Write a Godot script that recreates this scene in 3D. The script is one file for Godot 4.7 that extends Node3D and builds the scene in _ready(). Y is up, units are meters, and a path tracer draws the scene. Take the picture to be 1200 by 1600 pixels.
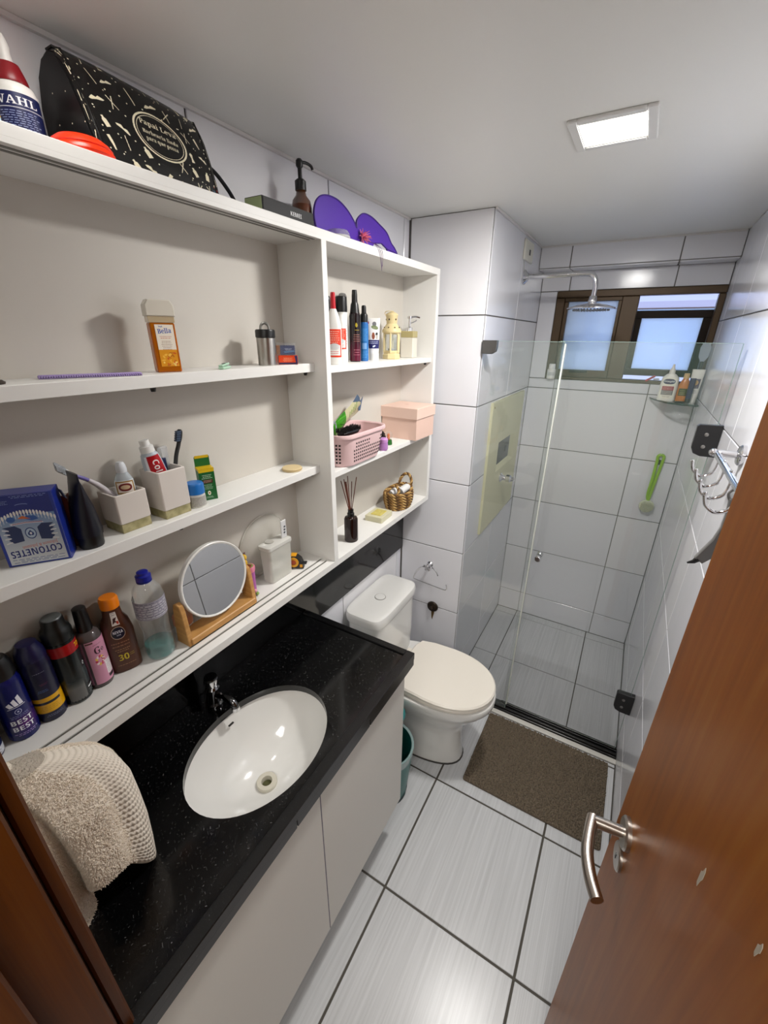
extends Node3D

# ---------- geometry collector: counter-clockwise faces seen from outside ----------
class Geo extends RefCounted:
	var v := PackedVector3Array()
	var t := PackedVector2Array()

	func tri(a: Vector3, b: Vector3, c: Vector3, ua := Vector2.ZERO, ub := Vector2.ZERO, uc := Vector2.ZERO) -> void:
		if (b - a).cross(c - a).length_squared() < 1e-20:
			return
		v.append(a); v.append(b); v.append(c)
		t.append(ua); t.append(ub); t.append(uc)

	func quad(a: Vector3, b: Vector3, c: Vector3, d: Vector3, ua := Vector2(0, 1), ub := Vector2(1, 1), uc := Vector2(1, 0), ud := Vector2(0, 0)) -> void:
		tri(a, b, c, ua, ub, uc)
		tri(a, c, d, ua, uc, ud)

	func quad_out(a: Vector3, b: Vector3, c: Vector3, d: Vector3, o: Vector3) -> void:
		if (b - a).cross(c - a).dot((a + b + c + d) * 0.25 - o) < 0.0:
			quad(d, c, b, a)
		else:
			quad(a, b, c, d)

	func box(c: Vector3, s: Vector3, bev := 0.0) -> Geo:
		var h := s * 0.5
		var b := minf(bev, minf(h.x, minf(h.y, h.z)) * 0.9)
		var p := func(k: int, sg: Vector3) -> Vector3:
			var q := Vector3(h.x - b, h.y - b, h.z - b)
			q[k] = h[k]
			return c + q * sg
		for k in 3:
			var i := (k + 1) % 3
			var j := (k + 2) % 3
			for s0 in [-1.0, 1.0]:
				var f := []
				for e in [[-1.0, -1.0], [1.0, -1.0], [1.0, 1.0], [-1.0, 1.0]]:
					var sg := Vector3.ONE
					sg[k] = s0; sg[i] = e[0]; sg[j] = e[1]
					f.append(p.call(k, sg))
				# uv: front face reads left to right
				var n := Vector3.ZERO
				n[k] = s0
				var right := Vector3.UP.cross(n) if k != 1 else Vector3.RIGHT
				var down := Vector3.DOWN if k != 1 else Vector3(0, 0, s0)
				var uvs := []
				for q in f:
					var d: Vector3 = q - c
					uvs.append(Vector2(d.dot(right) / (2.0 * absf(h.dot(right.abs()))) + 0.5, d.dot(down) / (2.0 * absf(h.dot(down.abs()))) + 0.5))
				if s0 > 0.0:
					quad(f[0], f[1], f[2], f[3], uvs[0], uvs[1], uvs[2], uvs[3])
				else:
					quad(f[3], f[2], f[1], f[0], uvs[3], uvs[2], uvs[1], uvs[0])
		if b > 0.0:
			for k in 3:
				var i := (k + 1) % 3
				var j := (k + 2) % 3
				for a in [-1.0, 1.0]:
					for e in [-1.0, 1.0]:
						var s1 := Vector3.ONE
						s1[k] = -1.0; s1[i] = a; s1[j] = e
						var s2 := s1
						s2[k] = 1.0
						quad_out(p.call(i, s1), p.call(i, s2), p.call(j, s2), p.call(j, s1), c)
			for x in [-1.0, 1.0]:
				for y in [-1.0, 1.0]:
					for z in [-1.0, 1.0]:
						var sg := Vector3(x, y, z)
						var q0: Vector3 = p.call(0, sg)
						var q1: Vector3 = p.call(1, sg)
						var q2: Vector3 = p.call(2, sg)
						if x * y * z > 0.0:
							tri(q0, q1, q2)
						else:
							tri(q0, q2, q1)
		return self

	# rings: arrays of points, counter-clockwise seen from the last ring's end
	func loft(rings: Array, cap0 := true, cap1 := true, closed := true) -> Geo:
		var m := rings.size()
		var n: int = rings[0].size()
		var lim := n if closed else n - 1
		for i in m - 1:
			for j in lim:
				var k := (j + 1) % n
				var u0 := float(j) / lim
				var u1 := float(j + 1) / lim
				var w0 := 1.0 - float(i) / (m - 1)
				var w1 := 1.0 - float(i + 1) / (m - 1)
				quad(rings[i][j], rings[i][k], rings[i + 1][k], rings[i + 1][j], Vector2(u0, w0), Vector2(u1, w0), Vector2(u1, w1), Vector2(u0, w1))
		for e in 2:
			if not [cap0, cap1][e]:
				continue
			var r: PackedVector3Array = rings[0] if e == 0 else rings[m - 1]
			var o := Vector3.ZERO
			for q in r:
				o += q / n
			for j in n:
				if e == 0:
					tri(o, r[(j + 1) % n], r[j])
				else:
					tri(o, r[j], r[(j + 1) % n])
		return self

	static func ring(a: float, b: float, y: float, n := 24, e := 2.0, at := Vector3.ZERO) -> PackedVector3Array:
		var o := PackedVector3Array()
		for j in n:
			var f := TAU * j / n
			var s := sin(f)
			var c := cos(f)
			o.append(at + Vector3(a * signf(s) * pow(absf(s), 2.0 / e), y, b * signf(c) * pow(absf(c), 2.0 / e)))
		return o

	# profile: [y, a] or [y, a, b] from the bottom up
	func turn(profile: Array, n := 24, e := 2.0, at := Vector3.ZERO, cap0 := true, cap1 := true) -> Geo:
		var rings := []
		for q in profile:
			rings.append(Geo.ring(maxf(q[1], 1e-5), maxf(q[2] if q.size() > 2 else q[1], 1e-5), q[0], n, e, at))
		return loft(rings, cap0, cap1)

	func tube(path: Array, r, n := 10, caps := true) -> Geo:
		var rings := []
		var side := Vector3.ZERO
		for i in path.size():
			var d: Vector3 = (path[mini(i + 1, path.size() - 1)] - path[maxi(i - 1, 0)]).normalized()
			if side == Vector3.ZERO:
				side = d.cross(Vector3.UP if absf(d.y) < 0.9 else Vector3.RIGHT).normalized()
			side = (side - d * side.dot(d)).normalized()
			var up := d.cross(side)
			var q := PackedVector3Array()
			var rr: float = r[i] if r is Array else r
			for j in n:
				var f := TAU * j / n
				q.append(path[i] + (side * cos(f) + up * sin(f)) * rr)
			rings.append(q)
		return loft(rings, caps, caps)

	func ball(c: Vector3, r: Vector3, n := 16) -> Geo:
		var pr := []
		var m := maxi(4, n / 2)
		for i in m + 1:
			var f := -PI / 2 + PI * i / m
			pr.append([sin(f) * r.y, cos(f) * r.x, cos(f) * r.z])
		return turn(pr, n, 2.0, c, false, false)

	# polygon counter-clockwise in xy, pushed from z0 to z1
	func prism(poly: PackedVector2Array, z0: float, z1: float, bev := 0.0) -> Geo:
		var n := poly.size()
		var lo := poly[0]
		var hi := poly[0]
		for q in poly:
			lo = lo.min(q); hi = hi.max(q)
		var inner := PackedVector2Array()
		for i in n:
			var d0 := (poly[i] - poly[(i + n - 1) % n]).normalized()
			var d1 := (poly[(i + 1) % n] - poly[i]).normalized()
			var nn := (Vector2(-d0.y, d0.x) + Vector2(-d1.y, d1.x)).normalized()
			inner.append(poly[i] + nn * bev)
		var levels := [[poly, z0], [poly, z1]] if bev <= 0.0 else [[inner, z0], [poly, z0 + bev], [poly, z1 - bev], [inner, z1]]
		var uvf := func(q: Vector2) -> Vector2: return Vector2((q.x - lo.x) / maxf(hi.x - lo.x, 1e-6), 1.0 - (q.y - lo.y) / maxf(hi.y - lo.y, 1e-6))
		for l in levels.size() - 1:
			for i in n:
				var k := (i + 1) % n
				var A: Vector2 = levels[l][0][i]
				var B: Vector2 = levels[l][0][k]
				var C: Vector2 = levels[l + 1][0][k]
				var D: Vector2 = levels[l + 1][0][i]
				quad(Vector3(A.x, A.y, levels[l][1]), Vector3(B.x, B.y, levels[l][1]), Vector3(C.x, C.y, levels[l + 1][1]), Vector3(D.x, D.y, levels[l + 1][1]))
		var face: PackedVector2Array = inner if bev > 0.0 else poly
		var ix := Geometry2D.triangulate_polygon(face)
		for i in range(0, ix.size(), 3):
			var a := face[ix[i]]
			var b := face[ix[i + 1]]
			var c := face[ix[i + 2]]
			if (b - a).cross(c - a) < 0.0:
				var s := b
				b = c; c = s
			tri(Vector3(a.x, a.y, z1), Vector3(b.x, b.y, z1), Vector3(c.x, c.y, z1), uvf.call(a), uvf.call(b), uvf.call(c))
			tri(Vector3(a.x, a.y, z0), Vector3(c.x, c.y, z0), Vector3(b.x, b.y, z0), uvf.call(a), uvf.call(c), uvf.call(b))
		return self

	# an open or two-sided sheet from a grid of points
	func grid(rows: Array, flip := false) -> Geo:
		var m := rows.size() - 1
		var n: int = rows[0].size() - 1
		for i in m:
			for j in n:
				var u0 := Vector2(float(j) / n, float(i) / m)
				var u1 := Vector2(float(j + 1) / n, float(i + 1) / m)
				if flip:
					quad(rows[i][j], rows[i][j + 1], rows[i + 1][j + 1], rows[i + 1][j], u0, Vector2(u1.x, u0.y), u1, Vector2(u0.x, u1.y))
				else:
					quad(rows[i + 1][j], rows[i + 1][j + 1], rows[i][j + 1], rows[i][j], Vector2(u0.x, u1.y), u1, Vector2(u1.x, u0.y), u0)
		return self

	func add(g: Geo, x := Transform3D.IDENTITY) -> Geo:
		var f := x.basis.determinant() < 0.0
		for i in range(0, g.v.size(), 3):
			if f:
				tri(x * g.v[i], x * g.v[i + 2], x * g.v[i + 1], g.t[i], g.t[i + 2], g.t[i + 1])
			else:
				tri(x * g.v[i], x * g.v[i + 1], x * g.v[i + 2], g.t[i], g.t[i + 1], g.t[i + 2])
		return self

	func moved(x: Transform3D) -> Geo:
		return Geo.new().add(self, x)

	func mesh(ang := 40.0) -> ArrayMesh:
		var n := v.size()
		var fn := PackedVector3Array()
		fn.resize(n / 3)
		for i in n / 3:
			fn[i] = (v[3 * i + 1] - v[3 * i]).cross(v[3 * i + 2] - v[3 * i])
		var nn := PackedVector3Array()
		nn.resize(n)
		if ang <= 0.0:
			for i in n:
				nn[i] = fn[i / 3].normalized()
		else:
			var at := {}
			var keys := []
			keys.resize(n)
			for i in n:
				var k := Vector3i((v[i] * 50000.0).round())
				keys[i] = k
				if not at.has(k):
					at[k] = []
				at[k].append(i / 3)
			var lim := cos(deg_to_rad(ang))
			for i in n:
				var own := fn[i / 3].normalized()
				var s := Vector3.ZERO
				for f in at[keys[i]]:
					if own.dot(fn[f].normalized()) > lim:
						s += fn[f]
				nn[i] = s.normalized() if s.length_squared() > 0.0 else own
		var P := PackedVector3Array()
		var N := PackedVector3Array()
		var U := PackedVector2Array()
		P.resize(n); N.resize(n); U.resize(n)
		for i in range(0, n, 3):
			var o := [0, 2, 1]
			for k in 3:
				P[i + k] = v[i + o[k]]
				N[i + k] = nn[i + o[k]]
				U[i + k] = t[i + o[k]]
		var a := []
		a.resize(Mesh.ARRAY_MAX)
		a[Mesh.ARRAY_VERTEX] = P
		a[Mesh.ARRAY_NORMAL] = N
		a[Mesh.ARRAY_TEX_UV] = U
		var m := ArrayMesh.new()
		m.add_surface_from_arrays(Mesh.PRIMITIVE_TRIANGLES, a)
		return m

# ---------- printed labels ----------
class Lab extends RefCounted:
	var im: Image
	var w: int
	var h: int

	func _init(ww: int, hh: int, bg: Color) -> void:
		w = ww; h = hh
		im = Image.create(w, h, false, Image.FORMAT_RGBA8)
		im.fill(bg)

	func rect(x: float, y: float, ww: float, hh: float, c: Color) -> Lab:
		im.fill_rect(Rect2i(int(x), int(y), int(ww), int(hh)), c)
		return self

	func poly(p: Array, c: Color) -> Lab:
		var n := p.size()
		var lo := 1e9
		var hi := -1e9
		for q in p:
			lo = minf(lo, q[1]); hi = maxf(hi, q[1])
		for y in range(maxi(0, int(lo)), mini(h, int(hi) + 2)):
			var xs := []
			for i in n:
				var a = p[i]
				var b = p[(i + 1) % n]
				if (a[1] <= y + 0.5) != (b[1] <= y + 0.5):
					xs.append(a[0] + (y + 0.5 - a[1]) / (b[1] - a[1]) * (b[0] - a[0]))
			xs.sort()
			for i in range(0, xs.size() - 1, 2):
				for x in range(maxi(0, int(round(xs[i]))), mini(w, int(round(xs[i + 1])))):
					im.set_pixel(x, y, c)
		return self

	func ell(cx: float, cy: float, rx: float, ry: float, c: Color, rot := 0.0) -> Lab:
		var p := []
		for i in 40:
			var q := Vector2(cos(TAU * i / 40) * rx, sin(TAU * i / 40) * ry).rotated(deg_to_rad(rot))
			p.append([cx + q.x, cy + q.y])
		return poly(p, c)

	func line(x0: float, y0: float, x1: float, y1: float, ww: float, c: Color) -> Lab:
		var d := Vector2(x1 - x0, y1 - y0).normalized().orthogonal() * ww * 0.5
		return poly([[x0 + d.x, y0 + d.y], [x1 + d.x, y1 + d.y], [x1 - d.x, y1 - d.y], [x0 - d.x, y0 - d.y]], c)

	# cx, cy: the middle of the word; hh: cap height in pixels; wide: stretch to this width
	func text(s: String, cx: float, cy: float, hh: float, c: Color, bold := true, serif := false, rot := 0.0, wide := 0.0) -> Lab:
		var f := SystemFont.new()
		f.font_names = PackedStringArray(["Droid Serif" if serif else "Droid Sans"])
		f.font_weight = 700 if bold else 400
		var tm := TextMesh.new()
		tm.font = f
		tm.font_size = 64
		tm.pixel_size = 0.01
		tm.depth = 0.0
		tm.text = s
		var a: Array = tm.get_mesh_arrays()
		var p: PackedVector3Array = a[Mesh.ARRAY_VERTEX]
		var ix: PackedInt32Array = a[Mesh.ARRAY_INDEX] if a[Mesh.ARRAY_INDEX] != null else PackedInt32Array(range(p.size()))
		var lo := Vector2(1e9, 1e9)
		var hi := -lo
		for q in p:
			lo = lo.min(Vector2(q.x, q.y)); hi = hi.max(Vector2(q.x, q.y))
		var sc := hh / 0.46
		var sx := sc if wide <= 0.0 else wide / maxf(hi.x - lo.x, 0.01)
		var mid := (lo + hi) * 0.5
		var q2 := []
		for q in p:
			var r := Vector2((q.x - mid.x) * sx, -(q.y - mid.y) * sc).rotated(deg_to_rad(rot))
			q2.append([cx + r.x, cy + r.y])
		for i in range(0, ix.size() - 2, 3):
			poly([q2[ix[i]], q2[ix[i + 1]], q2[ix[i + 2]]], c)
		return self

	# rows of fine print, too small to read in the photograph
	func small(x: float, y: float, ww: float, rows: int, step: float, c: Color, seed_ := 1) -> Lab:
		var r := RandomNumberGenerator.new()
		r.seed = seed_
		for k in rows:
			var at := 0.0
			var full := ww * r.randf_range(0.7, 1.0)
			while at < full:
				var l := r.randf_range(0.05, 0.14) * ww
				rect(x + (ww - full) * 0.5 + at, y + k * step, minf(l, full - at), maxf(1.0, step * 0.35), c)
				at += l + 0.03 * ww
		return self

	func tex() -> ImageTexture:
		return ImageTexture.create_from_image(im)

# ---------- materials ----------
var made := {}
var used := {}
const EYE := Vector3(0.8746, 1.7842, 1.6876)

func mt(c: Color, rough := 0.5, metal := 0.0, extra := {}) -> StandardMaterial3D:
	var k := str(c, rough, metal, extra)
	if made.has(k):
		return made[k]
	var m := StandardMaterial3D.new()
	m.albedo_color = c
	m.roughness = rough
	m.metallic = metal
	for q in extra:
		m.set(q, extra[q])
	made[k] = m
	return m

func clear(c: Color, alpha: float, rough := 0.06) -> StandardMaterial3D:
	return mt(Color(c, alpha), rough, 0.0, {"transparency": BaseMaterial3D.TRANSPARENCY_ALPHA})

func mtex(tx: Texture2D, rough := 0.4, extra := {}) -> StandardMaterial3D:
	var m := StandardMaterial3D.new()
	m.albedo_texture = tx
	m.roughness = rough
	for q in extra:
		m.set(q, extra[q])
	return m

func noise_tex(freq: float, octaves: int, size := 256, normal := false, bump := 1.0, seed_ := 0, ramp: Gradient = null) -> NoiseTexture2D:
	var n := FastNoiseLite.new()
	n.noise_type = FastNoiseLite.TYPE_SIMPLEX_SMOOTH
	n.frequency = freq
	n.fractal_octaves = octaves
	n.seed = seed_
	var x := NoiseTexture2D.new()
	x.width = size; x.height = size
	x.seamless = true
	x.noise = n
	x.as_normal_map = normal
	x.bump_strength = bump
	if ramp:
		x.color_ramp = ramp
	return x

# ---------- nodes ----------
func numbered(called: String) -> String:
	used[called] = used.get(called, -1) + 1
	return called if used[called] == 0 else "%s_%03d" % [called, used[called]]

func tag(o: Node3D, label: String, category: String, group := "") -> Node3D:
	o.set_meta("label", label)
	if category:
		o.set_meta("category", category)
	if group:
		o.set_meta("group", group)
	return o

func thing(called: String, label: String, category: String, at := Vector3.ZERO, turn := 0.0, group := "") -> Node3D:
	var o := Node3D.new()
	o.name = numbered(called)
	add_child(o)
	o.position = at
	o.rotation.y = turn
	return tag(o, label, category, group)

func part(parent: Node3D, called: String, g, m: Material, ang := 40.0) -> MeshInstance3D:
	var o := MeshInstance3D.new()
	o.name = called
	o.mesh = g.mesh(ang) if g is Geo else g
	o.material_override = m
	parent.add_child(o, true)
	return o

func single(called: String, g, m: Material, label: String, category: String, at := Vector3.ZERO, turn := 0.0, group := "", ang := 40.0) -> MeshInstance3D:
	var o := MeshInstance3D.new()
	o.name = numbered(called)
	o.mesh = g.mesh(ang) if g is Geo else g
	o.material_override = m
	add_child(o)
	o.position = at
	o.rotation.y = turn
	tag(o, label, category, group)
	return o

func struct(called: String, label: String, g = null, m: Material = null) -> Node3D:
	var o: Node3D = Node3D.new() if g == null else MeshInstance3D.new()
	o.name = numbered(called)
	if g != null:
		o.mesh = g.mesh(20.0)
		o.material_override = m
	add_child(o)
	o.set_meta("kind", "structure")
	o.set_meta("label", label)
	return o

func B(c: Vector3, s: Vector3, bev := 0.0) -> Geo:
	return Geo.new().box(c, s, bev)

# a box from its two corners
func BB(a: Vector3, b: Vector3, bev := 0.0) -> Geo:
	return Geo.new().box((a + b) * 0.5, (b - a).abs(), bev)

func to_eye(x: float, z: float, more := 0.0) -> float:
	return atan2(EYE.x - x, EYE.z - z) + deg_to_rad(more)

func along(pts: Array, per := 6) -> Array:
	var o := []
	for i in pts.size() - 1:
		var a: Vector3 = pts[maxi(i - 1, 0)]
		var b: Vector3 = pts[i]
		var c: Vector3 = pts[i + 1]
		var d: Vector3 = pts[mini(i + 2, pts.size() - 1)]
		for k in per:
			o.append(b.cubic_interpolate(c, a, d, float(k) / per))
	o.append(pts[pts.size() - 1])
	return o

# width of a turned profile at height y
func wid(profile: Array, y: float) -> Vector2:
	for i in profile.size() - 1:
		var p = profile[i]
		var q = profile[i + 1]
		if y >= p[0] and y <= q[0] and q[0] > p[0]:
			var f: float = (y - p[0]) / (q[0] - p[0])
			return Vector2(lerpf(p[1], q[1], f), lerpf(p[2] if p.size() > 2 else p[1], q[2] if q.size() > 2 else q[1], f))
	var l = profile[profile.size() - 1]
	return Vector2(l[1], l[2] if l.size() > 2 else l[1])

# a label that follows a turned body between two heights and two angles (degrees, 0 is the front)
func wrap_geo(profile: Array, y0: float, y1: float, f0: float, f1: float, e := 2.0, off := 0.0006, at := Vector3.ZERO) -> Geo:
	var rows := []
	var n := maxi(6, int(absf(f1 - f0) / 7.0))
	for i in 9:
		var y := lerpf(y1, y0, i / 8.0)
		var s := wid(profile, y) + Vector2(off, off)
		var r := PackedVector3Array()
		for j in n + 1:
			var f := deg_to_rad(lerpf(f0, f1, float(j) / n))
			var sn := sin(f)
			var cs := cos(f)
			r.append(at + Vector3(s.x * signf(sn) * pow(absf(sn), 2.0 / e), y, s.y * signf(cs) * pow(absf(cs), 2.0 / e)))
		rows.append(r)
	return Geo.new().grid(rows)

# bodies: [name, profile, exponent, material]; labels: [index of body, y0, y1, angle0, angle1, material]
func bottle(called: String, label: String, category: String, at: Vector3, turn: float, bodies: Array, labels := [], group := "") -> Node3D:
	var o := thing(called, label, category, at, turn, group)
	var first: MeshInstance3D = null
	for b in bodies:
		var p := part(o, b[0], Geo.new().turn(b[1], 28, b[2]), b[3])
		if first == null:
			first = p
	for l in labels:
		var b = bodies[l[0]]
		part(o, "label", wrap_geo(b[1], l[1], l[2], l[3], l[4], b[2]), l[5])
	return o

# ---------- the room: metres, x from the left wall, y up, z from the shower glass towards the doorway ----------
const H := 2.2
const W := 1.145
const D := 0.908
const XC := 0.332
const ROW := 0.3413
const G5 := 0.4959

func _ready() -> void:
	seed(7)
	# camera
	var cam := Camera3D.new()
	cam.name = "camera"
	cam.position = EYE
	cam.rotation = Vector3(-0.4, 0.5248, 0.0093)
	cam.fov = 101.87
	cam.near = 0.02
	cam.far = 60.0
	add_child(cam)
	cam.current = true
	# sky and exposure
	var env := Environment.new()
	var sky := Sky.new()
	var ps := ProceduralSkyMaterial.new()
	ps.sky_top_color = Color(0.62, 0.76, 0.98)
	ps.sky_horizon_color = Color(0.84, 0.90, 1.0)
	ps.ground_bottom_color = Color(0.55, 0.56, 0.58)
	ps.ground_horizon_color = Color(0.80, 0.83, 0.88)
	ps.sky_energy_multiplier = 2.4
	ps.ground_energy_multiplier = 1.5
	sky.sky_material = ps
	env.background_mode = Environment.BG_SKY
	env.sky = sky
	env.tonemap_mode = Environment.TONE_MAPPER_LINEAR
	env.tonemap_exposure = 1.0
	env.sdfgi_enabled = true
	env.ssao_enabled = true
	env.ssil_enabled = true
	var we := WorldEnvironment.new()
	we.name = "world"
	we.environment = env
	add_child(we)
	# the ceiling lamps: the shower one in view, its twin over the vanity just above the frame
	ceiling_lamp(Vector3(0.722, H, 0.455), LAMP_A, "square white LED ceiling panel glowing in front of the shower")
	ceiling_lamp(Vector3(0.24, H, 1.33), LAMP_B, "second square LED ceiling panel above the vanity by the doorway")
	hall_lamp()
	materials()
	room()
	window()
	shelf_unit()
	vanity()
	toilet()
	shower()
	door()
	small_fittings()
	shelf_things()
	more_things()

const LAMP_A := 1.5
const LAMP_B := 0.07
const WARM := Color(1.0, 0.99, 0.975)

func ceiling_lamp(at: Vector3, energy: float, label: String) -> void:
	var o := thing("ceiling_light", label, "ceiling light", at, 0.0, "square LED ceiling panels in the bathroom")
	var fr := Geo.new()
	for s in [-1.0, 1.0]:
		fr.box(Vector3(s * 0.073, -0.003, 0), Vector3(0.020, 0.007, 0.166), 0.002)
		fr.box(Vector3(0, -0.003, s * 0.073), Vector3(0.126, 0.007, 0.020), 0.002)
	part(o, "frame", fr, mt(Color(0.86, 0.86, 0.85), 0.4), 20.0)
	part(o, "diffuser", B(Vector3(0, -0.002, 0), Vector3(0.126, 0.004, 0.126)), mt(Color(0.95, 0.95, 0.93), 0.5, 0.0, {"emission_enabled": true, "emission": Color(1.0, 0.97, 0.92), "emission_energy_multiplier": 3.0}), 0.0)
	var l := AreaLight3D.new()
	l.name = "lamp"
	l.area_size = Vector2(0.12, 0.12)
	l.light_energy = energy
	l.light_color = WARM
	l.area_range = 8.0
	l.shadow_enabled = true
	l.position = Vector3(0, -0.006, 0)
	l.rotation.x = -PI / 2
	o.add_child(l)

const HALL := 2.1

func hall_lamp() -> void:
	var o := thing("hall_light", "wide flat ceiling light in the hall outside the doorway", "ceiling light", Vector3(0.95, H, 2.40))
	part(o, "frame", B(Vector3(0, -0.004, 0), Vector3(0.64, 0.008, 0.64), 0.002), mt(Color(0.86, 0.86, 0.85), 0.4), 0.0)
	part(o, "diffuser", B(Vector3(0, -0.009, 0), Vector3(0.60, 0.003, 0.60)), mt(Color(0.95, 0.95, 0.93), 0.5, 0.0, {"emission_enabled": true, "emission": Color(1.0, 0.98, 0.95), "emission_energy_multiplier": 1.5}), 0.0)
	var l := AreaLight3D.new()
	l.name = "lamp"
	l.area_size = Vector2(0.58, 0.58)
	l.light_energy = HALL
	l.light_color = Color(1.0, 0.985, 0.96)
	l.area_range = 8.0
	l.shadow_enabled = true
	l.position = Vector3(0, -0.013, 0)
	l.rotation.x = -PI / 2
	o.add_child(l)

var M := {}

func materials() -> void:
	M.white = mt(Color(0.89, 0.885, 0.87), 0.45)            # melamine board
	M.cab = mt(Color(0.83, 0.82, 0.795), 0.45)
	M.tap = mt(Color(0.42, 0.42, 0.43), 0.1, 1.0)
	M.porc = mt(Color(0.88, 0.875, 0.86), 0.12, 0.0, {"clearcoat_enabled": true, "clearcoat": 0.5, "clearcoat_roughness": 0.05})
	M.seat = mt(Color(0.90, 0.875, 0.83), 0.35)
	M.chrome = mt(Color(0.86, 0.86, 0.87), 0.08, 1.0)
	M.steel = mt(Color(0.72, 0.69, 0.66), 0.28, 1.0)
	M.black = mt(Color(0.06, 0.06, 0.065), 0.35)
	M.blackgloss = mt(Color(0.05, 0.05, 0.055), 0.15)
	M.grout = mt(Color(0.31, 0.295, 0.27), 0.9)
	M.groutw = mt(Color(0.48, 0.47, 0.455), 0.9)
	M.alu = mt(Color(0.62, 0.61, 0.60), 0.3, 0.9)
	M.ceil = mt(Color(0.90, 0.90, 0.885), 0.42)
	M.glass = clear(Color(0.52, 0.62, 0.57), 0.06, 0.02)
	M.glassedge = mt(Color(0.50, 0.58, 0.55), 0.2)
	M.dark = mt(Color(0.17, 0.17, 0.18), 0.3, 0.6)
	# glazed wall tiles: three slightly different tones of one glaze, faintly wavy
	var wav := noise_tex(0.012, 2, 256, true, 1.2, 3)
	var tiles := []
	for k in 3:
		tiles.append(mt([Color(0.88, 0.88, 0.90), Color(0.87, 0.872, 0.893), Color(0.89, 0.888, 0.90)][k], 0.16, 0.0, {"normal_enabled": true, "normal_texture": wav, "normal_scale": 0.12, "uv1_triplanar": true, "uv1_world_triplanar": true, "uv1_scale": Vector3(2, 2, 2)}))
	M.tiles = tiles
	# floor tiles: grey with fine streaks that run along z
	var im := Image.create(512, 256, false, Image.FORMAT_RGBA8)
	var n := FastNoiseLite.new()
	n.noise_type = FastNoiseLite.TYPE_SIMPLEX_SMOOTH
	n.frequency = 0.05
	n.fractal_octaves = 3
	for x in 512:
		for y in 256:
			var f := n.get_noise_2d(x * 1.3, y * 0.045) * 0.5 + n.get_noise_2d(x * 6.0 + 900.0, y * 0.09 + 40.0) * 0.32
			var g := clampf(0.775 + f * 0.095, 0.0, 1.0)
			im.set_pixel(x, y, Color(g * 0.985, g * 0.99, g))
	M.floor = mtex(ImageTexture.create_from_image(im), 0.27)
	# black granite with grey and pale flecks
	var gr := Image.create(1024, 1024, false, Image.FORMAT_RGBA8)
	gr.fill(Color(0.03, 0.03, 0.033))
	var r := RandomNumberGenerator.new()
	r.seed = 11
	for k in 9000:
		var x := r.randi_range(0, 1022)
		var y := r.randi_range(0, 1022)
		var t := r.randf()
		var g := 0.05 + 0.20 * t * t * t
		if r.randf() < 0.03:
			g = r.randf_range(0.3, 0.5)
		gr.set_pixel(x, y, Color(g, g, g * 1.02))
		var dx := r.randi_range(-1, 2)
		var wd2 := r.randi_range(1, 4)
		for q in r.randi_range(2, 9):
			for e in wd2:
				gr.set_pixel((x + q * dx + e) & 1023, (y + q) & 1023, Color(g * 0.9, g * 0.9, g * 0.9))
	M.granite = mtex(ImageTexture.create_from_image(gr), 0.13, {"uv1_triplanar": true, "uv1_world_triplanar": true, "uv1_scale": Vector3(2.6, 2.6, 2.6)})
	M.granite_rim = M.granite.duplicate()
	M.granite_rim.roughness = 0.3
	M.blackstone = mt(Color(0.035, 0.035, 0.038), 0.08)
	# varnished reddish wood of the door
	var wd := Image.create(256, 512, false, Image.FORMAT_RGBA8)
	for x in 256:
		for y in 512:
			var f := n.get_noise_2d(x * 2.4, y * 0.12) * 0.5 + n.get_noise_2d(x * 9.0, y * 0.5 + 77.0) * 0.22 + n.get_noise_2d(x * 0.3, y * 0.3 + 300.0) * 0.4
			wd.set_pixel(x, y, Color(0.54, 0.30, 0.04).lightened(clampf(f * 0.12, 0, 1)).darkened(clampf(-f * 0.2, 0, 1)))
	var wt := ImageTexture.create_from_image(wd)
	M.wood = mtex(wt, 0.33, {"metallic_specular": 0.22})
	M.frame = mtex(wt, 0.4, {"albedo_color": Color(0.62, 0.58, 0.52), "metallic_specular": 0.35})
	M.bronze = mt(Color(0.30, 0.225, 0.13), 0.42, 0.25)
	M.bronzedark = mt(Color(0.16, 0.12, 0.085), 0.45, 0.2)

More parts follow.
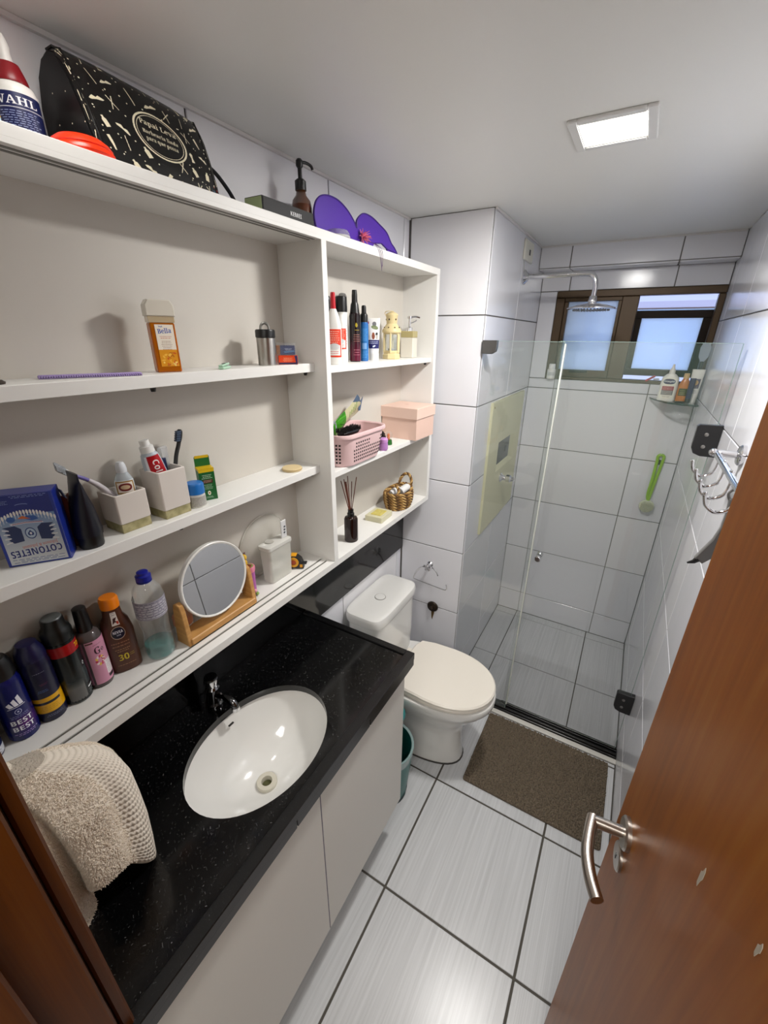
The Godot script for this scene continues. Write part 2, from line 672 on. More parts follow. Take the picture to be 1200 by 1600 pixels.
# tiles of one wall: o corner, u and v directions, n outward; lists of joints; holes are rects [u0, v0, u1, v1]
func lay(parent: Node3D, o: Vector3, u: Vector3, v: Vector3, n: Vector3, us: Array, vs: Array, mats: Array, holes := [], thick := 0.005, gap := 0.0044, called := "tile") -> void:
	var shared := {}
	var rg := RandomNumberGenerator.new()
	rg.seed = 5 + us.size() * 31 + vs.size()
	for i in us.size() - 1:
		for j in vs.size() - 1:
			var cells := [[us[i], vs[j], us[i + 1], vs[j + 1]]]
			for hole in holes:
				var nxt := []
				for c in cells:
					if hole[0] >= c[2] or hole[2] <= c[0] or hole[1] >= c[3] or hole[3] <= c[1]:
						nxt.append(c)
						continue
					if c[1] < hole[1]:
						nxt.append([c[0], c[1], c[2], hole[1]])
					if c[3] > hole[3]:
						nxt.append([c[0], hole[3], c[2], c[3]])
					var a: float = maxf(c[1], hole[1])
					var b: float = minf(c[3], hole[3])
					if c[0] < hole[0]:
						nxt.append([c[0], a, hole[0], b])
					if c[2] > hole[2]:
						nxt.append([hole[2], a, c[2], b])
				cells = nxt
			for c in cells:
				var su: float = c[2] - c[0] - gap
				var sv: float = c[3] - c[1] - gap
				if su < 0.006 or sv < 0.006:
					continue
				var key := "%.3f %.3f" % [su, sv]
				if not shared.has(key):
					shared[key] = Geo.new().box(Vector3.ZERO, Vector3(su, sv, thick), 0.0012).mesh(0.0)
				var t := MeshInstance3D.new()
				t.name = called
				t.mesh = shared[key]
				t.material_override = mats[rg.randi() % mats.size()]
				t.transform = Transform3D(Basis(u, v, n), o + u * (c[0] + c[2]) * 0.5 + v * (c[1] + c[3]) * 0.5 + n * thick * 0.5)
				parent.add_child(t, true)

func room() -> void:
	var T: Array = M.tiles
	var rows := [0.0]
	for k in 6:
		rows.append(G5 - ROW + ROW * k)
	rows.append(H)
	var fl := struct("floor", "grey streaked ceramic floor tiles with dark joints")
	part(fl, "screed", BB(Vector3(-0.1, -0.12, -1.1), Vector3(1.3, -0.0035, 1.80)), M.grout, 0.0)
	lay(fl, Vector3(0, -0.0045, 0.0), Vector3(1, 0, 0), Vector3(0, 0, -1), Vector3(0, 1, 0), [0.0, 0.0203, 0.4704, 0.9205, W], [-1.80, -1.4075, -0.9574, -0.5073, -0.0572, -0.035], [M.floor], [], 0.0045, 0.0075)
	lay(fl, Vector3(0, -0.0045, 0.0), Vector3(1, 0, 0), Vector3(0, 0, -1), Vector3(0, 1, 0), [XC, 0.4704, 0.9205, W], [0.045, 0.393, 0.843, D], [M.floor], [], 0.0045, 0.005)
	part(fl, "threshold", BB(Vector3(XC, -0.003, 0.010), Vector3(W, 0.006, 0.036), 0.002), mt(Color(0.80, 0.79, 0.76), 0.3), 0.0)

	struct("ceiling", "painted grey-white ceiling with a faint sheen", BB(Vector3(-0.1, H, -1.1), Vector3(1.3, H + 0.1, 1.80)), M.ceil)

	var wl := struct("wall_left", "white glazed tile wall behind the shelf unit and toilet")
	part(wl, "backing", BB(Vector3(-0.1, -0.1, 0.0), Vector3(-0.005, H, 1.80)), M.groutw, 0.0)
	lay(wl, Vector3(-0.005, 0, 0), Vector3(0, 0, -1), Vector3(0, 1, 0), Vector3(1, 0, 0), [-1.645, -1.431, -0.971, -0.511, -0.045, 0.0], rows, T)
	part(wl, "stone_strip", BB(Vector3(0.0, 0.80, 0.012), Vector3(0.016, 1.093, 1.645), 0.0015), M.blackstone, 0.0)

	var wc := struct("wall_column", "white tiled boxed-out column between toilet and shower")
	part(wc, "backing", BB(Vector3(-0.1, -0.1, -1.0), Vector3(XC - 0.005, H, -0.005)), M.groutw, 0.0)
	lay(wc, Vector3(0.005, 0, -0.005), Vector3(1, 0, 0), Vector3(0, 1, 0), Vector3(0, 0, 1), [0.0, XC - 0.007], rows, T)
	lay(wc, Vector3(XC - 0.005, 0, -0.005), Vector3(0, 0, -1), Vector3(0, 1, 0), Vector3(1, 0, 0), [0.002, 0.443, D], rows, T)
	# rust run below the old valve
	var run := Geo.new()
	run.prism(PackedVector2Array([Vector2(-0.004, -0.058), Vector2(0.0, -0.068), Vector2(0.003, -0.05), Vector2(0.009, -0.02), Vector2(0.007, 0.0), Vector2(-0.008, 0.0), Vector2(-0.007, -0.03)]), 0.0, 0.0006)
	var rs := part(wc, "rust_run", run, mt(Color(0.36, 0.26, 0.09), 0.7), 0.0)
	rs.position = Vector3(0.197, 0.478, 0.0)

	var wb := struct("wall_back", "white tiled back wall of the shower with the window")
	for b in [[0.2, -0.1, W, 1.572], [0.2, 1.572, 0.42, 2.01], [0.2, 2.01, W, H]]:
		part(wb, "backing", BB(Vector3(b[0], b[1], -1.06), Vector3(b[2], b[3], -D - 0.005)), M.groutw, 0.0)
	lay(wb, Vector3(0, 0, -D - 0.005), Vector3(1, 0, 0), Vector3(0, 1, 0), Vector3(0, 0, 1), [XC, 0.474, 0.936, W], [0.0, rows[1], rows[2], rows[3], rows[4], rows[5], 2.10], T, [[0.42, 1.572, W, 2.01]])
	part(wb, "lintel", BB(Vector3(XC, 2.103, -D - 0.005), Vector3(W, H, -0.791)), M.groutw, 0.0)
	lay(wb, Vector3(0, 0, -0.791), Vector3(1, 0, 0), Vector3(0, 1, 0), Vector3(0, 0, 1), [XC, 0.478, 0.929, W], [2.103, H], T)
	lay(wb, Vector3(0, 2.103, -D), Vector3(1, 0, 0), Vector3(0, 0, 1), Vector3(0, -1, 0), [XC, 0.478, 0.929, W], [0.0, 0.117], T)

	var wr := struct("wall_right", "white glazed tile wall on the right of the shower")
	part(wr, "backing", BB(Vector3(W + 0.005, -0.1, -1.1), Vector3(1.3, H, 1.80)), M.groutw, 0.0)
	lay(wr, Vector3(W + 0.005, 0, 0), Vector3(0, 0, 1), Vector3(0, 1, 0), Vector3(-1, 0, 0), [-D, -0.775, -0.315, 0.145, 0.605, 1.065, 1.645], rows, T)

	var wf := struct("wall_front", "plastered wall with the doorway the picture is taken from")
	part(wf, "plaster", BB(Vector3(-0.1, -0.1, 1.648), Vector3(0.425, H, 1.80)), mt(Color(0.78, 0.77, 0.75), 0.6), 0.0)
	part(wf, "plaster", BB(Vector3(0.425, 2.12, 1.648), Vector3(1.11, H, 1.80)), mt(Color(0.78, 0.77, 0.75), 0.6), 0.0)
	part(wf, "plaster", BB(Vector3(1.11, -0.1, 1.648), Vector3(1.16, H, 1.80)), mt(Color(0.78, 0.77, 0.75), 0.6), 0.0)

	# the hall the camera looks in from
	var hall := struct("wall_hall", "pale walls of the hall outside the doorway")
	var hm := mt(Color(0.72, 0.70, 0.67), 0.7)
	part(hall, "panel", BB(Vector3(-0.7, -0.1, 3.0), Vector3(2.2, 2.5, 3.1)), hm, 0.0)
	part(hall, "panel", BB(Vector3(-0.8, -0.1, 1.80), Vector3(-0.7, 2.5, 3.1)), hm, 0.0)
	part(hall, "panel", BB(Vector3(2.2, -0.1, 1.80), Vector3(2.3, 2.5, 3.1)), hm, 0.0)
	part(hall, "panel", BB(Vector3(-0.8, H, 1.80), Vector3(2.3, 2.5, 3.1)), hm, 0.0)
	part(hall, "panel", BB(Vector3(-0.8, -0.2, 1.80), Vector3(2.3, -0.001, 3.1)), mt(Color(0.6, 0.59, 0.57), 0.4), 0.0)
	part(hall, "panel", BB(Vector3(-0.8, -0.1, 1.70), Vector3(-0.1, 2.5, 1.80)), hm, 0.0)
	part(hall, "panel", BB(Vector3(1.3, -0.1, 1.70), Vector3(2.3, 2.5, 1.80)), hm, 0.0)

	var tr := Geo.new()
	tr.box(Vector3(0.004, H - 0.004, 0.82), Vector3(0.007, 0.007, 1.63))
	var tm := mt(Color(0.84, 0.83, 0.82), 0.4)
	struct("trim_1", "white bead where the left wall meets the ceiling", tr, tm)
	struct("trim_2", "white bead around the column where it meets the ceiling", Geo.new().box(Vector3(XC + 0.004, H - 0.004, -0.39), Vector3(0.007, 0.007, 0.78)), tm)
	struct("trim_3", "white bead where the back lintel meets the ceiling", Geo.new().box(Vector3(0.74, H - 0.004, -0.782), Vector3(0.8, 0.007, 0.007)), tm)

func window() -> void:
	var o := struct("window_1", "bronze aluminium window above the shower with one tilted sash")
	var z0 := -0.955
	var z1 := -D + 0.004
	var y0 := 1.572
	var y1 := 2.01
	# frame bars
	for b in [[0.42, y0 + 0.0165, 0.462, y1 - 0.0325], [1.118, y0 + 0.0165, W, y1 - 0.0325], [0.42, y1 - 0.032, W, y1], [0.42, y0, W, y0 + 0.016], [0.731, y0 + 0.0165, 0.805, y1 - 0.0325]]:
		part(o, "frame_bar", BB(Vector3(b[0], b[1], z0), Vector3(b[2], b[3], z1), 0.003), M.bronze, 0.0)
	# fixed left light: inner bars, pane, latch
	for b in [[0.4625, y0 + 0.0525, 0.480, y1 - 0.0505], [0.715, y0 + 0.0525, 0.7305, y1 - 0.0505], [0.4625, y1 - 0.050, 0.7305, y1 - 0.0325], [0.4625, y0 + 0.0165, 0.7305, y0 + 0.052]]:
		part(o, "sash_bar", BB(Vector3(b[0], b[1], z0), Vector3(b[2], b[3], z1 - 0.010), 0.002), M.bronze, 0.0)
	var frost := mt(Color(0.80, 0.88, 0.97), 0.5, 0.0, {"backlight_enabled": true, "backlight": Color(0.98, 0.98, 0.98)})
	part(o, "pane", BB(Vector3(0.478, y0 + 0.05, -0.945), Vector3(0.717, y1 - 0.048, -0.941)), frost, 0.0)
	part(o, "latch", BB(Vector3(0.54, 1.612, z1 - 0.012), Vector3(0.63, 1.624, z1 + 0.006), 0.003), M.black, 0.0)
	# right light: sash tilted outwards at the bottom
	var t := Node3D.new()
	t.name = "tilting_sash"
	o.add_child(t, true)
	t.position = Vector3(0, 1.915, -0.962)
	var a := atan2(0.09, 0.31)
	t.rotation.x = a
	var L := 0.325
	for b in [[0.796, -0.036, 1.128, 0.0], [0.796, -L, 1.128, -L + 0.034], [0.796, -L + 0.0345, 0.832, -0.0365], [1.088, -L + 0.0345, 1.128, -0.0365]]:
		part(t, "sash_bar", BB(Vector3(b[0], b[1], -0.016), Vector3(b[2], b[3], 0.010), 0.002), M.bronzedark, 0.0)
	part(t, "pane", BB(Vector3(0.830, -L + 0.03, -0.006), Vector3(1.09, -0.03, -0.002)), frost, 0.0)
	part(t, "stay_arm", BB(Vector3(1.094, -L + 0.02, 0.010), Vector3(1.104, -L + 0.17, 0.016)), M.dark, 0.0)
	# reveal outside the frame
	# the neighbouring building
	var nb := thing("neighbour_building", "pale neighbouring building seen through the gap over the tilted sash", "building")
	part(nb, "wall", BB(Vector3(-1.5, -3, -4.2), Vector3(5, 2.35, -4.0)), mt(Color(0.66, 0.61, 0.62), 0.8), 0.0)
	part(nb, "ledge", BB(Vector3(-1.5, 2.08, -4.0), Vector3(5, 2.14, -3.86)), mt(Color(0.56, 0.50, 0.51), 0.8), 0.0)
	part(nb, "parapet", BB(Vector3(-1.5, 2.35, -4.25), Vector3(5, 2.42, -3.9)), mt(Color(0.8, 0.77, 0.77), 0.8), 0.0)
	var pl := thing("outside_pier", "grey rendered pier standing outside the left window pane", "pier")
	part(pl, "shaft", BB(Vector3(0.1, -3, -1.5), Vector3(0.585, 4.0, -1.10)), mt(Color(0.55, 0.55, 0.56), 0.9), 0.0)
	part(pl, "cap", BB(Vector3(0.08, 4.0, -1.52), Vector3(0.60, 4.05, -1.09)), mt(Color(0.6, 0.6, 0.6), 0.9), 0.0)

func shelf_unit() -> void:
	var w: Material = M.white
	var o := thing("shelf_unit", "white open wall shelf unit with two bays above the black counter", "shelf unit")
	var Z1 := 1.640
	part(o, "back_panel", BB(Vector3(0.002, 1.10, 0.05), Vector3(0.012, 2.01, Z1)), mt(Color(0.785, 0.765, 0.73), 0.5), 0.0)
	# top board: two grooves for sliding doors on its underside in the left bay
	var tb := Geo.new()
	tb.box(Vector3(0.0787, 2.0105, 0.84), Vector3(0.1535, 0.015, 1.60), 0.0008)
	for q in [[0.002, 0.122, 0.762, Z1], [0.128, 0.1365, 0.762, Z1], [0.1425, 0.1555, 0.762, Z1], [0.002, 0.1555, 0.041, 0.762]]:
		tb.box(Vector3((q[0] + q[1]) / 2, 2.0, (q[2] + q[3]) / 2), Vector3(q[1] - q[0], 0.007, q[3] - q[2]))
	part(o, "top_board", tb, w, 0.0)
	var bb := Geo.new()
	bb.box(Vector3(0.0787, 1.1025, 0.84), Vector3(0.1535, 0.015, 1.60), 0.0008)
	for q in [[0.002, 0.103, 0.762, Z1], [0.110, 0.124, 0.762, Z1], [0.131, 0.1555, 0.762, Z1], [0.002, 0.1555, 0.041, 0.762]]:
		bb.box(Vector3((q[0] + q[1]) / 2, 1.1125, (q[2] + q[3]) / 2), Vector3(q[1] - q[0], 0.007, q[3] - q[2]))
	part(o, "bottom_board", bb, w, 0.0)
	for y in [1.996, 1.1105]:
		for x in ([0.125, 0.1395] if y > 1.5 else [0.1065, 0.1275]):
			part(o, "sliding_track", BB(Vector3(x - 0.003, y - 0.0005, 0.765), Vector3(x + 0.003, y + 0.0035, Z1 - 0.002)), mt(Color(0.45, 0.44, 0.42), 0.4, 0.5), 0.0)
	part(o, "side_panel", BB(Vector3(0.002, 1.116, 0.040), Vector3(0.1555, 1.997, 0.064), 0.0008), w, 0.0)
	part(o, "divider", BB(Vector3(0.012, 1.116, 0.737), Vector3(0.1555, 1.997, 0.757), 0.0008), w, 0.0)
	for s in [[1.694, 1.716, 0.757, Z1, 0.115], [1.409, 1.432, 0.757, Z1, 0.115], [1.690, 1.708, 0.064, 0.737, 0.146], [1.388, 1.406, 0.064, 0.737, 0.146]]:
		part(o, "shelf", BB(Vector3(0.012, s[0], s[2]), Vector3(s[4], s[1], s[3]), 0.0008), w, 0.0)
		for z in ([s[2] + 0.018, 1.21] if s[2] > 0.5 else [s[2] + 0.018]):
			part(o, "shelf_pin", Geo.new().turn([[s[0] - 0.009, 0.004], [s[0], 0.006]], 10, 2.0, Vector3(s[4] - 0.018, 0, z)), M.black)

func vanity() -> void:
	var o := thing("countertop", "black granite vanity countertop with a raised rim and oval cutout", "countertop")
	var zc := 0.755
	var ze := 1.646
	var cx := 0.262
	var cz := 1.218
	var ax := 0.142
	var az := 0.187
	var yt := 0.874
	# slab with an elliptical hole
	var g := Geo.new()
	var angs := []
	for k in 72:
		angs.append(TAU * k / 72.0)
	var x0 := 0.018
	var x1 := 0.424
	var za := zc + 0.022
	for c in [[x0, za], [x1, za], [x0, ze], [x1, ze]]:
		angs.append(fposmod(atan2(c[1] - cz, c[0] - cx), TAU))
	angs.sort()
	var outp := []
	var inp := []
	for f in angs:
		var d := Vector2(cos(f), sin(f))
		var tx := ((x1 - cx) if d.x > 0 else (x0 - cx)) / d.x if absf(d.x) > 1e-9 else 1e9
		var tz := ((ze - cz) if d.y > 0 else (za - cz)) / d.y if absf(d.y) > 1e-9 else 1e9
		var q := d * minf(tx, tz)
		outp.append(Vector2(cx, cz) + q)
		var rr := 1.0 / sqrt(pow(d.x / ax, 2) + pow(d.y / az, 2))
		inp.append(Vector2(cx, cz) + d * rr)
	var nn := angs.size()
	for i in nn:
		var k := (i + 1) % nn
		var P := func(q: Vector2, y: float) -> Vector3: return Vector3(q.x, y, q.y)
		g.quad(P.call(inp[i], yt), P.call(inp[k], yt), P.call(outp[k], yt), P.call(outp[i], yt))
		g.quad(P.call(inp[i], yt - 0.02), P.call(inp[k], yt - 0.02), P.call(inp[k], yt), P.call(inp[i], yt))
		g.quad(P.call(outp[i], yt - 0.02), P.call(outp[k], yt - 0.02), P.call(inp[k], yt - 0.02), P.call(inp[i], yt - 0.02))
	part(o, "slab", g, M.granite, 30.0)
	var rim := Geo.new()
	rim.box(Vector3(0.437, 0.8665, (zc + ze) / 2), Vector3(0.026, 0.025, ze - zc), 0.0015)
	rim.box(Vector3(0.221, 0.8665, zc + 0.011), Vector3(0.406, 0.025, 0.022), 0.0015)
	part(o, "raised_rim", rim, M.granite_rim, 0.0)
	var ap := mt(Color(0.075, 0.075, 0.08), 0.3)
	for s in [[zc, 1.012], [1.0145, 1.30], [1.3025, ze]]:
		part(o, "front_apron", BB(Vector3(0.418, 0.829, s[0]), Vector3(0.4485, 0.853, s[1]), 0.001), ap, 0.0)
	part(o, "front_apron", BB(Vector3(0.018, 0.829, zc), Vector3(0.418, 0.853, zc + 0.02)), ap, 0.0)

	var bowl := thing("washbasin", "white oval undermount washbasin set in the black counter", "sink", Vector3(cx, 0, cz))
	var prof := [[0.720, 0.02, 0.02], [0.722, 0.035, 0.045], [0.732, 0.062, 0.085], [0.756, 0.095, 0.128], [0.790, 0.120, 0.158], [0.825, 0.136, 0.179], [0.852, 0.148, 0.193]]
	var rings := []
	for q in prof:
		rings.append(Geo.ring(q[1], q[2], q[0], 64))
	for q in [[0.852, 0.170, 0.214], [0.846, 0.170, 0.214], [0.82, 0.150, 0.192], [0.78, 0.130, 0.17], [0.74, 0.09, 0.12], [0.712, 0.04, 0.05]]:
		rings.append(Geo.ring(q[1], q[2], q[0], 64))
	# the inside runs up, the outside back down: turned inside out for the basin
	part(bowl, "bowl", Geo.new().loft(rings, false, true).moved(Transform3D(Basis.from_scale(Vector3(-1, 1, 1)), Vector3.ZERO)), M.porc, 60.0)
	var dr := part(bowl, "drain", Geo.new().turn([[0.712, 0.013], [0.729, 0.013], [0.7305, 0.014], [0.7305, 0.024], [0.728, 0.026], [0.720, 0.026]], 28, 2.0, Vector3.ZERO, false, false), mt(Color(0.80, 0.78, 0.72), 0.3))
	part(dr, "drain_hole", Geo.new().turn([[0.708, 0.0125], [0.716, 0.0125]], 20), mt(Color(0.30, 0.30, 0.16), 0.6))
	part(bowl, "overflow", B(Vector3(-0.128, 0.838, -0.015), Vector3(0.006, 0.003, 0.016), 0.001), mt(Color(0.12, 0.11, 0.1), 0.6))

	# tap
	var tp := thing("tap", "chrome basin tap with a round knob behind the oval sink", "tap", Vector3(0.070, 0.874, 1.195))
	part(tp, "base", Geo.new().turn([[0, 0.024], [0.006, 0.024], [0.010, 0.019], [0.034, 0.017], [0.052, 0.018], [0.058, 0.013]], 24), M.tap)
	part(tp, "spout", Geo.new().tube(along([Vector3(0, 0.030, 0), Vector3(0.028, 0.040, -0.001), Vector3(0.055, 0.040, -0.003), Vector3(0.074, 0.032, -0.004), Vector3(0.078, 0.018, -0.004)], 5), 0.0095, 14), M.tap)
	part(tp, "aerator", Geo.new().turn([[0.012, 0.0098], [0.020, 0.0104], [0.024, 0.0098]], 16, 2.0, Vector3(0.078, 0, -0.004)), M.chrome)
	var kb := part(tp, "knob", Geo.new().turn([[0.056, 0.009], [0.062, 0.017], [0.078, 0.019], [0.084, 0.0175], [0.086, 0.014]], 24), M.chrome)
	part(kb, "knob_cap", Geo.new().turn([[0.0855, 0.0175], [0.0885, 0.016], [0.089, 0.004]], 20), M.blackgloss)

	# cabinet under the counter
	var cb := thing("vanity_cabinet", "pale grey wall-hung vanity cabinet under the black counter", "cabinet")
	for b in [[0.01, 0.20, 0.778, 0.408, 0.828, 0.796], [0.01, 0.20, 1.622, 0.408, 0.828, 1.640], [0.01, 0.20, 0.797, 0.408, 0.218, 1.621], [0.01, 0.219, 0.797, 0.022, 0.828, 1.621]]:
		part(cb, "carcass_board", BB(Vector3(b[0], b[1], b[2]), Vector3(b[3], b[4], b[5])), M.cab, 0.0)
	for s in [[0.775, 1.2025], [1.2055, 1.640]]:
		part(cb, "door", BB(Vector3(0.4105, 0.195, s[0]), Vector3(0.428, 0.822, s[1]), 0.001), M.cab, 0.0)
	part(cb, "edge_strip", BB(Vector3(0.409, 0.2, 1.2026), Vector3(0.4275, 0.82, 1.2054)), mt(Color(0.34, 0.32, 0.40), 0.5), 0.0)
	part(cb, "finger_rail", BB(Vector3(0.40, 0.8225, 0.778), Vector3(0.424, 0.828, 1.64)), M.alu, 0.0)

func rounded(w: float, h: float, r: float, n := 5) -> PackedVector2Array:
	var o := PackedVector2Array()
	for c in [[w / 2 - r, -h / 2 + r, -90.0], [w / 2 - r, h / 2 - r, 0.0], [-w / 2 + r, h / 2 - r, 90.0], [-w / 2 + r, -h / 2 + r, 180.0]]:
		for k in n + 1:
			var f := deg_to_rad(c[2] + 90.0 * k / n)
			o.append(Vector2(c[0] + cos(f) * r, c[1] + sin(f) * r))
	return o

func toilet() -> void:
	var o := thing("toilet", "white close-coupled toilet with closed lid between vanity and shower", "toilet", Vector3(0, 0, 0.352))
	# pedestal and bowl: egg rings along x
	var egg := func(xa: float, xb: float, wz: float, y: float, p := 2.3) -> PackedVector3Array:
		var q := PackedVector3Array()
		for j in 40:
			var f := TAU * j / 40
			var s := sin(f)
			var c := cos(f)
			var cx := lerpf(xa, xb, 0.42)
			var rx := (xb - cx) if s > 0 else (cx - xa)
			q.append(Vector3(cx + rx * signf(s) * pow(absf(s), 2.0 / p), y, wz * signf(c) * pow(absf(c), 2.0 / p)))
		return q
	var rings := []
	for r in [[0.10, 0.525, 0.105, 0.0], [0.10, 0.527, 0.107, 0.012], [0.12, 0.520, 0.098, 0.06], [0.13, 0.515, 0.095, 0.16], [0.12, 0.535, 0.112, 0.23], [0.10, 0.575, 0.145, 0.29], [0.08, 0.618, 0.168, 0.345], [0.06, 0.637, 0.180, 0.375], [0.06, 0.638, 0.181, 0.395], [0.062, 0.634, 0.178, 0.402]]:
		rings.append(egg.call(r[0], r[1], r[2], r[3]))
	part(o, "bowl", Geo.new().loft(rings), M.porc, 50.0)
	part(o, "floor_seal", Geo.new().loft([egg.call(0.095, 0.531, 0.111, 0.0), egg.call(0.095, 0.531, 0.111, 0.004)]), mt(Color(0.28, 0.27, 0.26), 0.8))
	# lid and seat outline: squared-off hinge end, rounded front
	var outline := func(gr: float) -> PackedVector2Array:
		var q := PackedVector2Array()
		q.append(Vector2(0.236 - gr, 0.148 + gr))
		q.append(Vector2(0.222 - gr, 0.105))
		q.append(Vector2(0.218 - gr, 0.0))
		q.append(Vector2(0.222 - gr, -0.105))
		q.append(Vector2(0.236 - gr, -0.148 - gr))
		q.append(Vector2(0.30, -0.166 - gr))
		for k in 21:
			var f := -PI / 2 + PI * k / 20
			q.append(Vector2(0.395 + (0.237 + gr) * pow(maxf(cos(f), 0.0), 0.86), (0.172 + gr) * sin(f)))
		q.append(Vector2(0.30, 0.166 + gr))
		return q
	var stand := Transform3D(Basis(Vector3(1, 0, 0), Vector3(0, 0, -1), Vector3(0, 1, 0)), Vector3.ZERO)
	part(o, "seat", Geo.new().prism(outline.call(-0.004), 0.404, 0.418, 0.003).moved(stand), M.seat)
	part(o, "lid", Geo.new().prism(outline.call(0.0), 0.419, 0.440, 0.006).moved(stand), M.seat)
	for s in [-1, 1]:
		part(o, "hinge", B(Vector3(0.205, 0.412, s * 0.075), Vector3(0.03, 0.018, 0.035), 0.005), M.seat)
	# tank
	var tk := []
	for r in [[0.395, 0.085, 0.165], [0.50, 0.088, 0.170], [0.685, 0.088, 0.174]]:
		tk.append(Geo.ring(r[1], r[2], r[0], 40, 5.0, Vector3(0.098, 0, 0)))
	part(o, "tank", Geo.new().loft(tk), M.porc)
	var tl := []
	for r in [[0.682, 0.090, 0.178], [0.692, 0.094, 0.182], [0.716, 0.095, 0.183], [0.728, 0.091, 0.179], [0.734, 0.080, 0.168], [0.7355, 0.05, 0.13]]:
		tl.append(Geo.ring(r[1], r[2], r[0], 40, 5.5, Vector3(0.098, 0, 0)))
	var lid := part(o, "tank_lid", Geo.new().loft(tl), M.porc)
	part(lid, "button_ring", Geo.new().turn([[0.735, 0.0255], [0.7368, 0.0245]], 26, 2.0, Vector3(0.098, 0, 0.02)), mt(Color(0.55, 0.54, 0.52), 0.4))
	part(lid, "flush_button", Geo.new().turn([[0.733, 0.022], [0.738, 0.022], [0.7395, 0.019]], 26, 2.0, Vector3(0.098, 0, 0.02)), M.porc)

	# waste bin tucked behind the cabinet
	var bn := thing("waste_bin", "teal plastic bin with a tilted lid tucked between cabinet and toilet", "bin", Vector3(0.292, 0, 0.648))
	var teal := mt(Color(0.10, 0.42, 0.40), 0.35)
	part(bn, "bucket", Geo.new().turn([[0, 0.085], [0.004, 0.09], [0.255, 0.112], [0.262, 0.112], [0.262, 0.107], [0.012, 0.085]], 30, 2.0, Vector3.ZERO, true, true), teal, 30.0)
	part(bn, "foot_ring", Geo.new().turn([[0, 0.0915], [0.02, 0.0935]], 30, 2.0, Vector3.ZERO, false, false), mt(Color(0.05, 0.17, 0.17), 0.5))
	part(bn, "bag_edge", Geo.new().turn([[0.225, 0.1105], [0.262, 0.1145], [0.266, 0.1135], [0.262, 0.105]], 30, 2.0, Vector3.ZERO, false, false), clear(Color(0.8, 0.9, 0.9), 0.5, 0.25))
	var ld := part(bn, "lid", Geo.new().turn([[0, 0.112], [0.012, 0.114], [0.026, 0.10], [0.034, 0.05], [0.035, 0.01]], 30), mt(Color(0.08, 0.50, 0.50), 0.3))
	ld.position = Vector3(-0.035, 0.318, -0.02)
	ld.rotation = Vector3(-0.15, 0.0, 0.62)

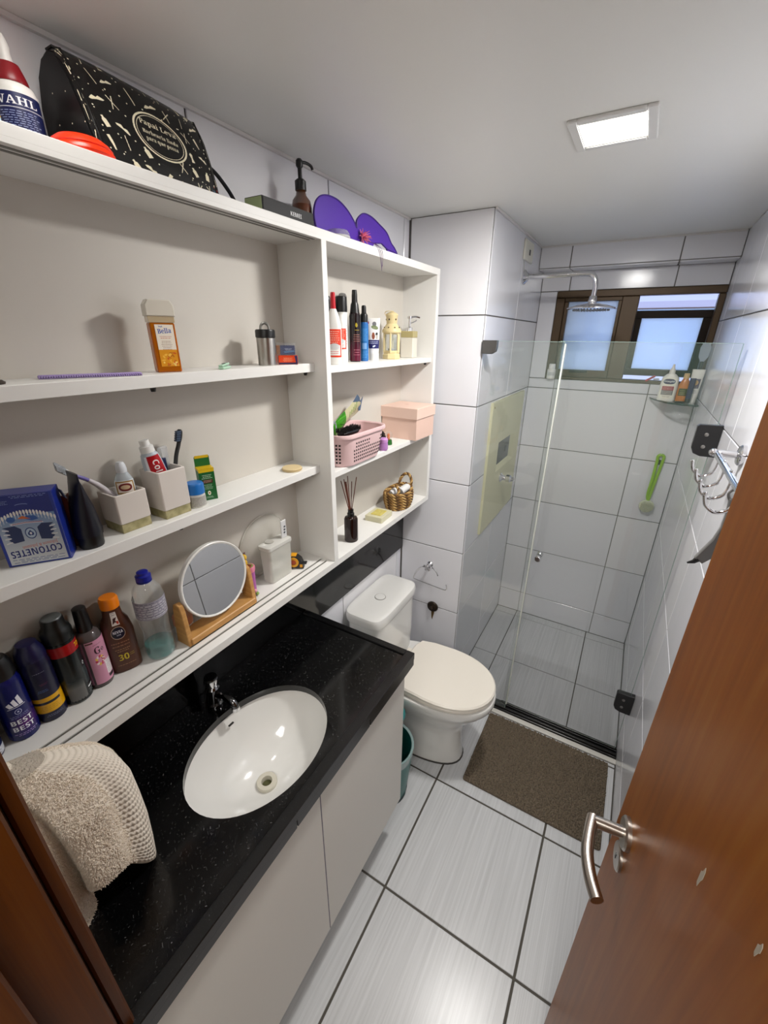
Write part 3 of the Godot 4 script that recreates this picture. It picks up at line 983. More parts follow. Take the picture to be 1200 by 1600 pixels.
func shower() -> void:
	# fixed pane on the left
	var fx := thing("glass_panel", "fixed clear glass shower panel beside the tiled column", "glass panel")
	part(fx, "pane", BB(Vector3(0.338, 0.028, -0.004), Vector3(0.628, 1.771, 0.004)), M.glass, 0.0)
	var eg := Geo.new()
	eg.box(Vector3(0.483, 1.7715, 0), Vector3(0.29, 0.0012, 0.0082))
	eg.box(Vector3(0.6285, 0.90, 0), Vector3(0.0012, 1.743, 0.0082))
	part(fx, "polished_edge", eg, M.glassedge, 0.0)
	part(fx, "clip", Geo.new().prism(PackedVector2Array([Vector2(0.333, 1.725), Vector2(0.372, 1.725), Vector2(0.386, 1.733), Vector2(0.390, 1.747), Vector2(0.390, 1.774), Vector2(0.333, 1.774)]), -0.011, 0.011, 0.002), mt(Color(0.45, 0.45, 0.45), 0.25, 0.9), 20.0)
	part(fx, "seal", BB(Vector3(0.6295, 0.06, -0.006), Vector3(0.6345, 1.765, 0.008)), mt(Color(0.78, 0.79, 0.76), 0.35, 0.0, {}), 0.0)
	# door leaf hung on the right wall
	var dr := thing("glass_door", "clear glass shower door hinged on the right wall with chrome knob", "glass door")
	part(dr, "pane", BB(Vector3(0.612, 0.045, -0.019), Vector3(1.128, 1.773, -0.011)), M.glass, 0.0)
	eg = Geo.new()
	eg.box(Vector3(0.87, 1.7735, -0.015), Vector3(0.516, 0.0012, 0.0082))
	eg.box(Vector3(1.1285, 0.909, -0.015), Vector3(0.0012, 1.728, 0.0082))
	part(dr, "polished_edge", eg, M.glassedge, 0.0)
	for y in [1.478, 0.318]:
		var hg := part(dr, "hinge", Geo.new().prism(PackedVector2Array([Vector2(0.05, -0.052), Vector2(0.05, 0.052), Vector2(-0.012, 0.050), Vector2(-0.018, 0.044), Vector2(-0.018, -0.026), Vector2(-0.010, -0.044), Vector2(0.01, -0.052)]), -0.012, 0.012, 0.002), mt(Color(0.20, 0.20, 0.205), 0.3, 0.5), 20.0)
		hg.position = Vector3(1.094, y, -0.015)
		hg.rotation.z = 0.0
		for s in [-0.02, 0.02]:
			var sc := part(hg, "screw", Geo.new().turn([[0.0, 0.006], [0.002, 0.006], [0.003, 0.004]], 12), M.alu)
			sc.rotation.x = PI / 2
			sc.position = Vector3(0.012, s, 0.012)
	for s in [-1.0, 1.0]:
		var kb := part(dr, "knob", Geo.new().turn([[0.0, 0.008], [0.006, 0.008], [0.008, 0.012], [0.024, 0.013], [0.027, 0.010]], 20), M.chrome)
		kb.rotation.x = s * PI / 2
		kb.position = Vector3(0.663, 0.914, -0.015 + s * 0.004)
	# dark floor track
	var tk := thing("floor_track", "black aluminium threshold track along the foot of the shower glass", "track")
	var dk := mt(Color(0.045, 0.045, 0.045), 0.22, 0.2)
	part(tk, "curb", BB(Vector3(XC + 0.002, -0.003, -0.048), Vector3(W - 0.002, 0.016, 0.009), 0.002), dk, 0.0)
	for z in [-0.040, -0.024, -0.001]:
		part(tk, "rail", BB(Vector3(0.60 if z < -0.01 else XC + 0.003, 0.015, z - 0.004), Vector3(W - 0.003, 0.028 if z > -0.01 else 0.024, z + 0.004), 0.001), mt(Color(0.14, 0.14, 0.14), 0.25, 0.6), 0.0)
	# overhead shower
	var sh := thing("overhead_shower", "chrome rain shower head on a bent arm from the column wall", "shower", Vector3(XC, 2.038, -0.50))
	part(sh, "arm", Geo.new().tube(along([Vector3(0, 0, 0), Vector3(0.14, 0.0, 0), Vector3(0.262, 0.0, 0), Vector3(0.296, -0.012, 0), Vector3(0.307, -0.045, 0), Vector3(0.307, -0.092, 0)], 5), 0.0105, 14), M.chrome)
	var fl := part(sh, "flange", Geo.new().turn([[0, 0.030], [0.006, 0.030], [0.014, 0.020], [0.022, 0.0135]], 24), M.chrome)
	fl.rotation.z = -PI / 2
	part(sh, "swivel", Geo.new().turn([[-0.118, 0.014], [-0.108, 0.019], [-0.094, 0.016], [-0.086, 0.013]], 20, 2.0, Vector3(0.307, 0, 0)), M.chrome)
	var hd := part(sh, "head", Geo.new().turn([[-0.140, 0.085], [-0.137, 0.099], [-0.133, 0.099], [-0.122, 0.06], [-0.114, 0.018]], 48, 2.0, Vector3(0.307, 0, 0)), M.chrome, 30.0)
	var nz := Geo.new()
	for rr in [0.018, 0.036, 0.054, 0.072]:
		var cnt := int(rr * 480)
		for k in cnt:
			nz.turn([[-0.1445, 0.0022], [-0.139, 0.003]], 6, 2.0, Vector3(0.307 + rr * cos(TAU * k / cnt), 0, rr * sin(TAU * k / cnt)))
	var nzp := part(hd, "nozzles", nz, mt(Color(0.5, 0.5, 0.5), 0.5))
	nzp.set_meta("kind", "stuff")
	# switch plate near the ceiling
	var sp := thing("wall_plate", "white plastic outlet plate high on the column beside the shower arm", "wall plate", Vector3(XC, 2.138, -0.515))
	part(sp, "plate", BB(Vector3(0, -0.037, -0.078), Vector3(0.009, 0.042, 0.075), 0.003), mt(Color(0.86, 0.85, 0.80), 0.35), 0.0)
	part(sp, "slot", BB(Vector3(0.008, -0.012, -0.02), Vector3(0.0105, 0.010, 0.0), 0.001), M.black, 0.0)
	part(sp, "wire", Geo.new().tube(along([Vector3(0.004, -0.035, 0.06), Vector3(0.007, -0.06, 0.058), Vector3(0.004, -0.085, 0.035)], 5), 0.002, 6), mt(Color(0.7, 0.7, 0.68), 0.5))
	# ivory service panel with its dark window
	var ap := thing("service_panel", "tall ivory access panel with a dark display on the shower side wall", "access panel", Vector3(XC, 0, 0))
	var iv := mt(Color(0.83, 0.82, 0.68), 0.4)
	var pg := Geo.new()
	for b in [[0.86, 1.512, -0.36, -0.20], [1.302, 1.512, -0.79, -0.36], [0.86, 1.148, -0.79, -0.36], [1.148, 1.302, -0.79, -0.70]]:
		pg.box(Vector3(0.006, (b[0] + b[1]) / 2, (b[2] + b[3]) / 2), Vector3(0.012, b[1] - b[0], b[3] - b[2]))
	part(ap, "plate", pg, iv, 0.0)
	# sloping reveal round the window
	var rv := Geo.new()
	var o4 := [Vector3(0.012, 1.148, -0.36), Vector3(0.012, 1.148, -0.70), Vector3(0.012, 1.302, -0.70), Vector3(0.012, 1.302, -0.36)]
	var i4 := [Vector3(0.003, 1.180, -0.362), Vector3(0.003, 1.180, -0.61), Vector3(0.003, 1.298, -0.61), Vector3(0.003, 1.298, -0.362)]
	for k in 4:
		rv.quad(o4[k], o4[(k + 1) % 4], i4[(k + 1) % 4], i4[k])
	part(ap, "reveal", rv, iv, 0.0)
	part(ap, "display", BB(Vector3(0.001, 1.178, -0.612), Vector3(0.0035, 1.300, -0.360)), M.blackgloss, 0.0)
	part(ap, "marks", BB(Vector3(0.003, 1.22, -0.56), Vector3(0.0042, 1.25, -0.53)), mt(Color(0.16, 0.17, 0.19), 0.3), 0.0)
	var sw := part(ap, "screw", Geo.new().turn([[0, 0.005], [0.002, 0.004]], 10), mt(Color(0.55, 0.5, 0.35), 0.4))
	sw.rotation.z = -PI / 2
	sw.position = Vector3(0.012, 1.49, -0.222)
	# chrome stopcock
	var vl := thing("shower_valve", "chrome shower stopcock on the ivory access panel", "valve", Vector3(XC + 0.012, 1.092, -0.47))
	var vg := part(vl, "flange", Geo.new().turn([[0, 0.026], [0.004, 0.026], [0.014, 0.014], [0.03, 0.011]], 22), M.chrome)
	vg.rotation.z = -PI / 2
	var vk := part(vl, "handle", Geo.new().turn([[0.028, 0.013], [0.034, 0.020], [0.052, 0.021], [0.060, 0.014], [0.072, 0.012], [0.075, 0.008]], 8), M.chrome, 25.0)
	vk.rotation.z = -PI / 2

func door() -> void:
	var o := struct("door_1", "open varnished brown wooden door along the right wall")
	o.position = Vector3(1.0785, 0.0, 1.645)
	o.rotation.y = atan2(0.0715, 0.595)   # local -z runs from the hinge to the free edge
	var g := BB(Vector3(0.0, 0.012, -0.60), Vector3(0.035, 2.09, 0.0), 0.002)
	part(o, "leaf", g, M.wood, 0.0)
	# scars in the varnish
	var scar := mt(Color(0.66, 0.62, 0.56), 0.7)
	for s in [[1.272, -0.345, 0.013, 0.030], [1.344, -0.254, 0.010, 0.018]]:
		var p := Geo.new().prism(PackedVector2Array([Vector2(-0.3, -1.0), Vector2(0.1, -1.25), Vector2(0.3, -0.5), Vector2(0.6, -0.1), Vector2(0.45, 0.6), Vector2(0.1, 0.9), Vector2(-0.1, 0.35), Vector2(-0.5, 0.1)]), 0.0, 1.0)
		var q := part(o, "scar", p, scar, 0.0)
		q.transform = Transform3D(Basis(Vector3(0, 0, s[2] * 0.5), Vector3(0, s[3] * 0.5, 0), Vector3(-0.0006, 0, 0)), Vector3(0, s[0], s[1]))
	# lever set
	var hy := 1.030
	var hz := -0.535
	var hd := part(o, "door_handle", Geo.new().tube([Vector3(-0.004, hy, hz), Vector3(-0.051, hy, hz)], 0.0095, 18), M.steel)
	part(hd, "lever", Geo.new().tube(along([Vector3(-0.053, hy + 0.0, hz - 0.006), Vector3(-0.060, hy, hz + 0.03), Vector3(-0.063, hy, hz + 0.060), Vector3(-0.059, hy, hz + 0.092), Vector3(-0.051, hy, hz + 0.118)], 6), 0.0095, 18), M.steel)
	var rose := part(hd, "rose", Geo.new().turn([[0, 0.026], [0.006, 0.026], [0.009, 0.023]], 30), M.steel, 30.0)
	rose.rotation.z = PI / 2
	rose.position = Vector3(0, hy, hz)
	var esc := part(o, "escutcheon", Geo.new().turn([[0, 0.023, 0.023], [0.004, 0.023, 0.023], [0.006, 0.021, 0.021]], 30), M.steel, 30.0)
	esc.rotation.z = PI / 2
	esc.position = Vector3(0, hy - 0.062, hz)
	part(esc, "keyhole", B(Vector3(0, 0.006, 0), Vector3(0.012, 0.0014, 0.004)), M.black)
	part(o, "latch_plate", BB(Vector3(0.006, 0.93, -0.6012), Vector3(0.03, 1.06, -0.598)), M.steel, 0.0)

	# door lining on the left of the doorway
	var j := struct("trim_4", "brown wooden door lining at the left edge of the doorway")
	part(j, "architrave", BB(Vector3(0.372, 0.0, 1.634), Vector3(0.440, 2.14, 1.649), 0.003), M.frame, 0.0)
	part(j, "lining", BB(Vector3(0.425, 0.0, 1.652), Vector3(0.452, 2.12, 1.80), 0.003), M.frame, 0.0)
	part(j, "stop", BB(Vector3(0.452, 0.0, 1.702), Vector3(0.466, 2.12, 1.80), 0.003), M.frame, 0.0)
	var jr := struct("trim_5", "brown wooden door lining behind the open door")
	part(jr, "lining", BB(Vector3(1.082, 0.0, 1.652), Vector3(1.11, 2.12, 1.80), 0.003), M.frame, 0.0)
	part(jr, "head", BB(Vector3(0.425, 2.10, 1.652), Vector3(1.11, 2.13, 1.80), 0.003), M.frame, 0.0)

func pile(parent: Node3D, called: String, pts: Array, base: Mesh, m: Material) -> void:
	var mm := MultiMesh.new()
	mm.transform_format = MultiMesh.TRANSFORM_3D
	mm.mesh = base
	mm.instance_count = pts.size()
	for i in pts.size():
		mm.set_instance_transform(i, pts[i])
	var o := MultiMeshInstance3D.new()
	o.name = called
	o.multimesh = mm
	o.material_override = m
	parent.add_child(o, true)
	o.set_meta("kind", "stuff")

func small_fittings() -> void:
	var rg := RandomNumberGenerator.new()
	rg.seed = 21
	# bath mat
	var rug := thing("bath_mat", "brown shaggy bath mat lying in front of the shower", "bath mat", Vector3(0.842, 0.0, 0.252))
	var brown := mt(Color(0.43, 0.38, 0.315), 0.95, 0.0, {"rim_enabled": true, "rim": 0.4})
	part(rug, "backing", Geo.new().prism(rounded(0.548, 0.405, 0.012), 0.0, 0.007, 0.002).moved(Transform3D(Basis(Vector3.RIGHT, -PI / 2), Vector3.ZERO)), mt(Color(0.33, 0.29, 0.24), 0.95), 20.0)
	var tuft := Geo.new().turn([[0.0, 0.0036], [0.005, 0.0038], [0.0085, 0.0022], [0.0095, 0.0004]], 6).mesh(60.0)
	var pts := []
	for i in 78:
		for j in 58:
			var x := -0.268 + 0.536 * i / 77.0 + rg.randf_range(-0.0015, 0.0015)
			var z := -0.197 + 0.394 * j / 57.0 + rg.randf_range(-0.002, 0.002)
			var b := Basis.from_euler(Vector3(rg.randf_range(-0.5, 0.5), rg.randf() * TAU, rg.randf_range(-0.5, 0.5))).scaled(Vector3.ONE * rg.randf_range(0.85, 1.2))
			pts.append(Transform3D(b, Vector3(x, 0.0045, z)))
	pile(rug, "pile", pts, tuft, brown)

	# towel draped at the end of the counter
	var tw := thing("towel", "cream terry hand towel with a waffle band hanging over the near end of the counter", "towel")
	var lev := [[0.8748, 0.145, 0.288, 1.486], [0.880, 0.140, 0.294, 1.482], [0.92, 0.140, 0.295, 1.479], [0.97, 0.140, 0.290, 1.475], [1.02, 0.142, 0.280, 1.474], [1.07, 0.150, 0.274, 1.476], [1.105, 0.162, 0.258, 1.484], [1.135, 0.166, 0.244, 1.500], [1.16, 0.170, 0.232, 1.528], [1.185, 0.174, 0.220, 1.565], [1.20, 0.180, 0.208, 1.60]]
	var N := 120
	var rings := []
	for l in lev:
		var r := PackedVector3Array()
		var cx: float = (l[1] + l[2]) * 0.5
		var cz: float = (l[3] + 1.645) * 0.5
		var a: float = (l[2] - l[1]) * 0.5
		var b: float = (1.645 - l[3]) * 0.5
		var dn: float = clampf((1.2 - l[0]) / 0.32, 0.0, 1.0)
		for j in N:
			var f := TAU * j / N
			var s := sin(f)
			var c := cos(f)
			var fd := rad_to_deg(f)
			var k := 1.0
			k -= 0.42 * exp(-pow((fd - 62.0) / 8.0, 2)) * (0.35 + 0.65 * dn)
			k -= 0.13 * exp(-pow((fd - 118.0 + 14.0 * dn) / 10.0, 2)) * sin(dn * 2.4)
			k += 0.08 * exp(-pow((fd - 88.0) / 14.0, 2)) * dn
			k += 0.02 * sin(f * 7.0 + dn * 3.0) * dn
			var lift := 0.085 * smoothstep(61.0, 70.0, fd) * (1.0 - smoothstep(84.0, 140.0, fd)) * dn * dn
			r.append(Vector3(cx + a * k * signf(s) * pow(absf(s), 0.72), l[0] + lift + 0.004 * sin(f * 3.0) * dn * (1.0 if l[0] > 0.9 else 0.0), cz + b * k * signf(c) * pow(absf(c), 0.72)))
		rings.append(r)
	var cream := Color(0.93, 0.885, 0.82)
	var fz := noise_tex(0.09, 3, 256, true, 6.0, 9)
	var terry := mt(cream, 0.95, 0.0, {"normal_enabled": true, "normal_texture": fz, "normal_scale": 1.0, "uv1_triplanar": true, "uv1_scale": Vector3(9, 9, 9), "rim_enabled": true, "rim": 0.5})
	# waffle weave: rows of small sunk lozenges
	var wf := Image.create(512, 512, false, Image.FORMAT_RGBA8)
	for x in 512:
		for y in 512:
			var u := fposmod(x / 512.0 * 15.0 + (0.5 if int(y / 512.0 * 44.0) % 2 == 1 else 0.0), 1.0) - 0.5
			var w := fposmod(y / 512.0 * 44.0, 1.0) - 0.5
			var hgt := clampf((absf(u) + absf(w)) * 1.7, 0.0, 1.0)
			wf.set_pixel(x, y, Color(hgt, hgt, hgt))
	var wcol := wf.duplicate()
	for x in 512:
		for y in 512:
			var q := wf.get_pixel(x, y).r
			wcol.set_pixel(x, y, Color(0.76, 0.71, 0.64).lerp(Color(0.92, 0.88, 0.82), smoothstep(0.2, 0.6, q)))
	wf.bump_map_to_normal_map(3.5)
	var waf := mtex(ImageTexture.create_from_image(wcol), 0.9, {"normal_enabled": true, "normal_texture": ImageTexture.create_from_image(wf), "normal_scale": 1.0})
	var ga := Geo.new()
	var gb := Geo.new()
	var split0 := 36
	var split1 := 62
	var rowsA := []
	var rowsB := []
	for r in rings:
		var qa := PackedVector3Array()
		for j in range(split1, split0 + N + 1):
			qa.append(r[j % N])
		var qb := PackedVector3Array()
		for j in range(split0, split1 + 1):
			qb.append(r[j])
		rowsA.append(qa); rowsB.append(qb)
	ga.loft(rowsA, false, false, false)
	gb.loft(rowsB, false, false, false)
	var top := Geo.new().loft([rings[rings.size() - 2], rings[rings.size() - 1]], false, true)
	ga.add(top)
	part(tw, "terry_cloth", ga, terry, 70.0)
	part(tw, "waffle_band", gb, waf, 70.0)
	var hair := Geo.new().turn([[0.0, 0.0008], [0.002, 0.0007], [0.0036, 0.0002]], 4).mesh(60.0)
	pts = []
	var cum := []
	var tot := 0.0
	for li in range(1, lev.size() - 2):
		for j in N:
			if j >= split0 + 1 and j < split1 - 1:
				continue
			var p: Vector3 = rings[li][j]
			tot += (rings[li][(j + 1) % N] - p).cross(rings[li + 1][j] - p).length()
			cum.append([tot, li, j])
	var at := 0
	for i in 26000:
		while cum[at][0] < tot * (i + 0.5) / 26000.0:
			at += 1
		var li: int = cum[at][1]
		var j: int = cum[at][2]
		var fr := rg.randf()
		var p0: Vector3 = rings[li][j].lerp(rings[li + 1][j], fr)
		var p1: Vector3 = rings[li][(j + 1) % N].lerp(rings[li + 1][(j + 1) % N], fr)
		var p := p0.lerp(p1, rg.randf())
		var nn: Vector3 = (rings[li][(j + 1) % N] - rings[li][j]).cross(rings[li + 1][j] - rings[li][j]).normalized()
		var dir: Vector3 = (nn + Vector3(rg.randf_range(-0.8, 0.8), rg.randf_range(-1.0, 0.5), rg.randf_range(-0.8, 0.8))).normalized()
		pts.append(Transform3D(Basis(Quaternion(Vector3.UP, dir)), p - nn * 0.0008))
	pile(tw, "terry_loops", pts, hair, mt(cream, 0.95))

	# paper holder
	var ph := thing("paper_holder", "empty chrome wire toilet paper holder on the column wall", "paper holder", Vector3(0.167, 0.735, 0.0))
	var fl := part(ph, "flange", Geo.new().turn([[0, 0.017], [0.004, 0.016], [0.012, 0.008], [0.03, 0.006], [0.034, 0.010], [0.040, 0.009]], 16), M.chrome)
	fl.rotation.x = PI / 2
	for k in 5:
		var pt := part(fl, "petal", Geo.new().ball(Vector3(0.013, 0.036, 0), Vector3(0.010, 0.003, 0.0055), 10), M.chrome)
		pt.rotation.y = TAU * k / 5.0 + 0.3
	part(ph, "wire", Geo.new().tube(along([Vector3(0, 0.0, 0.036), Vector3(-0.03, -0.004, 0.038), Vector3(-0.058, -0.042, 0.040), Vector3(-0.070, -0.078, 0.040), Vector3(-0.062, -0.083, 0.040), Vector3(0.0, -0.088, 0.040), Vector3(0.085, -0.094, 0.040), Vector3(0.106, -0.092, 0.040), Vector3(0.110, -0.080, 0.040), Vector3(0.106, -0.062, 0.040)], 5), 0.0024, 8), M.chrome)
	part(ph, "guard", Geo.new().tube(along([Vector3(0.005, 0.004, 0.03), Vector3(0.03, 0.004, 0.034), Vector3(0.052, -0.014, 0.036), Vector3(0.058, -0.03, 0.036)], 5), 0.003, 8), M.chrome)
	# old wall valve
	var ov := thing("wall_valve", "tarnished dark round valve cover with rust below the paper holder", "valve", Vector3(0.196, 0.494, 0.0))
	var tar := mt(Color(0.20, 0.165, 0.13), 0.4, 0.7)
	var og := part(ov, "cover", Geo.new().turn([[0, 0.029], [0.004, 0.030], [0.010, 0.026], [0.012, 0.015], [0.014, 0.013]], 28), tar)
	og.rotation.x = PI / 2
	var oc := part(ov, "spindle", Geo.new().turn([[0.012, 0.009], [0.022, 0.008], [0.024, 0.005]], 16), mt(Color(0.32, 0.28, 0.24), 0.35, 0.8))
	oc.rotation.x = PI / 2

	# robe hooks on the right wall
	var hk := thing("hook_rail", "chrome hook rail with curved hooks on the right wall by the door", "hook rail", Vector3(W, 1.515, 0.35))
	var fg := part(hk, "flange", Geo.new().turn([[0, 0.026], [0.008, 0.026], [0.012, 0.022], [0.014, 0.010]], 28), M.chrome)
	fg.rotation.z = PI / 2
	part(hk, "post", Geo.new().tube([Vector3(-0.01, 0, 0), Vector3(-0.062, 0, 0)], 0.0085, 16), M.chrome)
	part(hk, "post_end", Geo.new().ball(Vector3(-0.062, 0, 0), Vector3(0.0105, 0.0105, 0.0105), 14), M.chrome)
	part(hk, "bar", Geo.new().tube([Vector3(-0.056, 0, -0.004), Vector3(-0.056, 0, 0.42)], 0.0078, 14), M.chrome)
	var f2 := part(hk, "flange", Geo.new().turn([[0, 0.026], [0.008, 0.026], [0.012, 0.022], [0.014, 0.010]], 28), M.chrome)
	f2.rotation.z = PI / 2
	f2.position = Vector3(0, 0, 0.41)
	part(hk, "post", Geo.new().tube([Vector3(-0.01, 0, 0.41), Vector3(-0.056, 0, 0.41)], 0.0085, 16), M.chrome)
	for k in 4:
		var z := 0.03 + 0.095 * k
		var h := part(hk, "hook", Geo.new().tube(along([Vector3(-0.054, 0.006, z), Vector3(-0.050, -0.02, z), Vector3(-0.056, -0.046, z), Vector3(-0.076, -0.058, z), Vector3(-0.096, -0.046, z), Vector3(-0.103, -0.024, z)], 5), 0.0038, 9), M.chrome)
		part(h, "tip", Geo.new().ball(Vector3(-0.103, -0.022, z), Vector3(0.0052, 0.0052, 0.0052), 10), M.chrome)
		part(h, "collar", Geo.new().ball(Vector3(-0.054, 0.006, z), Vector3(0.0055, 0.0055, 0.0055), 10), M.chrome)
	# grey wiper on the third hook
	var gw := thing("squeegee", "grey plastic handled squeegee blade hanging from the chrome hooks", "squeegee", Vector3(1.101, 1.455, 0.60))
	var gm := mt(Color(0.45, 0.445, 0.44), 0.5)
	var outl := PackedVector2Array()
	var cen := [Vector2(0.0, 0.018), Vector2(0.004, -0.016), Vector2(0.006, -0.05), Vector2(0.003, -0.084), Vector2(-0.009, -0.116), Vector2(-0.022, -0.138)]
	var hw := [0.006, 0.007, 0.009, 0.013, 0.014, 0.010]
	var lft := []
	var rgt := []
	for i in cen.size():
		var d: Vector2 = (cen[mini(i + 1, 5)] - cen[maxi(i - 1, 0)]).normalized()
		lft.append(cen[i] + Vector2(-d.y, d.x) * hw[i])
		rgt.append(cen[i] - Vector2(-d.y, d.x) * hw[i])
	for q in rgt:
		outl.append(q)
	lft.reverse()
	for q in lft:
		outl.append(q)
	if Geometry2D.is_polygon_clockwise(outl):
		outl.reverse()
	part(gw, "handle", Geo.new().prism(outl, -0.006, 0.006, 0.002), gm, 30.0)
	part(gw, "eyelet", Geo.new().tube(along([Vector3(-0.004, 0.014, 0), Vector3(-0.009, 0.028, 0), Vector3(0.0, 0.038, 0), Vector3(0.009, 0.028, 0), Vector3(0.004, 0.014, 0)], 4), 0.0028, 8), gm)
	part(gw, "tip", Geo.new().tube([Vector3(-0.022, -0.134, 0), Vector3(-0.029, -0.144, 0), Vector3(-0.040, -0.150, 0)], [0.0075, 0.005, 0.002], 8), M.black)

	# green dish-type brush stuck on the back wall
	var br := thing("back_brush", "lime green long-handled scrub brush hanging on the back shower wall", "brush", Vector3(1.066, 1.20, -D))
	var lime := mt(Color(0.58, 0.76, 0.16), 0.3)
	var hand := []
	var loop := Geo.new()
	for s in [-1.0, 1.0]:
		loop.tube(along([Vector3(0, 0.022, 0.014), Vector3(s * 0.013, 0.012, 0.014), Vector3(s * 0.012, -0.02, 0.014), Vector3(s * 0.008 - 0.004, -0.11, 0.018), Vector3(s * 0.006 - 0.008, -0.2, 0.02), Vector3(-0.006, -0.235, 0.02)], 5), 0.0075, 8)
	part(br, "handle", loop, lime)
	part(br, "suction_pad", Geo.new().turn([[0, 0.014], [0.006, 0.013], [0.014, 0.006]], 18, 2.0).moved(Transform3D(Basis(Vector3.RIGHT, PI / 2), Vector3(0, -0.022, 0.0))), mt(Color(0.16, 0.22, 0.05), 0.4))
	var bh := part(br, "brush_head", Geo.new().turn([[0.0, 0.034], [0.008, 0.037], [0.016, 0.034], [0.02, 0.02]], 28).moved(Transform3D(Basis(Vector3.RIGHT, PI / 2), Vector3(-0.006, -0.268, 0.012))), mt(Color(0.82, 0.84, 0.74), 0.5))
	var bris := Geo.new()
	for k in 130:
		var rr := 0.031 * sqrt(rg.randf())
		var an := rg.randf() * TAU
		bris.tube([Vector3(-0.006 + rr * cos(an), -0.268 + rr * sin(an), 0.028), Vector3(-0.006 + rr * 1.08 * cos(an), -0.268 + rr * 1.08 * sin(an), 0.042)], 0.0013, 4)
	var bp := part(bh, "bristles", bris, mt(Color(0.84, 0.84, 0.74), 0.7))
	bp.set_meta("kind", "stuff")

	# corner shelf and what stands on it
	var cs := thing("corner_shelf", "clear glass corner shelf under the window in the shower", "shelf", Vector3(W, 1.500, -D))
	var pl := PackedVector2Array([Vector2(0, 0), Vector2(-0.195, 0), Vector2(-0.190, -0.03), Vector2(-0.135, -0.155), Vector2(-0.085, -0.195), Vector2(-0.005, -0.21), Vector2(0, -0.21)])
	if Geometry2D.is_polygon_clockwise(pl):
		pl.reverse()
	part(cs, "plate", Geo.new().prism(pl, 0.0, 0.008).moved(Transform3D(Basis(Vector3.RIGHT, -PI / 2), Vector3.ZERO)), clear(Color(0.35, 0.45, 0.42), 0.16, 0.05), 0.0)
	var ed := Geo.new()
	for i in range(1, 6):
		var a2 := Vector3(pl[i].x, 0.004, -pl[i].y)
		var b2 := Vector3(pl[(i + 1) % pl.size()].x, 0.004, -pl[(i + 1) % pl.size()].y)
		if a2.distance_to(b2) > 0.01 and (absf(a2.x) > 0.002 or absf(b2.x) > 0.002) and (absf(a2.z) > 0.002 or absf(b2.z) > 0.002):
			ed.tube([a2, b2], 0.0042, 6)
	part(cs, "polished_edge", ed, mt(Color(0.22, 0.28, 0.26), 0.2))
	part(cs, "bracket", B(Vector3(-0.06, -0.006, 0.012), Vector3(0.03, 0.012, 0.024), 0.002), M.chrome)
	var Y := 1.5085
	var lot := Lab.new(160, 260, Color(0.93, 0.92, 0.86))
	lot.ell(80, 45, 62, 34, Color(0.12, 0.20, 0.34)).text("Cetaphil", 80, 45, 20, Color.WHITE, true, true, 0, 104).rect(24, 105, 112, 52, Color(0.60, 0.18, 0.22)).small(32, 116, 96, 4, 10, Color(0.95, 0.85, 0.85)).rect(24, 157, 112, 60, Color(0.45, 0.44, 0.44)).small(32, 165, 96, 5, 10, Color(0.85, 0.85, 0.82), 4).small(40, 232, 80, 2, 9, Color(0.5, 0.5, 0.5), 9)
	var wht := mt(Color(0.90, 0.895, 0.86), 0.35)
	bottle("lotion_bottle", "white lotion bottle with pointed cap and oval blue logo on the glass corner shelf", "bottle", Vector3(1.012, Y, -0.80), to_eye(1.012, -0.80, -4), [
		["body", [[0, 0.034, 0.020], [0.004, 0.037, 0.022], [0.07, 0.037, 0.022], [0.105, 0.034, 0.020], [0.122, 0.018, 0.014]], 2.6, wht],
		["cap", [[0.120, 0.013], [0.140, 0.012], [0.150, 0.006], [0.166, 0.004]], 2.0, wht]], [[0, 0.012, 0.105, -48, 48, mtex(lot.tex())]])
	var orl := Lab.new(96, 128, Color(0.82, 0.50, 0.20))
	orl.rect(14, 34, 68, 62, Color(0.25, 0.30, 0.16)).small(24, 46, 48, 2, 8, Color(0.9, 0.8, 0.5), 3).small(20, 66, 56, 3, 9, Color(0.85, 0.75, 0.5))
	bottle("soap_bottle", "orange amber bottle between the white bottles on the corner shelf", "bottle", Vector3(1.073, Y, -0.80), to_eye(1.073, -0.80), [
		["body", [[0, 0.020, 0.015], [0.004, 0.023, 0.017], [0.075, 0.023, 0.017], [0.095, 0.015, 0.013], [0.105, 0.010, 0.010]], 2.5, mt(Color(0.80, 0.48, 0.20), 0.3)],
		["cap", [[0.104, 0.012], [0.128, 0.011]], 2.0, mt(Color(0.85, 0.70, 0.48), 0.4)]], [[0, 0.01, 0.078, -55, 55, mtex(orl.tex())]])
	bottle("razor_pack", "dark violet slim tube leaning between bottles on the corner shelf", "tube", Vector3(1.098, Y, -0.765), to_eye(1.098, -0.765), [
		["body", [[0, 0.010, 0.008], [0.02, 0.011, 0.009], [0.105, 0.012, 0.004], [0.11, 0.012, 0.002]], 2.2, mt(Color(0.16, 0.14, 0.30), 0.35)],
		["cap", [[-0.0005, 0.0108, 0.0088], [0.018, 0.0115, 0.0095]], 2.0, M.black]])
	var wl := Lab.new(128, 200, Color(0.92, 0.91, 0.88))
	wl.rect(18, 60, 92, 78, Color(0.28, 0.22, 0.34)).ell(64, 92, 26, 22, Color(0.80, 0.62, 0.40)).small(26, 124, 76, 2, 7, Color(0.9, 0.8, 0.7)).small(24, 155, 80, 3, 10, Color(0.4, 0.4, 0.5), 8)
	bottle("cream_tube", "tall white tube standing rightmost on the glass corner shelf", "tube", Vector3(1.114, Y, -0.80), to_eye(1.114, -0.80), [
		["body", [[0.022, 0.021, 0.019], [0.06, 0.022, 0.017], [0.14, 0.025, 0.006], [0.147, 0.025, 0.002]], 2.2, wht],
		["cap", [[0, 0.019], [0.022, 0.020]], 2.0, wht]], [[0, 0.03, 0.138, -58, 58, mtex(wl.tex())]])
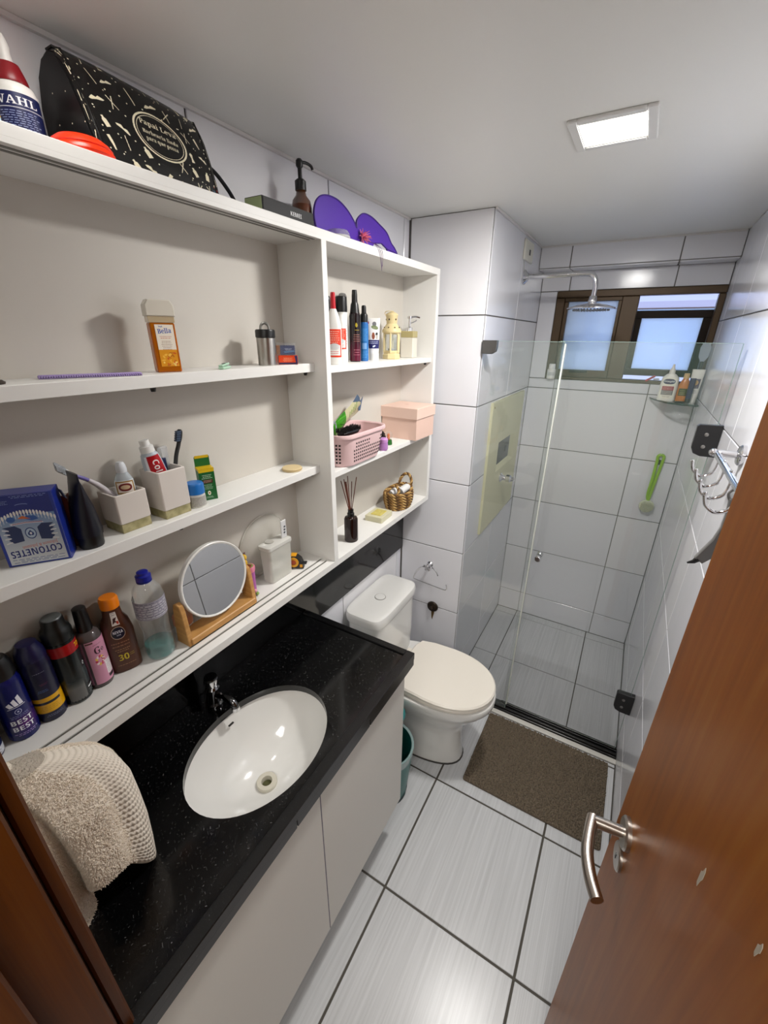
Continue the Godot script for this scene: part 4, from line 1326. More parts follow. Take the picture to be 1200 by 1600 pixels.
	var sp := thing("spatula", "translucent grey spatula with black grip standing behind the white tube", "spatula", Vector3(1.119, Y, -0.845), to_eye(1.119, -0.845))
	part(sp, "grip", Geo.new().turn([[0, 0.006], [0.12, 0.007], [0.175, 0.009], [0.18, 0.006]], 12), M.black)
	part(sp, "blade", Geo.new().turn([[0.176, 0.006, 0.003], [0.20, 0.019, 0.003], [0.24, 0.021, 0.002], [0.258, 0.015, 0.001]], 14, 2.5), clear(Color(0.66, 0.70, 0.76), 0.9))
	single("razor", B(Vector3(0, 0.004, 0), Vector3(0.042, 0.008, 0.014), 0.002), M.black, "small black razor piece lying at the front edge of the corner shelf", "razor", Vector3(1.068, Y, -0.728), 0.2, "", 0.0)
	# window ledge
	var vb := Lab.new(96, 96, Color(0.90, 0.90, 0.88))
	vb.rect(8, 20, 80, 52, Color(0.80, 0.81, 0.80)).small(24, 32, 48, 2, 9, Color(0.5, 0.52, 0.52), 5).small(16, 52, 64, 2, 9, Color(0.5, 0.5, 0.5))
	bottle("pill_bottle", "small white pill bottle on the left end of the window ledge", "bottle", Vector3(0.452, 1.5735, -0.893), to_eye(0.452, -0.893), [
		["body", [[0, 0.020], [0.003, 0.022], [0.048, 0.022], [0.055, 0.015]], 2.0, wht], ["cap", [[0.054, 0.017], [0.076, 0.0165], [0.078, 0.015]], 2.0, mt(Color(0.93, 0.93, 0.92), 0.3)]], [[0, 0.008, 0.044, -70, 70, mtex(vb.tex())]])
	var rp := thing("peg", "small red and white plastic peg lying in the window gap", "peg", Vector3(0.935, 1.589, -0.915), 0.5)
	part(rp, "jaw", B(Vector3(0.0, 0.010, 0.0), Vector3(0.05, 0.009, 0.009), 0.002), mt(Color(0.78, 0.12, 0.20), 0.4), 0.0).rotation.z = 0.5
	part(rp, "jaw", B(Vector3(0.024, 0.006, 0.004), Vector3(0.03, 0.008, 0.008), 0.002), mt(Color(0.9, 0.88, 0.88), 0.4), 0.0)

func shelf_things() -> void:
	var rg := RandomNumberGenerator.new()
	rg.seed = 33
	var wht := mt(Color(0.90, 0.895, 0.875), 0.35)
	var cr := Color(0.90, 0.87, 0.75)
	# ----- on top of the unit -----
	var YT := 2.018
	var wahl := Lab.new(256, 256, Color(0.90, 0.90, 0.88))
	wahl.rect(0, 14, 256, 172, Color(0.07, 0.10, 0.30)).rect(0, 76, 256, 4, Color(0.75, 0.75, 0.78)).text("WAHL", 118, 48, 34, Color(0.92, 0.92, 0.92), true, true, 0, 190).small(30, 92, 190, 8, 10, Color(0.6, 0.65, 0.8))
	for k in 26:
		wahl.rect(70 + k * 5 + (k * 7) % 3, 196, 1 + (k * 5) % 3, 50, Color(0.1, 0.1, 0.1))
	bottle("oil_bottle", "white oil bottle with navy label, red collar and white nozzle on the unit top", "bottle", Vector3(0.040, YT, 1.290), to_eye(0.040, 1.290), [
		["body", [[0, 0.024], [0.003, 0.026], [0.072, 0.026], [0.080, 0.023], [0.083, 0.018]], 2.0, wht],
		["collar", [[0.083, 0.019], [0.087, 0.0195], [0.094, 0.0175], [0.105, 0.0135]], 2.0, mt(Color(0.50, 0.06, 0.10), 0.35)],
		["nozzle", [[0.105, 0.008], [0.118, 0.0065], [0.124, 0.0075], [0.133, 0.005], [0.137, 0.003]], 2.0, wht]], [[0, 0.005, 0.072, -80, 80, mtex(wahl.tex())]])
	var yl := Lab.new(128, 96, Color(0.88, 0.70, 0.12))
	yl.rect(0, 58, 128, 38, Color(0.62, 0.75, 0.82)).ell(70, 48, 40, 26, Color(0.85, 0.35, 0.10)).ell(92, 62, 24, 20, Color(0.90, 0.88, 0.84)).small(30, 40, 70, 2, 10, Color(0.95, 0.9, 0.8))
	bottle("hair_pot", "little pot with a yellow and orange label in front of the oil bottle", "pot", Vector3(0.106, YT, 1.366), to_eye(0.106, 1.366), [
		["body", [[0, 0.017], [0.002, 0.019], [0.036, 0.019]], 2.0, mt(Color(0.86, 0.68, 0.12), 0.4)], ["cap", [[0.036, 0.0195], [0.05, 0.019], [0.053, 0.015]], 2.0, M.black]], [[0, 0.002, 0.035, -85, 85, mtex(yl.tex())]])
	# toiletry bag: curved section pushed along z
	var bag := thing("toiletry_bag", "black toiletry bag printed with cream barber motifs lying on top of the unit", "bag", Vector3(0, YT, 0))
	var sec := [[0.022, 0.0], [0.014, 0.03], [0.014, 0.080], [0.022, 0.118], [0.034, 0.138], [0.048, 0.146], [0.062, 0.142], [0.076, 0.118], [0.090, 0.078], [0.102, 0.035], [0.107, 0.0]]
	var zs := [1.222, 1.214, 1.165, 1.11, 1.05, 1.008, 1.000]
	var sc := [0.95, 1.0, 1.0, 0.98, 0.95, 0.91, 0.85]
	var rings := []
	for k in zs.size():
		var r := PackedVector3Array()
		for q in sec:
			r.append(Vector3(0.06 + (q[0] - 0.06) * sc[k], q[1] * sc[k], zs[k] + (0.107 - q[0]) * 0.26 * (1.0 if k < 2 else 0.4 if k == 2 else 0.0)))
		rings.append(r)
	var shell := mt(Color(0.055, 0.055, 0.06), 0.28)
	var back := rings.duplicate()
	back.reverse()
	part(bag, "shell", Geo.new().loft(back), shell, 45.0)
	var pr := Lab.new(640, 400, Color(0.052, 0.052, 0.058))
	var motif := func(kind: int, x: float, y: float, s: float, rot: float) -> void:
		var P := func(a: Array) -> Array:
			var o := []
			for q in a:
				var v := Vector2(q[0], q[1]).rotated(rot) * s
				o.append([x + v.x, y + v.y])
			return o
		match kind:
			0:
				pr.poly(P.call([[-9, 18], [-9, -8], [-4, -12], [-4, -20], [4, -20], [4, -12], [9, -8], [9, 18]]), cr)
			1:
				pr.poly(P.call([[-24, 2], [-16, -4], [-9, -8], [0, -3], [9, -8], [16, -4], [24, 2], [18, 5], [9, 4], [0, 3], [-9, 4], [-18, 5]]), cr)
			2:
				pr.poly(P.call([[-10, 22], [-12, 20], [8, -24], [11, -22]]), cr)
				pr.poly(P.call([[10, 22], [12, 20], [-8, -24], [-11, -22]]), cr)
			3:
				pr.poly(P.call([[-3, 24], [-6, -4], [-6, -22], [5, -22], [5, -4], [2, 24]]), cr)
			4:
				pr.poly(P.call([[-8, 18], [-4, 2], [-8, -12], [0, -20], [8, -12], [4, 2], [8, 18]]), cr)
			5:
				pr.poly(P.call([[-1.5, 26], [-1.5, -26], [1.5, -26], [1.5, 26]]), cr)
	for i in 11:
		for j in 6:
			var x := 34.0 + i * 57.0 + rg.randf_range(-10, 10)
			var y := 36.0 + j * 66.0 + rg.randf_range(-10, 10)
			if Vector2(x - 330, (y - 215) * 1.05).length() < 104:
				continue
			if x > 500 and y > 310:
				continue
			motif.call([0, 1, 4, 0, 2, 1, 3, 5][rg.randi() % 8], x, y, rg.randf_range(0.9, 1.1), rg.randf_range(-0.7, 0.7))
			pr.ell(x + 30, y + 28, 2.6, 2.6, cr)
			pr.ell(x - 20, y + 36, 2.0, 2.0, cr)
	pr.ell(330, 215, 88, 84, cr).ell(330, 215, 82, 78, Color(0.052, 0.052, 0.058)).ell(330, 215, 77, 73, cr).ell(330, 215, 75, 71, Color(0.052, 0.052, 0.058))
	pr.text("Papai Leva", 330, 180, 19, cr, true, true, 0, 120).text("Barbearia linda", 330, 212, 14, cr, true, true, 0, 118).text("para que possa", 330, 240, 14, cr, true, true, 0, 108)
	pr.poly([[520, 330], [600, 340], [560, 356]], Color(0.62, 0.14, 0.14)).poly([[510, 345], [560, 358], [590, 372], [530, 368]], Color(0.10, 0.22, 0.32)).small(520, 376, 70, 2, 7, Color(0.12, 0.26, 0.36))
	var rows := []
	var nr := 14
	for k in nr + 1:
		var r := PackedVector3Array()
		for l in zs.size():
			# rows evenly spaced along the section from the crest to the foot
			var full := 0.0
			for q in range(5, sec.size() - 1):
				full += rings[l][q].distance_to(rings[l][q + 1])
			var want := full * k / nr
			var q := 5
			while q < sec.size() - 2 and want > rings[l][q].distance_to(rings[l][q + 1]):
				want -= rings[l][q].distance_to(rings[l][q + 1])
				q += 1
			r.append(rings[l][q].lerp(rings[l][q + 1], minf(1.0, want / rings[l][q].distance_to(rings[l][q + 1]))) + Vector3(0.0012, 0.0006, 0))
		rows.append(r)
	part(bag, "printed_front", Geo.new().grid(rows), mtex(pr.tex(), 0.25), 45.0)
	# the clear end with its own print
	var en := Lab.new(200, 256, Color(0.045, 0.045, 0.05))
	pr = en
	for k in 9:
		motif.call(k % 5, 35.0 + (k % 3) * 60.0, 50.0 + (k / 3) * 75.0, 1.15, rg.randf_range(-0.6, 0.6))
		en.ell(60 + (k % 3) * 55, 82 + (k / 3) * 70, 2, 2, cr)
	var endg := Geo.new()
	var poly := PackedVector2Array()
	for k in range(sec.size() - 1, -1, -1):
		poly.append(Vector2(0.06 + (sec[k][0] - 0.06) * 0.92, sec[k][1] * 0.92 + 0.001))
	if Geometry2D.is_polygon_clockwise(poly):
		poly.reverse()
	endg.prism(poly, 0.0, 0.0012)
	var ep := part(bag, "end_panel", endg, mtex(en.tex(), 0.3), 0.0)
	ep.transform = Transform3D(Basis(Vector3(1, 0, -0.26), Vector3(0, 1, 0), Vector3(0, 0, 1)), Vector3(0, 0, 1.2222 + 0.107 * 0.26))
	for k in [1, 5]:
		var pth := []
		for q in rings[k]:
			pth.append(q)
		part(bag, "piping", Geo.new().tube(pth, 0.0022, 8), mt(Color(0.04, 0.04, 0.045), 0.2))
	var zp := []
	for l in zs.size():
		zp.append(rings[l][5] + Vector3(0, 0.001, 0))
	part(bag, "zip", Geo.new().tube(zp, 0.0022, 6), M.black)
	var st := Geo.new()
	var sp0 := along([Vector3(0.07, 0.07, 0.999), Vector3(0.082, 0.055, 0.985), Vector3(0.096, 0.03, 0.972), Vector3(0.106, 0.008, 0.964), Vector3(0.112, 0.002, 0.960)], 5)
	var ra := PackedVector3Array()
	var rb := PackedVector3Array()
	var rc := PackedVector3Array()
	for q in sp0:
		ra.append(q + Vector3(-0.008, 0, -0.003)); rb.append(q + Vector3(0.008, 0, 0.003)); rc.append(q + Vector3(0.001, 0.001, -0.0015))
	st.grid([ra, rc, rb])
	st.grid([rb, rc, ra])
	part(bag, "wrist_strap", st, M.black, 60.0)
	# orange dish
	var org := thing("orange_dish", "bright orange ribbed plastic dish upturned in front of the toiletry bag", "dish", Vector3(0.113, YT, 1.254))
	part(org, "dome", Geo.new().turn([[0, 0.040], [0.004, 0.042], [0.008, 0.041], [0.0105, 0.0385], [0.012, 0.0395], [0.017, 0.036], [0.022, 0.029], [0.025, 0.018], [0.026, 0.005]], 36), mt(Color(0.95, 0.20, 0.03), 0.3))
	# black box with a pale end
	var bx := thing("clipper_box", "flat black cardboard box with pale green ends in front of the pump bottle", "box", Vector3(0.113, YT, 0.842))
	part(bx, "lid", B(Vector3(0, 0.015, 0), Vector3(0.05, 0.030, 0.165), 0.001), mt(Color(0.075, 0.07, 0.075), 0.65), 0.0)
	part(bx, "end", B(Vector3(0, 0.0145, 0.0829), Vector3(0.047, 0.0275, 0.001)), mt(Color(0.62, 0.68, 0.50), 0.5), 0.0)
	var km := Lab.new(256, 48, Color(0.075, 0.07, 0.075))
	km.text("KEMEI", 160, 24, 15, Color(0.85, 0.85, 0.85), true, false, 0, 58)
	var kp := part(bx, "print", Geo.new().box(Vector3.ZERO, Vector3(0.16, 0.028, 0.001)), mtex(km.tex(), 0.65), 0.0)
	kp.position = Vector3(0.0253, 0.015, 0)
	kp.rotation.y = PI / 2
	# pump bottle with pink liquid
	var pb := bottle("pump_bottle", "amber pump bottle with pink oil and black pump head on the unit top", "bottle", Vector3(0.068, YT, 0.716), to_eye(0.068, 0.716, 25), [
		["body", [[0, 0.022], [0.004, 0.025], [0.058, 0.025], [0.072, 0.022], [0.083, 0.013], [0.094, 0.0105]], 2.0, clear(Color(0.36, 0.21, 0.10), 0.72, 0.1)],
		["liquid", [[0.003, 0.021], [0.006, 0.0232], [0.056, 0.0232], [0.064, 0.021]], 2.0, mt(Color(0.55, 0.22, 0.22), 0.3)],
		["collar", [[0.093, 0.0135], [0.112, 0.0135], [0.116, 0.009]], 2.0, M.black],
		["stem", [[0.115, 0.005], [0.142, 0.005]], 2.0, M.black],
		["head", [[0.138, 0.006], [0.142, 0.0085], [0.152, 0.0085], [0.156, 0.005]], 2.0, M.black]])
	part(pb, "spout", Geo.new().tube(along([Vector3(0, 0.149, 0), Vector3(0.016, 0.151, 0), Vector3(0.030, 0.147, 0), Vector3(0.034, 0.140, 0)], 4), 0.0034, 8), M.black)
	# clear lid that glints
	var gl := thing("clear_dish", "small clear round plastic dish glinting on the unit top beside the purple mask", "dish", Vector3(0.125, YT, 0.648))
	part(gl, "dome", Geo.new().turn([[0, 0.032], [0.010, 0.032], [0.017, 0.027], [0.020, 0.014], [0.021, 0.002]], 26), clear(Color(0.75, 0.75, 0.76), 0.3, 0.08))
	part(gl, "rim", Geo.new().turn([[0, 0.0325], [0.003, 0.0335], [0.005, 0.0325]], 26, 2.0, Vector3.ZERO, false, false), mt(Color(0.75, 0.75, 0.74), 0.25))
	# purple mask
	var mk := thing("party_mask", "purple butterfly-shaped foam mask with a pink tuft and trailing strings on the unit top", "mask", Vector3(0.10, 0, 0))
	var ol := PackedVector2Array()
	for q in along([Vector3(-0.700, 2.020, 0), Vector3(-0.712, 2.060, 0), Vector3(-0.698, 2.094, 0), Vector3(-0.665, 2.110, 0), Vector3(-0.615, 2.112, 0), Vector3(-0.572, 2.100, 0), Vector3(-0.538, 2.080, 0), Vector3(-0.523, 2.066, 0), Vector3(-0.520, 2.086, 0), Vector3(-0.490, 2.106, 0), Vector3(-0.445, 2.107, 0), Vector3(-0.397, 2.096, 0), Vector3(-0.354, 2.083, 0), Vector3(-0.325, 2.060, 0), Vector3(-0.300, 2.048, 0), Vector3(-0.262, 2.020, 0)], 5):
		ol.append(Vector2(q.x, q.y))
	for q in [[-0.335, 2.020], [-0.350, 2.040], [-0.385, 2.050], [-0.425, 2.044], [-0.450, 2.020]]:
		ol.append(Vector2(q[0], q[1]))
	if Geometry2D.is_polygon_clockwise(ol):
		ol.reverse()
	var stand := Transform3D(Basis(Vector3(0, 0, -1), Vector3(0, 1, 0), Vector3(1, 0, 0)), Vector3.ZERO)
	var pur := mt(Color(0.30, 0.13, 0.62), 0.5)
	part(mk, "mask", Geo.new().prism(ol, -0.003, 0.003, 0.0012).moved(stand), pur, 30.0)
	var rimp := []
	for i in 76:
		rimp.append(Vector3(0.0035, ol[ol.size() - 1 - i].y if ol[0].x > ol[10].x else ol[i].y, 0))
	var edge := []
	for i in ol.size():
		if ol[i].y > 2.03:
			edge.append(Vector3(0.003, ol[i].y, -ol[i].x))
	part(mk, "piping", Geo.new().tube(edge, 0.002, 6), mt(Color(0.24, 0.10, 0.50), 0.5))
	var tf := Geo.new()
	for k in 60:
		var d := Vector3(rg.randf_range(0.1, 1.0), rg.randf_range(-0.5, 1.0), rg.randf_range(-1.0, 1.0)).normalized()
		var l := rg.randf_range(0.012, 0.030)
		tf.tube([Vector3(0.006, 2.046, 0.50), Vector3(0.006, 2.046, 0.50) + d * l * 0.6, Vector3(0.006, 2.046, 0.50) + d * l + Vector3(0, -0.004, 0)], [0.0016, 0.0013, 0.0004], 4)
	var tfp := part(mk, "feather_tuft", tf, mt(Color(0.93, 0.52, 0.62), 0.7))
	tfp.set_meta("kind", "stuff")
	for k in 3:
		part(mk, "string", Geo.new().tube(along([Vector3(0.008, 2.04, 0.50), Vector3(0.045, 2.028, 0.497 - 0.008 * k), Vector3(0.0575, 2.010, 0.492 - 0.010 * k), Vector3(0.0585, 1.985 - 0.004 * k, 0.482 - 0.004 * k), Vector3(0.0595, 1.962 + 0.006 * k, 0.478)], 5), 0.0007, 5), mt(Color(0.40, 0.30, 0.45), 0.6))

	# ----- left bay, upper shelf -----
	var Y1 := 1.716
	var lil := mt(Color(0.66, 0.58, 0.80), 0.35)
	var cmb := thing("lilac_comb", "long flat lilac comb lying on the upper left shelf", "comb", Vector3(0.070, Y1, 1.295), atan2(0.059, -0.134) + PI)
	part(cmb, "spine", B(Vector3(-0.007, 0.0025, 0), Vector3(0.012, 0.005, 0.150), 0.0015), lil, 0.0)
	var teeth := Geo.new()
	for k in 44:
		teeth.box(Vector3(0.007, 0.002, -0.072 + k * 0.00335), Vector3(0.018, 0.0026, 0.0019))
	part(cmb, "teeth", teeth, lil, 0.0).set_meta("kind", "stuff")
	single("hair_clip", Geo.new().turn([[0, 0.012, 0.03], [0.003, 0.013, 0.031], [0.006, 0.010, 0.027]], 20), mt(Color(0.20, 0.16, 0.13), 0.4), "small dark brown clip at the far left end of the upper shelf", "hair clip", Vector3(0.085, Y1, 1.452))
	var wl := Lab.new(200, 360, Color(0.93, 0.90, 0.84))
	wl.text("Bella", 96, 52, 40, Color(0.14, 0.28, 0.62), true, true, -3, 150).text("Depil", 60, 18, 12, Color(0.14, 0.28, 0.62), true, true).small(20, 100, 160, 2, 14, Color(0.75, 0.30, 0.12)).small(40, 140, 120, 6, 14, Color(0.55, 0.4, 0.3), 3).rect(0, 214, 200, 146, Color(0.86, 0.58, 0.10))
	for k in 22:
		wl.ell(rg.randf_range(20, 180), rg.randf_range(235, 350), rg.randf_range(8, 26), rg.randf_range(4, 10), [Color(0.93, 0.72, 0.28), Color(0.72, 0.40, 0.06), Color(0.95, 0.82, 0.45), Color(0.80, 0.36, 0.12)][k % 4], rg.randf_range(-60, 60))
	wl.small(100, 340, 84, 1, 8, Color(0.9, 0.9, 0.8))
	var wx := thing("wax_cartridge", "amber roll-on wax cartridge with a white label standing on the upper left shelf", "cartridge", Vector3(0.074, Y1, 1.156), to_eye(0.074, 1.156, 14))
	part(wx, "body", Geo.new().prism(rounded(0.044, 0.088, 0.003), -0.012, 0.012, 0.002).moved(Transform3D(Basis.IDENTITY, Vector3(0, 0.044, 0))), mt(Color(0.66, 0.36, 0.06), 0.15, 0.0, {"subsurf_scatter_enabled": true, "subsurf_scatter_strength": 0.3}), 25.0)
	part(wx, "clear_top", Geo.new().prism(rounded(0.046, 0.012, 0.002), -0.0125, 0.0125, 0.001).moved(Transform3D(Basis.IDENTITY, Vector3(0, 0.094, 0))), clear(Color(0.80, 0.70, 0.50), 0.5, 0.2), 25.0)
	part(wx, "roller_head", Geo.new().prism(PackedVector2Array([Vector2(-0.025, 0.099), Vector2(0.025, 0.099), Vector2(0.025, 0.118), Vector2(0.019, 0.127), Vector2(-0.019, 0.127), Vector2(-0.025, 0.118)]), -0.0145, 0.0145, 0.002), mt(Color(0.84, 0.82, 0.77), 0.25), 25.0)
	part(wx, "label", B(Vector3(0.002, 0.048, 0.0123), Vector3(0.032, 0.074, 0.0006)), mtex(wl.tex()), 0.0)
	var clp := thing("nail_clipper", "pale mint nail clipper lying near the front of the upper left shelf", "nail clipper", Vector3(0.098, Y1, 1.040), 0.55)
	var mint := mt(Color(0.70, 0.84, 0.74), 0.35)
	part(clp, "lower_arm", B(Vector3(0, 0.003, 0), Vector3(0.012, 0.005, 0.052), 0.002), mint, 0.0)
	part(clp, "lever", B(Vector3(0, 0.009, 0.002), Vector3(0.010, 0.004, 0.046), 0.0015), mint, 0.0).rotation.x = 0.06
	part(clp, "pin", Geo.new().turn([[0.0, 0.003], [0.013, 0.003]], 10, 2.0, Vector3(0, 0, -0.018)), M.chrome)
	part(clp, "slot", B(Vector3(0.0, 0.0115, 0.004), Vector3(0.003, 0.001, 0.018)), mt(Color(0.15, 0.2, 0.17), 0.5), 0.0)
	var can := bottle("steel_canister", "brushed steel canister with a black lid standing on the upper left shelf", "canister", Vector3(0.080, Y1, 0.893), to_eye(0.080, 0.893), [
		["body", [[0, 0.0215], [0.002, 0.0225], [0.062, 0.0225]], 2.0, mt(Color(0.70, 0.69, 0.67), 0.3, 1.0)],
		["lid", [[0.062, 0.0215], [0.064, 0.0235], [0.078, 0.0235], [0.081, 0.021]], 2.0, M.black]])
	part(can, "handle", Geo.new().tube(along([Vector3(-0.010, 0.079, 0), Vector3(-0.008, 0.090, 0), Vector3(0, 0.095, 0), Vector3(0.008, 0.090, 0), Vector3(0.010, 0.079, 0)], 4), 0.0032, 8), mt(Color(0.62, 0.62, 0.60), 0.3, 0.6))
	var bl := Lab.new(200, 100, Color(0.12, 0.20, 0.42))
	bl.small(60, 24, 100, 2, 16, Color(0.92, 0.93, 0.96), 12).poly([[40, 60], [190, 46], [190, 66], [60, 80]], Color(0.30, 0.50, 0.70))
	var ol2 := Lab.new(200, 90, Color(0.88, 0.27, 0.10))
	ol2.rect(0, 72, 200, 18, Color(0.14, 0.16, 0.30)).small(40, 22, 120, 4, 11, Color(0.98, 0.80, 0.65)).poly([[170, 0], [200, 0], [200, 72], [182, 72]], Color(0.16, 0.18, 0.36))
	var pk := thing("blade_pack", "orange razor blade pack at the bottom of the pair beside the steel canister", "pack", Vector3(0.095, Y1, 0.838), to_eye(0.095, 0.838, 6), "razor blade packs beside the canister")
	part(pk, "tray", B(Vector3(0, 0.011, 0), Vector3(0.048, 0.022, 0.022), 0.001), mt(Color(0.80, 0.24, 0.10), 0.4), 0.0)
	part(pk, "label", B(Vector3(0, 0.011, 0.0113), Vector3(0.046, 0.020, 0.0006)), mtex(ol2.tex()), 0.0)
	pk = thing("blade_pack", "blue razor blade pack in a clear case stacked on the orange pack", "pack", Vector3(0.093, Y1 + 0.0222, 0.840), to_eye(0.093, 0.840, 2), "razor blade packs beside the canister")
	part(pk, "tray", B(Vector3(0.004, 0.012, 0), Vector3(0.036, 0.022, 0.020), 0.001), mt(Color(0.12, 0.18, 0.36), 0.4), 0.0)
	part(pk, "side_flap", B(Vector3(-0.019, 0.012, 0), Vector3(0.010, 0.022, 0.020), 0.001), mt(Color(0.62, 0.36, 0.10), 0.4), 0.0)
	part(pk, "label", B(Vector3(0.004, 0.011, 0.0103), Vector3(0.035, 0.019, 0.0006)), mtex(bl.tex()), 0.0)
	part(pk, "clear_case", B(Vector3(0, 0.0145, 0), Vector3(0.049, 0.029, 0.023), 0.001), clear(Color(0.8, 0.82, 0.84), 0.12, 0.05), 0.0)

	# ----- left bay, lower shelf -----
	var Y2 := 1.432
	var ct := Lab.new(480, 512, Color(0.10, 0.20, 0.56))
	# drawn upright, the box itself stands on its head
	for k in 100:
		var f := k / 100.0
		ct.rect(22, 10 + k * 3.6, 436, 4, Color(0.82, 0.84, 0.86).lerp(Color(0.42, 0.55, 0.74), f * f))
	ct.rect(0, 0, 22, 512, Color(0.10, 0.20, 0.60)).rect(458, 0, 22, 512, Color(0.10, 0.20, 0.60))
	ct.rect(22, 370, 436, 142, Color(0.08, 0.15, 0.50))
	for k in 19:
		var x := 28.0 + k * 23.5
		var y := 372.0 - 0.00125 * (x - 240.0) * (x - 240.0) + 30.0
		ct.poly([[x - 3, y - 52], [x + 3, y - 52], [x + 4, y - 26], [x - 4, y - 26]], Color(0.80, 0.84, 0.90))
		ct.ell(x, y - 14, 9, 17, Color(0.95, 0.95, 0.94))
	ct.small(40, 22, 400, 3, 11, Color(0.15, 0.25, 0.55), 6)
	ct.text("COTONETES", 240, 96, 50, Color(0.07, 0.14, 0.45), true, false, -3, 390)
	ct.text("Johnson & Johnson", 200, 142, 21, Color(0.80, 0.30, 0.25), false, true, -4, 270)
	for s in [-1.0, 1.0]:
		ct.poly([[240 + s * 62, 180], [240 + s * 60, 270], [240 + s * 100, 296], [240 + s * 190, 290], [240 + s * 150, 270], [240 + s * 185, 255], [240 + s * 150, 240], [240 + s * 178, 226], [240 + s * 145, 210], [240 + s * 172, 196], [240 + s * 140, 170]], Color(0.12, 0.19, 0.38))
		for k in 4:
			ct.line(240 + s * 150, 180 + k * 28, 240 + s * 196, 172 + k * 34, 7, Color(0.93, 0.93, 0.93))
	ct.ell(240, 232, 42, 42, Color(0.15, 0.25, 0.50)).ell(240, 232, 35, 35, Color(0.72, 0.80, 0.88)).ell(231, 228, 13, 13, Color(0.15, 0.25, 0.50)).ell(249, 228, 13, 13, Color(0.15, 0.25, 0.50)).poly([[219, 232], [261, 232], [240, 256]], Color(0.15, 0.25, 0.50)).ell(240, 231, 9, 9, Color(0.9, 0.9, 0.92))
	ct.poly([[120, 300], [250, 306], [360, 300], [370, 312], [250, 318], [130, 310]], Color(0.90, 0.88, 0.90)).poly([[130, 306], [250, 311], [350, 305], [350, 309], [250, 315], [130, 310]], Color(0.55, 0.15, 0.35))
	ct.poly([[150, 330], [200, 322], [260, 342], [230, 362], [170, 356]], Color(0.18, 0.36, 0.66)).poly([[205, 336], [300, 344], [260, 362]], Color(0.85, 0.42, 0.16)).ell(350, 342, 32, 20, Color(0.20, 0.38, 0.68))
	ct.small(40, 490, 280, 2, 10, Color(0.6, 0.68, 0.9), 8).small(330, 452, 110, 3, 10, Color(0.6, 0.68, 0.9), 9).ell(240, 440, 46, 8, Color(0.55, 0.62, 0.85)).ell(240, 436, 46, 8, Color(0.08, 0.15, 0.50))
	ct.im.rotate_180()
	var cb := thing("swab_box", "blue cotton swab box standing upside down at the left end of the lower shelf", "box", Vector3(0.066, Y2, 1.441), deg_to_rad(54.0))
	part(cb, "carton", B(Vector3(0, 0.061, 0), Vector3(0.086, 0.122, 0.036), 0.0008), mt(Color(0.09, 0.16, 0.50), 0.35), 0.0)
	part(cb, "printed_front", B(Vector3(0, 0.061, 0.0182), Vector3(0.0845, 0.1205, 0.0006)), mtex(ct.tex(), 0.3), 0.0)
	var bb := thing("slim_carton", "slim red-brown carton standing mostly hidden behind the blue swab box", "box", Vector3(0.052, Y2, 1.392), deg_to_rad(54.0))
	part(bb, "carton", B(Vector3(0, 0.048, 0), Vector3(0.030, 0.096, 0.018), 0.0008), mt(Color(0.42, 0.16, 0.10), 0.5), 0.0)
	part(bb, "flap", B(Vector3(0.0, 0.0962, 0), Vector3(0.029, 0.0006, 0.017)), mt(Color(0.85, 0.84, 0.80), 0.5), 0.0)
	var navy := mt(Color(0.055, 0.06, 0.11), 0.35)
	var tb := thing("black_tube", "tall black squeeze tube standing on its cap between swab box and cup", "tube", Vector3(0.085, Y2, 1.374), to_eye(0.085, 1.374, 18))
	part(tb, "cap", Geo.new().turn([[0, 0.0185], [0.003, 0.0195], [0.022, 0.0200]], 26), M.black)
	part(tb, "body", Geo.new().turn([[0.022, 0.0215], [0.03, 0.0225, 0.0225], [0.075, 0.017, 0.0225], [0.118, 0.006, 0.0225], [0.125, 0.0025, 0.0225], [0.137, 0.002, 0.0225]], 30), navy)
	part(tb, "sticker", B(Vector3(0.0056, 0.110, 0.006), Vector3(0.0012, 0.016, 0.014)), mt(Color(0.32, 0.34, 0.40), 0.4), 0.0).rotation.z = 0.26

	# two ceramic cups on soapstone feet
	for c in [[0.060, 1.291, 0.061, 0.076, "lower square white ceramic tumbler holding the white toothbrush"], [0.068, 1.207, 0.062, 0.100, "taller square white ceramic tumbler holding toothpaste and a black toothbrush"]]:
		var cu := thing("tumbler", c[4], "tumbler", Vector3(c[0], Y2, c[1]), 0.0, "square tumblers on the lower left shelf")
		var w: float = c[2]
		var h: float = c[3]
		part(cu, "stone_foot", B(Vector3(0, 0.0095, 0), Vector3(w * 0.94, 0.019, w * 0.94), 0.001), mtex(noise_tex(0.03, 3, 128, false, 1.0, 2, ramp(Color(0.52, 0.50, 0.33), Color(0.72, 0.68, 0.52))), 0.5, {"uv1_triplanar": true, "uv1_scale": Vector3(12, 12, 12)}), 0.0)
		var gg := Geo.new()
		var rr := []
		for q in [[w * 0.485, 0.019], [w * 0.5, 0.021], [w * 0.5, h - 0.001], [w * 0.49, h], [w * 0.44, h], [w * 0.43, h - 0.002], [w * 0.43, 0.026]]:
			var r := PackedVector3Array()
			for v in rounded(q[0] * 2, q[0] * 2, 0.004, 3):
				r.append(Vector3(v.x, q[1], -v.y))
			rr.append(r)
		gg.loft(rr)
		part(cu, "cup", gg, mt(Color(0.83, 0.80, 0.77), 0.4), 30.0)
	# white and lilac toothbrush leaning out of the low cup
	var t1 := thing("toothbrush", "white and lilac toothbrush leaning left out of the lower tumbler", "toothbrush", Vector3(0, 0, 0), 0.0, "toothbrushes in the tumblers")
